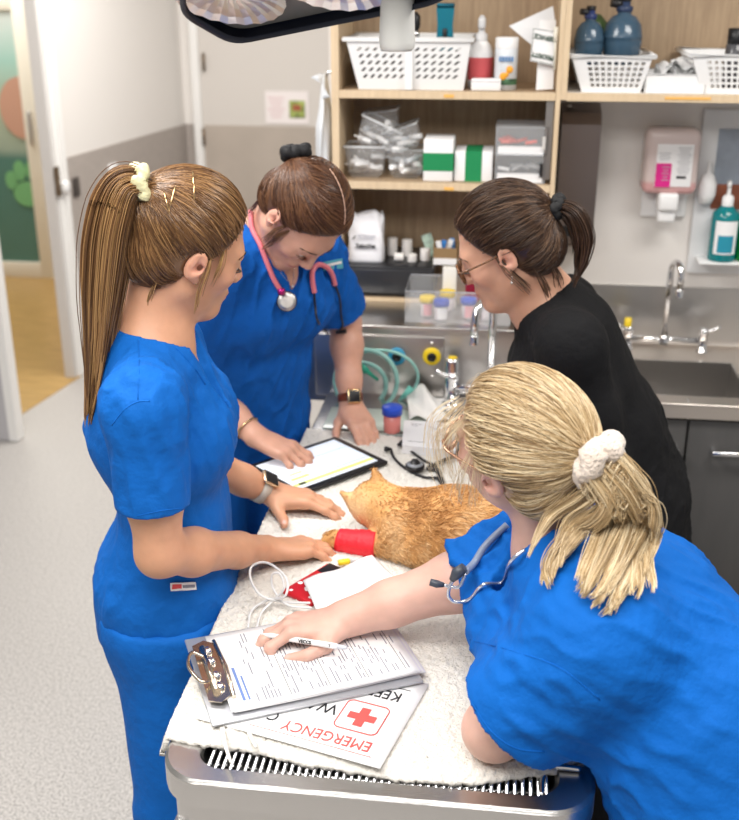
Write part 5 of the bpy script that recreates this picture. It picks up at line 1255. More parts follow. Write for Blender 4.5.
def skin_attrs(c, R, s, nails):
    def f(V):
        L = (V - c) @ R / s
        lip = np.clip(1.35 - np.sqrt((L[:, 0] / .021) ** 2 + ((L[:, 2] + .0625) / .0095) ** 2) ** 2, 0, 1) * (L[:, 1] > .07)
        bl = np.zeros(len(V))
        for x in (-1, 1): bl = np.maximum(bl, np.exp(-((L[:, 0] - x * .042) ** 2 + (L[:, 1] - .065) ** 2 + (L[:, 2] + .028) ** 2) / .022 ** 2)); bl = np.maximum(bl, .9 * np.exp(-((L[:, 0] - x * .08) ** 2 + (L[:, 1] + .005) ** 2 + L[:, 2] ** 2) / .024 ** 2))
        bl = np.maximum(bl, .7 * np.exp(-((L[:, 0]) ** 2 + (L[:, 1] - .113) ** 2 + (L[:, 2] + .028) ** 2) / .016 ** 2))
        na = np.zeros(len(V))
        for p, d in nails:
            q = V - p; al = q @ d; pe = np.sqrt(np.maximum((q * q).sum(1) - al * al, 0)); na = np.maximum(na, np.clip(2.2 - np.sqrt((al / .0062) ** 2 + (pe / .0046) ** 2) * 1.9, 0, 1)); bl = np.maximum(bl, .55 * np.exp(-(q * q).sum(1) / .013 ** 2))
        return {'lip': lip, 'blush': bl, 'nail': na}
    return f

HC = A(0, -.02, .022)
HE = [(A(0, -.012, .040), A(.073, .095, .086)), (A(0, -.046, -.014), A(.060, .058, .064))]
def shell(D, t):
    """distance from the head's hair centre to the hair surface along unit directions D (head space)"""
    out = np.zeros(len(D))
    for c, r in HE:
        r = r + t; o = (HC - c) / r; d = D / r; a = (d * d).sum(1); b = (d * o).sum(1); cc = o @ o - 1; disc = b * b - a * cc
        out = np.maximum(out, np.where(disc > 0, (-b + np.sqrt(np.maximum(disc, 0))) / a, 0))
    return out
def hairy(L, front=(.066, .078), side=(.010, .0)):
    """is a head-space point inside the hairline"""
    n = nrm(A(0, front[1] - side[1], -(front[0] - side[0])))
    ear = ((L[:, 1] + .004) / .024) ** 2 + ((L[:, 2] + .004) / .031) ** 2 + ((np.abs(L[:, 0]) - .082) / .03) ** 2 > 1
    return ear & ((L - A(0, front[0], front[1])) @ n < 0) & ((L[:, 2] > -.066) | (L[:, 1] < -.07)) & (L[:, 2] > -.072)

def hair_cap(p, c, R, s, m, t=.009, front=(.066, .078), side=(.010, 0.0), name='hair'):
    lo = c - .17 * s; hi = c + .17 * s; fd = Field(lo, hi, .0034)
    for e, r in HE: fd.ell(c + R @ (e * s), (r + t) * s, R, .02)
    for x in (-1, 1): fd.ell(c + R @ (A(x * .088, -.006, -.002) * s), A(.028, .021, .030) * s, R, .006, 's')
    n = A(0, front[1] - side[1], -(front[0] - side[0])); fd.plane(c + R @ (A(0, front[0], front[1]) * s), R @ n, .010)
    fd.plane(c + R @ (A(0, 0, -.070) * s), R @ A(0, .35, -1), .01)
    return p.add(name, fd, m, 2, attrs=lambda V: {'rnd': np.clip(.25 + .2 * wob((V - c) @ R, 5, 90), 0, 1)})

def flow(c, R, s, tie, n, seed, t=.010, push=None, K=14, front=(.066, .078), side=(.010, 0.0), lift=.004, sag=0.0):
    """strands drawn back over the scalp from the hairline and crown to the tie"""
    g = np.random.default_rng(seed); D = g.normal(size=(n * 4, 3)); D /= np.linalg.norm(D, axis=1, keepdims=True)
    L = HC + D * shell(D, t)[:, None]; D = D[hairy(L, front, side)][:n]; n = len(D)
    T = nrm(tie - HC); tt = np.linspace(0, 1, K)
    mid = D + T[None, :] * .55
    if push is not None: mid = mid + push(D)
    P0, P1, P2 = D[:, None, :], mid[:, None, :], T[None, None, :]
    w = tt[None, :, None]; X = (1 - w) ** 2 * P0 + 2 * w * (1 - w) * P1 * .8 + w * w * P2
    X = X + (g.normal(size=(n, 1, 3)) * .075) * (w * (1 - w)) * 2 + .02 * g.normal(size=(n, 1, 3)) * np.sin(w * 7)
    X /= np.linalg.norm(X, axis=2, keepdims=True)
    rad = shell(X.reshape(-1, 3), t).reshape(n, K)
    rT = np.linalg.norm(tie - HC); ww = np.clip((tt - .78) / .22, 0, 1) ** 2
    rad = (rad + lift * g.random((n, 1)) * np.sin(np.pi * np.clip(tt, 0, 1))[None, :] ** .6) * (1 - ww) + rT * ww
    pos = HC + X * rad[..., None]
    return c + (pos * s) @ R.T
def wave_bunch(guide, prof, n, seed, K=None, wav=.004, curl=3.0, flat=None, locks=0, bsc=None, loose=.24, ends=.45):
    """a bunch of strands following guide points, prof = bunch radius along it; locks = how many tresses it falls into, bsc = thickness against flat"""
    g = np.random.default_rng(seed); G = np.array(spline(guide, 10)); K = len(G); tt = np.linspace(0, 1, K)
    T = np.gradient(G, axis=0); T /= np.linalg.norm(T, axis=1, keepdims=True)
    ref = A(*(flat if flat is not None else (.2, .9, .3))); N = np.cross(T, ref)
    for i in range(K - 2, -1, -1): N[i] = N[i + 1] - T[i] * (N[i + 1] @ T[i])      # carried back from the tips so the bunch never twists
    N /= np.linalg.norm(N, axis=1, keepdims=True); B = np.cross(T, N)
    rp = np.interp(tt, np.linspace(0, 1, len(prof)), prof); bs = np.interp(tt, np.linspace(0, 1, len(bsc)), bsc) if bsc is not None else np.ones(K)
    r = np.sqrt(g.random(n)); a = g.random(n) * 2 * pi; ph = g.random((n, 1)) * 6.28; am = wav * (.3 + g.random((n, 1))); en = 1 - ends * g.random((n, 1)) ** 1.2
    jit = np.zeros((n, 2))
    if locks:
        li = g.integers(0, locks, n); r, a = r[:locks][li], a[:locks][li]; jit = loose * g.normal(size=(n, 2)) * .6; ph = ph[:locks][li] + .35 * g.normal(size=(n, 1)); am = am[:locks][li] * (1 + .2 * g.normal(size=(n, 1))); en = 1 - ends * (.7 * g.random(locks)[li][:, None] + .3 * g.random((n, 1)))
    u = (r * np.cos(a) + jit[:, 0])[:, None]; v = (r * np.sin(a) + jit[:, 1])[:, None]
    q = tt[None, :] * en; Gi = np.stack([np.interp(q, tt, G[:, i]) for i in range(3)], -1); rq = np.interp(q, tt, rp); bq = np.interp(q, tt, bs)
    pinch = 1 - (.75 * np.clip((tt[None, :] - .72) / .28, 0, 1) if locks else 0)
    ju = jit[:, :1] * (pinch - 1); jv = jit[:, 1:] * (pinch - 1)
    ou = (u + ju) * rq + am * np.sin(curl * 6.28 * q + ph) * q
    ov = ((v + jv) * rq + am * np.cos(curl * 5.1 * q + ph) * q) * bq
    return Gi + ou[..., None] * N[None] + ov[..., None] * B[None]
def strands(p, name, groups, m, rad=.0008, base=None, parent=None):
    Vs, Qs, rn, n0 = [], [], [], 0; g = np.random.default_rng(len(name) + 5)
    for paths, lo, hi in groups:
        S, K, _ = paths.shape; taper = np.concatenate([np.linspace(.6, 1, 3), np.ones(max(K - 6, 1)), np.linspace(1, .35, 3)])[:K]
        if len(taper) < K: taper = np.ones(K)
        V, Q, si = tubes(paths, rad * taper); Vs.append(V); Qs.append(Q + n0); n0 += len(V)
        rn.append((lo + (hi - lo) * g.random(S))[si])
    o = npmesh(name, np.concatenate(Vs), np.concatenate(Qs), m, parent or p.root, {'rnd': np.concatenate(rn)})
    return o

def sleeve(fd, sh, el, frac, r0, r1, k=.03, wall=.006, depth=.05, flare=0):
    a = A(*sh); b = a + (A(*el) - a) * frac; n = nrm(b - a); R = max(r0, r1) + .06
    sl = fd._sl(np.minimum(a, b) - R, np.maximum(a, b) + R); X, Y, Z = fd.pts(sl)
    d = fd._cone(X, Y, Z, a, b + n * .05, r0, r1)
    e = (X - b[0]) * n[0] + (Y - b[1]) * n[1] + (Z - b[2]) * n[2]
    d = np.maximum(d, e); cav = fd._cone(X, Y, Z, b - n * depth, b + n * .05, r1 - wall - .006, r1 - wall)
    fd.mix(sl, np.maximum(d, -cav), k, 'u')

def folds(amp, seed, axis=(0, 0, 1), freq=34, stretch=.25, fine=.3, hems=(), calm=()):
    """creases running along axis; hems = (point, normal, reach) where the cloth edge stays even, calm = (point, reach)"""
    ax = nrm(axis)
    def still(V):
        k = np.ones(len(V))
        for c, n, r in hems:
            q = V - A(*c); e = np.abs(q @ nrm(n)); k = np.where((q * q).sum(1) < r * r, np.minimum(k, np.clip((e - .006) / .035, 0, 1)), k)
        for c, r in calm: k = np.minimum(k, np.clip((np.linalg.norm(V - A(*c), axis=1) / r - .7) / .5, 0, 1))
        return k
    def f(V, N):
        return raw(V, N) * still(V)
    def raw(V, N):
        al = V @ ax; Pp = V + np.outer(al, ax) * (stretch - 1)
        a = wob(Pp, seed, freq); b = wob(Pp, seed + 1, freq * 2.3); gate = np.clip(.55 + .6 * wob(V, seed + 2, 9), 0, 1.3)
        return amp * gate * ((1 - np.abs(a)) ** 2 - .4 + fine * b)
    return f

def cloth_mat(name, col, rough=.72, bump=.6):
    m = mat(name, col, rough, sheen=.0, bump=bump, bscale=24, var=.06, vscale=16, spec=.14, bdist=.012)
    return m

def eyes_brows(p, c, R, s, brow, lash_col, iris=(.16, .20, .16)):
    W = lambda x, y, z: c + R @ (s * A(x, y, z))
    wm = mat('eye_white', (.82, .80, .78), .15); im = mat('iris', iris, .1)
    for x in (-1, 1):
        o = MB().lathe([(0, -.0122 * s)] + [(.0122 * s * cos(a), .0122 * s * sin(a)) for a in np.linspace(-1.4, 1.4, 11)] + [(0, .0122 * s)], W(x * .031, .0765, .001), 16).build('eye', wm, p.root)
        MB().lathe([(.0055 * s, 0), (.003 * s, .001), (0, .0013)], W(x * .031, .0882, -.0025), 14, Matrix(tuple(map(tuple, np.stack([R[:, 0], R[:, 2], R[:, 1]], 1)))).to_3x3()).build('iris', im, o)
        g = np.random.default_rng(4); br = []
        for i in range(46):
            t = i / 45; q = A(x * (.012 + .036 * t), .0945 - .022 * t ** 1.8, .0235 + .006 * sin(pi * t * .8) - .003 * t); dv = A(x * .008, -.001, .0035 * (1 - 1.4 * t)); o_ = A(0, .001, .003 * (g.random() - .5))
            br.append([W(*(q + o_)), W(*(q + o_ + dv * .5 + A(0, .0012, 0))), W(*(q + o_ + dv))])
        strands(p, 'eyebrow', [(np.array(br), .1, .6)], brow, .0006)
        ls = []
        for i in range(22):
            t = i / 21 - .5; q = A(x * .031 + t * .025, .0895 - .022 * t * t * 3, -.0028 - .002 * abs(t)); ls.append([W(*q), W(*(q + A(t * .004, .004, -.002))), W(*(q + A(t * .008, .008, -.0015)))])
        strands(p, 'eyelash', [(np.array(ls), .0, .2)], lash_col, .0004)

def shoes(p, an, heading, m):
    R = frame(heading); 
    fd = Field(A(*an) - .22, A(*an) + .22, .006); b = A(an[0], an[1], .0)
    fd.slab(b + R @ A(0, -.05, .045), b + R @ A(0, .15, .035), .036, .045, .042, .034, R[:, 0], .02); fd.cone(b + A(0, 0, .05), b + A(0, 0, .11), .042, .040, .03)
    fd.plane((b[0], b[1], .004), (0, 0, -1)); return p.add('shoe', fd, m, 1)

def pants(p, pel, right, hips, knees, ankles, m, z_top, wd=(.185, .13), thigh=.092, calf=.066, seed=3):
    pts = np.array([pel] + hips + knees + ankles); fd = Field(pts.min(0) - .24, np.maximum(pts.max(0) + .24, 0), .007)
    pel = A(*pel); fd.slab(pel + A(0, 0, .10), pel - A(0, 0, .05), wd[0] * .9, wd[1] * .9, wd[0], wd[1], right, .04)
    for h, k, a in zip(hips, knees, ankles):
        a = A(*a); fd.chain([h, k, a], [thigh * 1.05, thigh * .82, calf], .04, .03); fd.plane((a[0], a[1], .045), (0, 0, -1), R=.3)
    fd.plane((pel[0], pel[1], z_top), (0, 0, 1))
    return p.add('trousers', fd, m, 1, fold=folds(.006, seed, (0, 0, 1), 26, .35))
# ------------------------------------------------------------------ the four people
SK_A = skin_mat('skin_tan', (.62, .325, .20)); SK_B = skin_mat('skin_rosy', (.66, .365, .265)); SK_C = skin_mat('skin_warm', (.62, .345, .235)); SK_D = skin_mat('skin_fair', (.70, .43, .345))
SCRUB = cloth_mat('blue_scrub_cotton', (.006, .120, .47)); SCRUB_B = cloth_mat('deep_blue_scrub_cotton', (.006, .100, .42)); SCRUB_D = cloth_mat('bright_blue_scrub_cotton', (.005, .125, .50)); BLACKTOP = cloth_mat('black_jersey', (.010, .010, .011), .8)
H_A = hair_mat('light_brown_hair', (.070, .032, .013), (.19, .092, .036), (.50, .29, .12)); H_B = hair_mat('auburn_brown_hair', (.045, .018, .010), (.115, .050, .026), (.24, .115, .055))
H_C = hair_mat('dark_brown_hair', (.028, .014, .009), (.085, .044, .026), (.27, .165, .10)); H_D = hair_mat('blonde_hair', (.24, .14, .06), (.60, .43, .23), (.90, .76, .52))
BROW = hair_mat('brow_hair', (.05, .025, .012), (.09, .05, .03), (.15, .09, .05)); LASH = hair_mat('lash_hair', (.01, .008, .006), (.015, .01, .008), (.03, .02, .015))
SHOE = mat('dark_shoe', (.03, .03, .035), .5)

def scrunchie(p, name, c, axis, R0, r, m, n=36, wob_=.3, seed=1, sides=12):
    ax = nrm(axis); u = nrm(np.cross(ax, A(.3, .5, .8))); v = np.cross(ax, u); g = np.random.default_rng(seed); ph = g.random(4) * 6
    pts = []; rr = []
    for k in range(n):
        a = 2 * pi * k / n; q = R0 * (1 + .10 * sin(3 * a + ph[0])); pts.append(c + q * (cos(a) * u + sin(a) * v) + ax * r * .35 * sin(4 * a + ph[1])); rr.append(r * (1 + wob_ * sin(7 * a + ph[2]) * .6 + wob_ * sin(13 * a + ph[3]) * .5))
    return MB().tube(pts, rr, sides, closed=True).build(name, m, p.root)

def torso_skin(fd, pel, wai, che, nb, shL, shR, rp, rs, w=1.0):
    fd.slab(pel, wai, .155 * w, .10 * w, .118 * w, .085 * w, rp, .05); fd.slab(wai, che, .118 * w, .085 * w, .138 * w, .095 * w, rs, .05)
    top = A(*che) * .25 + (A(*shL) + A(*shR)) * .5 * .75; fd.slab(che, top, .138 * w, .092 * w, .125 * w, .072 * w, rs, .05)
    for s_ in (shL, shR): fd.cone(nb - A(0, 0, .02), s_, .046, .046 * w, .03)
    fd.cone(top, nb, .07, .052, .05)
def torso_cloth(fd, hem, pel, wai, che, nb, shL, shR, rp, rs, dims, bust, fwd):
    (wh, dh), (wp, dp), (ww, dw), (wc, dc) = dims
    fd.slab(hem, pel, wh, dh, wp, dp, rp, .05); fd.slab(pel, wai, wp, dp, ww, dw, rp, .05); fd.slab(wai, che, ww, dw, wc, dc, rs, .06)
    top = A(*che) * .2 + (A(*shL) + A(*shR)) * .5 * .8; fd.slab(che, top, wc, dc, wc * .86, dc * .72, rs, .05)
    for s_ in (shL, shR): fd.cone(nb - A(0, 0, .03), s_, .052, .064, .045)
    fd.cone(top, nb - A(0, 0, .01), .085, .066, .05)
    if bust:
        for x in (-1, 1): fd.ell(A(*che) + A(*rs) * x * .065 + fwd * bust[0] - ZZ * .02, (bust[1], bust[1], bust[1] * .95), None, .06)
def neck_open(fd, nb, up, fwd, r, vdepth, hdir=None):
    nb = A(*nb); fd.cone(nb - up * .03, nb + up * .09, r * .86, r * 1.35, .006, 's')
    fd.cone(nb + fwd * r * .9 + up * .03, nb + fwd * (r * .9 + .06) - up * vdepth, r * .80, .010, .004, 's')

# ---------------------------------------------------------------- woman in blue with the long ponytail, left of the table
pA = Person('person', 'woman in blue scrubs with a long light brown ponytail, hands flat on the towel', SK_A, None)
cA = A(-.510, 1.670, 1.542); RA = frame(37.7, 20.9, 13.5); sA = .95
rtA = A(sin(radians(12)), -cos(radians(12)), 0); fwA = A(cos(radians(12)), sin(radians(12)), 0)
nbA = A(-.572, 1.645, 1.392); pelA = A(-.592, 1.690, .92); waiA = A(-.568, 1.695, 1.05); cheA = A(-.583, 1.675, 1.24)
shRA = nbA + .158 * rtA - A(.0, 0, .058); shLA = nbA - .150 * rtA - A(0, 0, .058); elRA = A(-.528, 1.478, 1.085); wrRA = A(-.416, 1.745, .952); elLA = A(-.61, 1.88, 1.08); wrLA = A(-.462, 1.982, .953)
fd = Field((-.86, 1.36, .84), (-.22, 2.12, 1.72), .0033)
torso_skin(fd, pelA, waiA, cheA, nbA, shLA, shRA, rtA, rtA, .90)
fd.cone(cA + RA @ A(0, -.026, -.05), nbA, .047, .053, .03); fd.cone(cA + RA @ A(0, .0, -.085), nbA + fwA * .02, .034, .04, .03)
arm(fd, shRA, elRA, wrRA, 1.0); arm(fd, shLA, elLA, wrLA, 1.0); add_head(fd, cA, RA, sA)
add_hand(fd, wrRA, (.139, .094, -.032), (-.12, .05, 1), 'R', [(3, 14, 16, 8), (1, 14, 18, 8), (-1, 16, 18, 8), (-5, 20, 20, 10)], 1.0, ((.017, .020, -.010), (.032, .048, -.022), (.034, .076, -.026), (.030, .098, -.026)), pA.nails)
add_hand(fd, wrLA, (1, .03, -.15), (.12, .05, 1), 'L', [(5, 10, 14, 8), (1, 12, 16, 8), (-2, 14, 18, 8), (-6, 16, 18, 8)], 1.0, ((.020, .014, -.008), (.046, .030, -.016), (.072, .046, -.022), (.094, .052, -.022)), pA.nails)
pA.add('body', fd, SK_A, 1, skin_attrs(cA, RA, sA, pA.nails)); del fd
eyes_brows(pA, cA, RA, sA, BROW, LASH)
fd = Field((-.92, 1.34, .80), (-.30, 1.98, 1.50), .0048)
torso_cloth(fd, pelA - A(.004, 0, .13), pelA, waiA, cheA, nbA, shLA, shRA, rtA, rtA, ((.182, .136), (.166, .120), (.134, .083), (.138, .110)), (.055, .074), fwA)
sleeve(fd, shRA, elRA + A(-.002, -.004, 0), .66, .060, .060); sleeve(fd, shLA, elLA, .74, .066, .076)
neck_open(fd, nbA + fwA * .012, nrm(A(.16, .02, 1)), fwA, .066, .135)
fd.plane(pelA - A(0, 0, .105), (-.16, 0, -1), .004)
def postA(V): return V
pA.add('scrub_top', fd, SCRUB, 2, fold=folds(.0085, 21, nrm(A(.15, -.15, 1)), 85, .30, hems=[(shRA + (elRA - shRA) * .66, elRA - shRA, .13), (shLA + (elLA - shLA) * .74, elLA - shLA, .13)], calm=[(nbA, .10)])); del fd
pants(pA, pelA, rtA, [pelA + rtA * .09 - ZZ * .06, pelA - rtA * .09 - ZZ * .06], [A(-.56, 1.55, .48), A(-.60, 1.74, .48)], [A(-.59, 1.54, .09), A(-.62, 1.75, .09)], SCRUB, .90)
shoes(pA, (-.59, 1.54, 0), 10, SHOE); shoes(pA, (-.62, 1.75, 0), 14, SHOE)
hair_cap(pA, cA, RA, sA, H_A)
TA = A(0, -.02 - .104 * cos(.52), .03 + .104 * sin(.52)); tieA = cA + RA @ (TA * sA)
gA = [tieA + RA @ A(0, .02, -.004), tieA] + [P(a, c, Y=y_) for a, c, y_ in ((124, 188, 1.60), (112, 222, 1.59), (105, 275, 1.59), (100, 330, 1.585), (94, 385, 1.58), (87, 430, 1.57))]
wisA = [[cA + RA @ (A(x, y, z) * sA) for x, y, z in w_] for w_ in (((.070, .012, .03), (.082, .012, .0), (.078, .016, -.04), (.072, .028, -.085)), ((.064, .034, .045), (.074, .036, .01), (.070, .036, -.03)), ((.060, -.055, -.05), (.052, -.052, -.08), (.050, -.044, -.11)))]
strands(pA, 'hair_strands', [(flow(cA, RA, sA, TA, 4200, 1, lift=.005), .1, .75), (wave_bunch(gA, [.010, .014, .026, .030, .030, .026, .020, .012, .004], 2600, 2, wav=.004, curl=1.2, locks=60, ends=.3, loose=.3), .15, 1.0)] + [(wave_bunch(w_, [.002, .006, .007, .006], 12, 70 + i, wav=.002, curl=.6), .4, 1.0) for i, w_ in enumerate(wisA)], H_A, .00080)
scrunchie(pA, 'scrunchie', tieA + RA @ A(0, -.006, .002), gA[2] - gA[1] + RA @ A(0, -.01, 0), .020, .0105, mat('pale_lime_velvet', (.70, .66, .40), .6, bump=.5, bscale=90), seed=3, wob_=.45)
bvA = pA.bvh('hair')
for q in (((192, 177), (193, 202)), ((176, 190), (170, 212)), ((166, 196), (170, 212))):
    a, c = [hit(bvA, *z, off=.010) for z in q]
    if a is not None and c is not None: MB().tube([a, (a + c) / 2 + nrm(a - cA) * .002, c], .0012, 6).build('hair_pin', M['gold'], pA.root)
# pocket, label, watch, ear stud
bv = pA.bvh('scrub_top')
def patch(p, bv, corners, name, m, off=.0022, n=8, th=.0012):
    """a small panel laid on the cloth through four photo corners"""
    c = [A(*q) for q in corners]; b = MB(); V = []
    for i in range(n + 1):
        row = []
        for j in range(n + 1):
            u, v = i / n, j / n; q = (c[0] * (1 - u) + c[1] * u) * (1 - v) + (c[3] * (1 - u) + c[2] * u) * v; h = hit(bv, q[0], q[1], off)
            if h is None: return None
            row.append(b.bm.verts.new(h))
        V.append(row)
    fs = [b.bm.faces.new((V[i][j], V[i + 1][j], V[i + 1][j + 1], V[i][j + 1])) for i in range(n) for j in range(n)]; b._done(fs, True)
    return b.build(name, m, p.root)
def seam(p, bv, pts, name, m, r=.0010, off=.0000):
    h = hits(bv, spline([A(*q) for q in pts], 6), off)
    return MB().tube(h, r, 5).build(name, m, p.root) if len(h) > 2 else None
patch(pA, bv, [(168, 592), (240, 596), (236, 648), (176, 650)], 'pocket', SCRUB, .003)
lb = patch(pA, bv, [(170, 582), (194, 581), (195, 589), (171, 590)], 'pocket_label', M['paper'], .005, 5)
if lb:
    r_ = patch(pA, bv, [(172, 583.5), (181, 583), (181, 587.5), (172, 588)], 'pocket_label_mark', M['red'], .0058, 3); g_ = patch(pA, bv, [(182, 584), (193, 583.5), (193, 586.5), (182, 587)], 'pocket_label_print', M['greyink'], .0058, 3)
seam(pA, bv, [(112, 425), (124, 410), (137, 402), (150, 401)], 'shoulder_seam', SCRUB); seam(pA, bv, [(138, 331), (139, 360), (138, 400)], 'yoke_seam', SCRUB)
seam(pA, bv, [(137, 516), (160, 511), (184, 508)], 'cuff_stitch', SCRUB); seam(pA, bv, [(165, 339), (180, 352), (196, 370), (205, 384)], 'neck_band', SCRUB, .0016)
def band(p, name, wr, el, t, r, w, m, flat=1.0, n=28):
    """a strap around a forearm at fraction t from wrist to elbow"""
    c = A(*wr) * (1 - t) + A(*el) * t; ax = nrm(A(*el) - A(*wr)); u = nrm(np.cross(ax, ZZ)); v = np.cross(u, ax)
    b = MB(); rows = []
    for s_, q in ((-1, -.0005), (-1, .0015), (1, .0015), (1, -.0005)): rows.append([b.bm.verts.new(c + ax * s_ * w / 2 + (r + q) * (cos(2 * pi * k / n) * u + flat * sin(2 * pi * k / n) * v)) for k in range(n)])
    rows.append(rows[0])
    b._done([b.bm.faces.new((x[k], x[(k + 1) % n], y[(k + 1) % n], y[k])) for x, y in zip(rows, rows[1:]) for k in range(n)], True)
    return b.build(name, m, p.root), c, ax, u, v
def watch(p, wr, el, t, r, w, strap, case, nrm_dir, size=(.034, .038)):
    o, c, ax, u, v = band(p, 'watch_strap', wr, el, t, r, w, strap); d = nrm(A(*nrm_dir) - ax * (A(*nrm_dir) @ ax)); e = np.cross(ax, d)
    Rm = Matrix((tuple(e), tuple(ax), tuple(d))).transposed(); q = c + d * (r + .004)
    MB().box(q, (size[0], size[1], .009), bev=.004, seg=3, R=Rm).build('watch_case', case, p.root); MB().box(q + d * .0047, (size[0] * .8, size[1] * .8, .001), bev=.0004, R=Rm).build('watch_face', M['black'], p.root)
watch(pA, wrLA, elLA, .10, .0295, .020, mat('stone_strap', (.55, .50, .43), .6), mat('pale_gold_case', (.75, .62, .45), .25, 1), (.45, -.25, .85))
e_ = cA + RA @ (A(.0795, .004, -.030) * sA); MB().lathe([(0, -.002), (.0022, 0), (0, .002)], e_, 10).build('ear_stud', M['gold'], pA.root)
def ring(p, tip_from, m, r=.0098):
    q, d = tip_from; ax = nrm(d); u = nrm(np.cross(ax, ZZ)); v = np.cross(ax, u); MB().tube([q + r * (cos(2 * pi * k / 20) * u + sin(2 * pi * k / 20) * v) for k in range(20)], .0012, 6, closed=True).build('ring', m, p.root)

# ---------------------------------------------------------------- woman with the pink stethoscope
pB = Person('person', 'woman in blue scrubs with a pink stethoscope bowed over the tablet', SK_B, None)
cB = A(-.429, 2.236, 1.480); RB = frame(-35.1, 66, -2); sB = .95
hB = radians(-42); rtB = A(sin(hB), -cos(hB), 0); fwB = A(cos(hB), sin(hB), 0)
nbB = A(-.520, 2.335, 1.420); pelB = A(-.640, 2.44, .93); waiB = A(-.605, 2.42, 1.09); cheB = A(-.553, 2.375, 1.265)
upB = nrm(nbB - waiB)
shLB = nbB - .138 * rtB - A(.005, .01, .068); shRB = nbB + .150 * rtB - A(-.005, .005, .065); elLB = A(-.382, 2.545, 1.150); wrLB = A(-.357, 2.455, .968); elRB = A(-.715, 2.30, 1.09); wrRB = A(-.540, 2.205, .980)
fd = Field((-.93, 2.02, .84), (-.16, 2.72, 1.66), .0033)
torso_skin(fd, pelB, waiB, cheB, nbB, shLB, shRB, rtB, rtB, .95)
fd.cone(cB + RB @ A(0, -.030, -.05), nbB, .047, .053, .03)
arm(fd, shLB, elLB, wrLB, 1.0); arm(fd, shRB, elRB, wrRB, 1.0); add_head(fd, cB, RB, sB)
tB = add_hand(fd, wrRB, (.150, -.030, -.050), (.3, -.1, 1), 'R', [(8, 14, 26, 14), (3, 16, 28, 14), (-3, 20, 26, 14), (-10, 26, 26, 14)], 1.0, ((.017, .020, -.010), (.034, .044, -.026), (.040, .070, -.036), (.036, .090, -.040)), pB.nails)
tBL = add_hand(fd, wrLB, (.099, -.171, -.070), (.10, -.15, 1), 'L', [(0, 12, 14, 8), (1, 12, 16, 8), (-1, 12, 18, 8), (-3, 18, 18, 8)], .97, ((.020, .016, -.010), (.044, .036, -.024), (.058, .060, -.034), (.066, .082, -.036)), pB.nails)
pB.add('body', fd, SK_B, 1, skin_attrs(cB, RB, sB, pB.nails)); del fd
eyes_brows(pB, cB, RB, sB, BROW, LASH)
fd = Field((-.97, 2.02, .78), (-.18, 2.76, 1.54), .0048)
torso_cloth(fd, pelB - A(.02, 0, .13), pelB, waiB, cheB, nbB, shLB, shRB, rtB, rtB, ((.190, .140), (.178, .134), (.145, .116), (.148, .114)), (.055, .076), fwB)
sleeve(fd, shLB, elLB, .80, .062, .070); sleeve(fd, shRB, elRB, .80, .070, .080)
neck_open(fd, nbB + fwB * .012, upB, nrm(fwB - .2 * ZZ), .060, .120)
fd.plane(pelB - A(0, 0, .10), (0, 0, -1), .004)
pB.add('scrub_top', fd, SCRUB_B, 2, fold=folds(.0085, 41, nrm(A(.5, -.2, .8)), 85, .30, hems=[(shLB + (elLB - shLB) * .80, elLB - shLB, .13), (shRB + (elRB - shRB) * .80, elRB - shRB, .13)], calm=[(nbB, .10)])); del fd
pants(pB, pelB, rtB, [pelB + rtB * .09 - ZZ * .06, pelB - rtB * .09 - ZZ * .06], [A(-.69, 2.33, .48), A(-.58, 2.49, .48)], [A(-.72, 2.36, .09), A(-.61, 2.52, .09)], SCRUB_B, .90, seed=7)
shoes(pB, (-.72, 2.36, 0), -40, SHOE); shoes(pB, (-.61, 2.52, 0), -44, SHOE)
hair_cap(pB, cB, RB, sB, H_B)
TB = A(0, -.02 - .102 * cos(-.05), .03 + .102 * sin(-.05) + .02); tieB = cB + RB @ (TB * sB)
def partB(D):
    sgn = np.where(D[:, :1] >= 0, 1, -1); f = np.clip((D[:, 2:3] + .1) / .9, 0, 1) * np.clip(1.2 - np.abs(D[:, :1]) * 1.2, 0, 1)
    return np.concatenate([sgn * f * .95, 0 * f, -.1 * f], 1)
gB = [tieB, tieB + RB @ A(.005, -.010, -.004), tieB + RB @ A(.012, -.014, -.016), tieB + RB @ A(.004, -.016, -.03), tieB + RB @ A(-.008, -.014, -.03), tieB + RB @ A(-.004, -.008, -.02)]
wis = [[cB + RB @ (A(x, y, z) * sB) for x, y, z in w_] for w_ in (((.066, .030, .02), (.075, .034, -.015), (.066, .040, -.05), (.072, .046, -.085)), ((.070, .018, .03), (.080, .020, -.005), (.074, .028, -.045), (.066, .030, -.075)), ((-.068, .028, .02), (-.074, .034, -.02), (-.070, .040, -.06)), ((.060, -.06, -.05), (.050, -.05, -.085), (.052, -.04, -.11)))]
strands(pB, 'hair_strands', [(flow(cB, RB, sB, TB, 4200, 11, push=partB, lift=.005), .05, .9), (wave_bunch(gB, [.008, .010, .010, .008, .006, .004], 200, 12), .1, .5)] + [(wave_bunch(w_, [.002, .006, .006, .005], 14, 20 + i, wav=.003, curl=.7), .4, 1.0) for i, w_ in enumerate(wis)], H_B, .00080)
pl_ = []
for t in np.linspace(0, 1, 22):
    th = radians(52 + 62 * t); d = nrm(A(.0, cos(th), sin(th))); pl_.append(cB + RB @ ((HC + d * (shell(d[None], .013)[0])) * sB))
MB().tube(pl_, [.0012 + .0006 * sin(9 * t) for t in range(22)], 6).build('parting', mat('scalp_part', (.50, .31, .23), .5), pB.root)
scrunchie(pB, 'scrunchie', tieB + RB @ A(0, -.008, 0), RB @ A(0, -1, .2), .020, .013, mat('black_velvet', (.008, .008, .010), .7), seed=6)
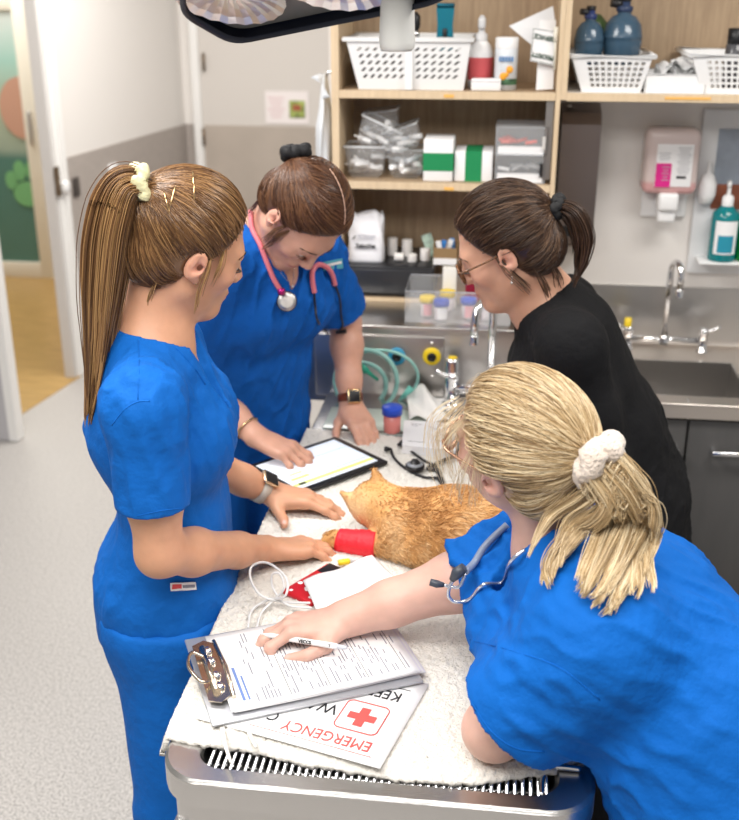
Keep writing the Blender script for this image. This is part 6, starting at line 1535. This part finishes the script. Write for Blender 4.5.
bvB = pB.bvh('scrub_top', 'body')
bvBt = pB.bvh('scrub_top')
watch(pB, wrLB, elLB, .08, .0300, .020, mat('brown_leather', (.16, .035, .015), .45), M['gold'], (.35, -.75, .35), (.034, .036))
o, c, ax, u, v = band(pB, 'bangle', wrRB, elRB, .12, .0300, .004, M['gold'])
patch(pB, bvBt, [(322, 262), (342, 258), (343, 268), (323, 271)], 'chest_badge', mat('teal_embroidery', (.10, .42, .55), .7), .002, 4)
patch(pB, bvBt, [(325, 264), (341, 260.5), (341, 263), (325, 266.5)], 'chest_badge_text', M['paper'], .0032, 4)
seam(pB, bvBt, [(258, 249), (268, 265), (280, 284), (287, 292)], 'neck_band', SCRUB_B, .0016)
nk = hits(bvB, [(276, 262), (280, 272), (287, 281), (291, 287), (293, 278), (293, 268)], .0015)
if len(nk) > 2: MB().tube(spline(nk, 5), .0006, 5).build('necklace', mat('silver', (.8, .8, .8), .2, 1), pB.root)
q = hit(bvB, 292, 286, .003)
if q is not None: MB().lathe([(0, -.0035), (.0035, 0), (0, .0035)], q, 12).build('pendant', mat('pearl', (.85, .80, .78), .2), pB.root)
# pink stethoscope hanging round the neck
st_ = thing('pink_stethoscope', 'pink tubed stethoscope hung round the neck of the woman at the tablet', 'stethoscope')
pk_ = mat('pink_tube', (.72, .20, .24), .35)
hh = hits(bvB, [(262, 192), (257, 200), (254, 212), (255, 228), (260, 246), (266, 262), (273, 278), (279, 290)], .008)
MB().tube(spline(hh, 6), .0056, 10).build('tube', pk_, st_)
hr = hits(bvB, [(282, 294)], .008)
c = hit(bvB, 283, 300, .012); d_ = nrm(EYE - c); Rm = Matrix((tuple(CR), tuple(np.cross(d_, CR)), tuple(d_))).transposed()
b = MB(); b.lathe([(0, -.014), (.013, -.014), (.017, -.008), (.020, 0), (.022, .002), (.022, .006), (.019, .008), (0, .009)], c, 26, Rm.to_3x3()); co_ = b.build('chest_piece', M['steel'], st_)
MB().lathe([(.0195, .007), (.0225, .007), (.0225, .002)], c, 26, Rm.to_3x3()).build('chest_rim', M['black'], co_); MB().lathe([(0, .0095), (.014, .0095), (.0145, .009)], c, 22, Rm.to_3x3()).build('diaphragm', mat('pale_disc', (.62, .60, .56), .35), co_)
MB().lathe([(0, -.006), (.008, -.005), (.008, .006), (0, .007)], hit(bvB, 279, 292, .012), 12).build('coupling', mat('magenta_metal', (.45, .02, .18), .3, .6), st_)
a_ = hits(bvB, [(311, 292), (310, 280), (312, 270), (318, 264), (325, 266), (331, 274), (334, 284)], .009)
MB().tube(spline(a_, 6), .0058, 10).build('yoke', pk_, st_)
n1 = hits(bvB, [(311, 290), (313, 305), (317, 320), (323, 330), (331, 334)], .008); MB().tube(spline(n1, 6), .0026, 8).build('ear_tube', M['black'], st_)
n2 = hits(bvB, [(334, 283), (338, 298), (341, 313), (342, 324), (338, 331)], .008); MB().tube(spline(n2, 6), .0026, 8).build('ear_tube', M['black'], st_)
for a, c in (((328, 335), (337, 334)), ((346, 331), (338, 332))):
    p0, p1 = hit(bvB, *a, off=.010), hit(bvB, *c, off=.010)
    if p0 is not None and p1 is not None: MB().tube([p0, p1], [.005, .0035], 10).build('ear_tip', M['rubber'], st_)

# ---------------------------------------------------------------- woman in black with glasses
pC = Person('person', 'woman in a black top and tortoiseshell glasses with dark tied back hair', SK_C, None)
cC = A(.007, 2.102, 1.454); RC = frame(172, 27.3, -6.9); sC = .95
hC = radians(178); rtC = A(sin(hC), -cos(hC), 0); fwC = A(cos(hC), sin(hC), 0)
nbC = A(.090, 2.125, 1.345); pelC = A(.285, 2.17, .92); waiC = A(.235, 2.16, 1.06); cheC = A(.150, 2.145, 1.205)
upC = nrm(nbC - waiC); shLC = nbC - .150 * rtC + A(.05, 0, -.045); shRC = nbC + .150 * rtC + A(.04, 0, -.055); elLC = A(.212, 1.985, 1.055); wrLC = A(.075, 2.00, .955); elRC = A(.20, 2.33, 1.05); wrRC = A(.07, 2.30, .955)
fd = Field((-.22, 1.86, .84), (.56, 2.50, 1.62), .0036)
torso_skin(fd, pelC, waiC, cheC, nbC, shLC, shRC, rtC, rtC, .95); fd.cone(cC + RC @ A(0, -.028, -.05), nbC, .046, .054, .03); fd.cone(cC + RC @ A(0, .0, -.085), nbC + fwC * .03 - ZZ * .02, .032, .04, .03)
arm(fd, shLC, elLC, wrLC); arm(fd, shRC, elRC, wrRC); add_head(fd, cC, RC, sC)
flat4 = [(4, 10, 14, 8), (1, 12, 16, 8), (-2, 14, 18, 8), (-6, 16, 18, 8)]
add_hand(fd, wrLC, (-1, .1, -.16), (-.1, 0, 1), 'L', flat4, .95, None, pC.nails); add_hand(fd, wrRC, (-1, -.1, -.16), (-.1, 0, 1), 'R', flat4, .95, None, pC.nails)
pC.add('body', fd, SK_C, 1, skin_attrs(cC, RC, sC, pC.nails)); del fd
eyes_brows(pC, cC, RC, sC, BROW, LASH)
fd = Field((-.05, 1.82, .76), (.62, 2.54, 1.46), .0052)
torso_cloth(fd, pelC - A(-.03, 0, .14), pelC, waiC, cheC, nbC, shLC, shRC, rtC, rtC, ((.180, .125), (.165, .120), (.138, .105), (.140, .108)), (.05, .070), fwC)
fd.chain([shLC, shLC * .4 + elLC * .6, elLC], [.058, .054, .050], .04, .03); fd.chain([shRC, elRC], [.058, .050], .04, .03)
sleeve(fd, elLC, wrLC, .42, .049, .046, .02, .005, .03); sleeve(fd, elRC, wrRC, .42, .049, .046, .02, .005, .03)
neck_open(fd, nbC + fwC * .022, upC, nrm(fwC - .30 * ZZ), .070, .12); fd.cone(nbC + fwC * .035 + A(0, -.035, .03), nbC + fwC * .115 - A(0, 0, .10), .052, .022, .006, 's'); fd.cone(nbC + fwC * .02 + A(0, -.05, .035), nbC + fwC * .08 - A(0, .01, .05), .034, .03, .006, 's')
fd.plane(pelC - A(0, 0, .12), (0, 0, -1), .004)
pC.add('black_top', fd, BLACKTOP, 2, fold=folds(.007, 61, nrm(A(.4, 0, .8)), 80, .30, calm=[(nbC, .10)])); del fd
TRC = cloth_mat('black_trouser', (.015, .015, .017), .8)
pants(pC, pelC, rtC, [pelC + rtC * .09 - ZZ * .06, pelC - rtC * .09 - ZZ * .06], [A(.30, 2.26, .48), A(.30, 2.08, .48)], [A(.33, 2.26, .09), A(.33, 2.08, .09)], TRC, .90, seed=9)
shoes(pC, (.33, 2.26, 0), 180, SHOE); shoes(pC, (.33, 2.08, 0), 180, SHOE)
hair_cap(pC, cC, RC, sC, H_C)
TC = A(0, -.02 - .104 * cos(.06), .03 + .104 * sin(.06)); tieC = cC + RC @ (TC * sC)
yT = tieC[1]
gC = [tieC + RC @ A(0, .02, 0), tieC] + [P(a, c, Y=yT + dy) for a, c, dy in ((572, 214, -.01), (581, 236, -.015), (580, 262, -.02), (572, 290, -.03))]
lock = [cC + RC @ (A(.055, -.055, -.05) * sC)] + [P(a, c, Y=y_) for a, c, y_ in ((532, 300, 2.145), (528, 325, 2.14), (521, 348, 2.13), (512, 370, 2.12))]
wC = [[cC + RC @ (A(x, y, z) * sC) for x, y, z in w_] for w_ in (((-.066, -.045, -.035), (-.060, -.05, -.075), (-.050, -.048, -.11), (-.052, -.04, -.14)), ((-.050, -.075, -.04), (-.040, -.075, -.08), (-.034, -.068, -.11)), ((-.074, .012, .02), (-.082, .0, -.02), (-.074, -.012, -.06), (-.07, -.02, -.09)))]
strands(pC, 'hair_strands', [(flow(cC, RC, sC, TC, 4200, 31, lift=.007), .0, .8), (wave_bunch(gC, [.010, .012, .019, .021, .016, .005], 900, 32, wav=.004, curl=1.3, locks=22), .0, .6), (wave_bunch(lock, [.010, .016, .018, .014, .005], 420, 33, wav=.004, curl=1.5), .05, .6)] + [(wave_bunch(w_, [.002, .008, .009, .008], 16, 40 + i, wav=.003, curl=.7), .1, .9) for i, w_ in enumerate(wC)], H_C, .00080)
scrunchie(pC, 'hair_band', tieC + RC @ A(0, -.004, 0), gC[2] - gC[1] + RC @ A(0, -.01, 0), .015, .0110, mat('black_band', (.012, .012, .013), .7), seed=9, wob_=.15)
def glasses(p, c, R, s, m, lens_m):
    W = lambda x, y, z: c + R @ (s * A(x, y, z)); g = thing_child('glasses', p.root)
    for x in (-1, 1):
        pts = [W(x * .033 + .024 * cos(a), .112 - .010 * abs(x * .033 + .024 * cos(a)) / .05 - .002, -.002 + .021 * sin(a)) for a in np.linspace(0, 2 * pi, 25)[:-1]]
        MB().tube(pts, .0030, 8, closed=True).build('rim', m, g); b = MB(); b._done([b.bm.faces.new([b.bm.verts.new(q) for q in pts])]); b.build('lens', lens_m, g)
        MB().tube(spline([W(x * .057, .102, .008), W(x * .072, .082, .010), W(x * .078, .040, .012), W(x * .080, .0, .014), W(x * .078, -.018, .004)], 6), .0021, 6).build('temple', m, g)
    MB().tube([W(-.010, .111, .002), W(0, .116, .005), W(.010, .111, .002)], .0015, 6).build('bridge', m, g)
def thing_child(name, parent):
    o = bpy.data.objects.new(name, None); o.empty_display_size = .03; return link(o, parent)
tort = mat('tortoiseshell', (.16, .075, .035), .2, var=.7, vscale=160); LENS = mat('spectacle_lens', (.97, .98, .98), .02, trans=1.0, ior=1.02)
glasses(pC, cC, RC, sC, tort, LENS)
q = cC + RC @ (A(-.079, .0, -.040) * sC); b = MB(); b.tube([q + A(0, 0, .006), q - A(0, 0, .006)], .0008, 5); b.lathe([(0, -.012), (.0035, -.008), (0, -.004)], q, 10); b.build('earring', mat('crystal_drop', (.85, .82, .78), .1, .6), pC.root)

# ---------------------------------------------------------------- woman with the blonde ponytail leaning on the table
pD = Person('person', 'woman with blonde ponytail and cream scrunchie leaning on the towel, pen in hand', SK_D, None)
cD = A(.038, 1.407, 1.332); RD = frame(144.5, -8, -20.5); sD = .96
rtD = nrm(A(.05, 1, -.02)); fwD = nrm(A(-.62, .03, -.72))
nbD = A(.100, 1.425, 1.165); pelD = A(.370, 1.285, .86); waiD = A(.300, 1.335, .975); cheD = A(.208, 1.395, 1.068)
upD = nrm(nbD - waiD); shLD = A(.150, 1.250, 1.130); shRD = A(.165, 1.600, 1.135); elLD = A(.018, 1.262, .960); wrLD = A(.085, 1.45, .950); elRD = A(.020, 1.555, 1.055); wrRD = A(-.232, 1.510, .964)
fd = Field((-.48, 1.12, .86), (.70, 1.76, 1.50), .0033)
torso_skin(fd, pelD, waiD, cheD, nbD, shLD, shRD, rtD, rtD, 1.0); fd.cone(cD + RD @ A(0, -.028, -.05), nbD, .050, .058, .03)
arm(fd, shLD, elLD, wrLD, 1.12); arm(fd, shRD, elRD, wrRD, 1.22); add_head(fd, cD, RD, sD)
tD = add_hand(fd, wrRD, (-.95, -.20, -.10), (-.02, .12, 1), 'R', [(12, 24, 70, 30), (2, 22, 30, 16), (-3, 24, 26, 14), (-8, 26, 24, 14)], 1.04, ((.020, .014, -.008), (.046, .034, -.018), (.056, .064, -.026), (.050, .094, -.030)), pD.nails)
add_hand(fd, wrLD, (-.35, .9, -.12), (-.05, 0, 1), 'L', flat4, .95, None, pD.nails)
pD.add('body', fd, SK_D, 1, skin_attrs(cD, RD, sD, pD.nails)); del fd
eyes_brows(pD, cD, RD, sD, H_D, LASH)
fd = Field((-.16, .98, .66), (.72, 1.80, 1.32), .0050)
hemD = pelD + A(.0, -.02, -.16)
fd.slab(hemD, pelD, .200, .180, .195, .165, rtD, .05); fd.slab(pelD, waiD, .195, .160, .185, .145, rtD, .06); fd.slab(waiD, cheD, .185, .142, .180, .128, rtD, .06); fd.slab(cheD, nbD * .55 + (shLD + shRD) * .225, .185, .125, .150, .095, rtD, .05)
for s_ in (shLD, shRD): fd.cone(nbD + A(.03, 0, -.03), s_, .060, .082, .06)
for x in (-1, 1): fd.ell(cheD + rtD * x * .075 + A(-.06, 0, -.06), (.085, .085, .080), None, .06)
sleeve(fd, shLD, elLD + A(-.002, 0, -.008), .79, .085, .090, .04, .006, .05); fd.ell(A(.060, 1.445, 1.035), (.090, .135, .080), None, .06); sleeve(fd, shRD, elRD * .8 + A(-.06, 1.545, 1.0) * .2, 1.22, .080, .074, .04, .006, .05)
neck_open(fd, nbD + A(-.01, 0, .0), nrm(A(-.45, 0, .9)), nrm(A(-.8, 0, -.6)), .062, .11)
fd.plane(pelD + A(0, 0, -.14), (0, 0, -1), .004)
pD.add('scrub_top', fd, SCRUB_D, 2, fold=folds(.0085, 81, nrm(A(.6, .4, -.5)), 75, .28, hems=[(shLD + (elLD - shLD) * .79, elLD - shLD, .13)], calm=[(nbD, .10)])); del fd
pants(pD, pelD + A(.01, 0, 0), A(0, 1, 0), [pelD + A(.01, -.11, -.06), pelD + A(.01, .09, -.06)], [A(.36, 1.17, .46), A(.36, 1.39, .46)], [A(.41, 1.17, .09), A(.41, 1.39, .09)], SCRUB_D, .90, (.20, .15), .105, seed=13)
shoes(pD, (.41, 1.17, 0), 178, SHOE); shoes(pD, (.41, 1.39, 0), 182, SHOE)
hair_cap(pD, cD, RD, sD, H_D, .011)
TD = A(0, -.02 - .106 * cos(.2), .03 + .106 * sin(.2)); tieD = cD + RD @ (TD * sD)
bvD = pD.bvh('scrub_top')
gl = [tieD + RD @ A(0, .02, 0), tieD] 
hg = [h for h in (hit(bvD, 616, 556, .040), hit(bvD, 603, 592, .022), hit(bvD, 590, 614, .012)) if h is not None]
outd = RD @ A(0, -1, .1)
gl += [tieD + outd * .022 - ZZ * .012, tieD * .5 + hg[0] * .5 + outd * .022] + hg
gl2 = [tieD] + [h for h in (P(600, 500, Y=tieD[1] - .03), hit(bvD, 572, 545, .035), hit(bvD, 553, 575, .02), hit(bvD, 548, 598, .014)) if h is not None]
gl3 = [tieD] + [h for h in (P(610, 492, Y=tieD[1] - .02), hit(bvD, 628, 545, .03), hit(bvD, 632, 580, .02), hit(bvD, 628, 606, .012)) if h is not None]
bn = nrm(.75 * -CF + .45 * CU)
bang = [[cD + RD @ (A(x, y, z) * sD) for x, y, z in w_] for w_ in (((-.03, .080, .075), (-.045, .112, .03), (-.050, .118, -.03), (-.048, .112, -.085)), ((-.05, .062, .065), (-.068, .088, .02), (-.070, .092, -.03), (-.066, .090, -.08)), ((.03, .080, .075), (.045, .112, .03), (.050, .116, -.03), (.05, .105, -.075)), ((-.070, .03, .03), (-.082, .035, -.01), (-.080, .045, -.05), (-.074, .05, -.085)))]
strands(pD, 'hair_strands', [(flow(cD, RD, sD, TD, 4600, 51, t=.012, lift=.007), .1, 1.0), (wave_bunch(gl, [.014, .018, .030, .036, .040, .040, .036, .030], 2600, 52, wav=.008, curl=1.5, flat=bn, locks=46, bsc=[1, 1, .8, .55, .35, .25], ends=.55), .2, 1.0), (wave_bunch(gl2, [.016, .024, .026, .022, .014], 420, 53, wav=.008, curl=1.4, flat=bn, locks=9, bsc=[1, .6, .4, .3], ends=.45), .15, .9), (wave_bunch(gl3, [.016, .020, .024, .020, .014], 420, 54, wav=.008, curl=1.4, flat=bn, locks=9, bsc=[1, .6, .4, .3], ends=.45), .25, 1.0)], H_D, .00068)
strands(pD, 'loose_hair', [(wave_bunch(w_, [.010, .022, .026, .020], 40, 60 + i, wav=.003, curl=.8), .7, 1.0) for i, w_ in enumerate(bang)], H_D, .00034)
scrunchie(pD, 'scrunchie', tieD + RD @ A(0, -.010, .002), gl[2] - gl[1] + RD @ A(0, -.01, 0), .027, .0165, mat('cream_plush', (.82, .70, .60), .9, bump=.8, bscale=160, sheen=.6), seed=12, wob_=.22, sides=16)
glasses(pD, cD, RD, sD, mat('rose_gold_frame', (.62, .38, .26), .25, .8), LENS)
seam(pD, bvD, [(470, 640), (510, 650), (560, 668), (600, 700)], 'armhole_seam', SCRUB_D); seam(pD, bvD, [(470, 700), (490, 730), (515, 748), (545, 752)], 'cuff_stitch', SCRUB_D)
# grey blue stethoscope round her neck
st_ = thing('grey_stethoscope', 'grey blue stethoscope round the neck of the blonde woman', 'stethoscope'); gb = mat('grey_blue_tube', (.22, .27, .38), .35)
bvD2 = pD.bvh('scrub_top', 'body')
hh = hits(bvD2, [(506, 530), (498, 540), (486, 554), (474, 567)], .010)
yh = (hits(bvD2, [(474, 594)], .012) or [A(0, 1.42, 1.05)])[0][1]
fp = lambda a, c, d=0.0: P(a, c, Y=yh + d)
tubep = hh + [fp(465, 572, .0)]
if len(tubep) > 2: MB().tube(spline(tubep, 6), .0058, 10).build('tube', gb, st_)
sv_ = mat('silver_tube', (.60, .64, .72), .22, .8)
e1_ = hits(bvD2, [(530, 552), (516, 565), (500, 579), (486, 590)], .010) + [fp(470, 599), (fp(456, 602)), fp(449, 597), fp(449, 589), fp(453, 580), fp(458, 574)]
MB().tube(spline(e1_, 6), .0030, 8).build('ear_tube', sv_, st_)
MB().tube(spline([fp(466, 573), fp(460, 586, -.004), fp(452, 587), fp(444, 585)], 6), .0028, 8).build('ear_tube', sv_, st_)
tip = mat('slate_tip', (.06, .07, .09), .35)
MB().tube([fp(452, 580), fp(457, 573), fp(464, 567)], [.005, .0095, .007], 14).build('ear_tip', tip, st_)
MB().tube([fp(444, 585), fp(437, 584), fp(430, 582)], [.0035, .0062, .0055], 14).build('ear_tip', tip, st_)
# ------------------------------------------------------------------ ginger cat
cat = thing('cat', 'ginger cat lying on the towel, head turned away, one leg bandaged red', 'cat')
h0 = P(374, 503, z=.985); s0 = P(405, 520, z=.965); m0 = P(455, 528, z=.968); r0 = P(512, 530, z=.965)
fd = Field((-.42, 1.66, .885), (.17, 2.36, 1.10), .0034)
fd.slab(s0, m0, .066, .052, .082, .058, A(.1, 1, 0), .05); fd.slab(m0, r0, .082, .058, .088, .060, A(.1, 1, 0), .05)
fd.ell(r0 + A(.03, 0, -.004), (.085, .092, .060), None, .04)
fd.ell(P(420, 545, z=.945), (.050, .046, .036), None, .03); fd.ell(P(500, 560, z=.945), (.075, .052, .038), None, .04)
hr = nrm(.80 * CR + .58 * CU - .12 * CF); hu = nrm(-.60 * CR + .76 * CU - .18 * CF); hd = nrm(np.cross(hu, hr)); hu = np.cross(hr, hd); RH = np.stack([hr, hd, hu], 1)
fd.cone(s0 + A(0, 0, .004), h0, .050, .040, .03)
fd.ell(h0, (.046, .050, .041), RH, .02); fd.ell(h0 + RH @ A(0, .040, -.012), (.024, .024, .019), RH, .02)
for x in (-1, 1):
    fd.ell(h0 + RH @ A(x * .026, .022, -.010), (.018, .016, .015), RH, .02)
    b_ = h0 + RH @ A(x * .028, .0, .022); t_ = h0 + RH @ A(x * .041, .004, .058); fd.cone(b_, t_, .019, .0025, .008); fd.cone(b_ + RH @ A(0, .016, .006), t_ + RH @ A(0, .008, -.010), .014, .003, .005, 's')
pw = P(338, 540, z=.930); le = P(402, 548, z=.934)
fd.chain([le, pw * .5 + le * .5, pw], [.027, .021, .0195], .02, .01); fd.ell(pw + A(-.010, .006, -.002), (.022, .019, .014), None, .01)
for k_ in (-1, 0, 1): fd.ell(pw + A(-.024, .006 + k_ * .010, -.003), (.009, .0065, .008), None, .004)
fd.chain([m0 + A(-.04, .10, -.04), m0 + A(-.10, .15, -.045), m0 + A(-.15, .16, -.047)], [.026, .021, .018], .02, .01)
fd.chain([r0 + A(.06, -.05, -.03), r0 + A(.09, -.11, -.035), r0 + A(.02, -.13, -.035)], [.022, .018, .012], .02, .02)
fd.plane((0, 2, .9175), (0, 0, -1), .004)
V, Q = fd.nets(); V = relax(V, Q, 2); N = vnormals(V, Q)
def fur_tone(V):
    st = .5 + .5 * np.sin(V[:, 0] * 95 + 3.0 * wob(V, 8, 26)); return np.clip(.52 + .22 * (st - .5) + .25 * wob(V, 9, 40) - .5 * np.clip((V[:, 2] - .985) / .03, 0, 1) * 0 + .28 * np.clip((.945 - V[:, 2]) / .03, 0, 1), 0, 1)
FUR = hair_mat('ginger_fur', (.38, .16, .045), (.64, .34, .115), (.86, .60, .32), .6)
npmesh('body', V, Q, FUR, cat, {'rnd': fur_tone(V)})
g = np.random.default_rng(77); n = 15000; pick = g.integers(0, len(V), n); ba = nrm(le - pw); al = (V[pick] - pw) @ ba; pe = np.linalg.norm(V[pick] - pw - al[:, None] * ba, axis=1); Lb = np.linalg.norm(le - pw)
keep = (V[pick][:, 2] > .922) & ~((al > -.03 * Lb) & (al < .62 * Lb) & (pe < .034)); pick = pick[keep]
root = V[pick]; nn = N[pick]; flowd = nrm(A(.9, -.15, -.25)) + .25 * g.normal(size=(len(pick), 3)) + .9 * np.stack([wob(root, 12, 60), wob(root, 13, 60), wob(root, 14, 60)], 1) * .5
flowd -= nn * (flowd * nn).sum(1, keepdims=True); flowd /= np.linalg.norm(flowd, axis=1, keepdims=True) + 1e-9
dh = np.linalg.norm(root - h0, axis=1); Lf = (.011 + .006 * g.random(len(pick))) * np.clip((dh - .035) / .07, .22, 1); Lf = np.where(al[keep] < 0, .4, 1.0) * Lf; Lf = Lf[:, None]
paths = np.stack([root - nn * .001, root + nn * Lf * .30 + flowd * Lf * .45, root + nn * Lf * .34 + flowd * Lf * 1.0], 1)
Vs, Qs, si = tubes(paths, np.array([.00085, .0007, .0002])); npmesh('fur', Vs, Qs, FUR, cat, {'rnd': np.clip(fur_tone(root) + .16 * g.normal(size=len(pick)), 0, 1)[si]})
pkm = mat('inner_ear_pink', (.62, .30, .22), .6)
# red bandage round the front leg
ax = nrm(le - pw); b = MB(); u = nrm(np.cross(ax, ZZ)); v = np.cross(u, ax); rows = []
for i in range(15):
    t = i / 14; c = pw + (le - pw) * (.0 + .60 * t); rr = (.0235 + .006 * t) * (1 + .03 * sin(i * 2.4)); rows.append([b.bm.verts.new(c + rr * (cos(2 * pi * k / 28) * u + sin(2 * pi * k / 28) * v * .95) + ax * .0025 * sin(2 * pi * k / 28 + i)) for k in range(28)])
b._done([b.bm.faces.new((x[k], x[(k + 1) % 28], y[(k + 1) % 28], y[k])) for x, y in zip(rows, rows[1:]) for k in range(28)], True)
b._done([b.bm.faces.new(rows[0][::-1]), b.bm.faces.new(rows[-1])], True)
tag(b.build('bandage', mat('red_bandage', (.80, .02, .035), .55, bump=.25, bscale=90), cat), 'bright red bandage')
# ------------------------------------------------------------------ light, world, camera
def area(name, loc, size, energy, col=(1, .97, .93), rot=(0, 0, 0), sy=None):
    l = bpy.data.lights.new(name, 'AREA'); l.energy = energy; l.size = size; l.color = col
    if sy: l.shape = 'RECTANGLE'; l.size_y = sy
    o = bpy.data.objects.new(name, l); COL.objects.link(o); o.location = loc; o.rotation_euler = rot; return o
area('ceiling_panel_light', (-1.2, 1.9, 2.66), 1.2, 50, sy=.6)
area('ceiling_panel_light', (-.45, .45, 2.66), 2.0, 78, sy=1.0)
area('ceiling_panel_light', (1.0, 1.9, 2.66), 1.0, 34, sy=.5)
area('ceiling_panel_light', (-1.25, 4.6, 2.66), 1.2, 76, sy=1.2)
area('hallway_panel_light', (-3.4, 6.4, 2.66), 1.2, 50, sy=1.2)
w = bpy.data.worlds.new('ambient_fill'); SC.world = w; w.use_nodes = True
w.node_tree.nodes['Background'].inputs[0].default_value = (1, .975, .94, 1); w.node_tree.nodes['Background'].inputs[1].default_value = .5
cam = bpy.data.cameras.new('camera'); co = bpy.data.objects.new('camera', cam); COL.objects.link(co)
co.matrix_world = Matrix(((CR[0], CU[0], -CF[0], EYE[0]), (CR[1], CU[1], -CF[1], EYE[1]), (CR[2], CU[2], -CF[2], EYE[2]), (0, 0, 0, 1)))
cam.sensor_fit = 'HORIZONTAL'; cam.sensor_width = 36.0; cam.lens = FPX / 739 * 36.0; cam.clip_start = .05
cam.dof.use_dof = True; cam.dof.focus_distance = 1.72; cam.dof.aperture_fstop = cam.lens * .001 / .011
SC.camera = co
SC.view_settings.view_transform = 'Standard'; SC.view_settings.look = 'None'; SC.view_settings.gamma = 1; SC.view_settings.use_curve_mapping = False
SC.view_settings.exposure = -0.40
SC.cycles.max_bounces = 10; SC.cycles.transparent_max_bounces = 16; SC.cycles.use_denoising = True
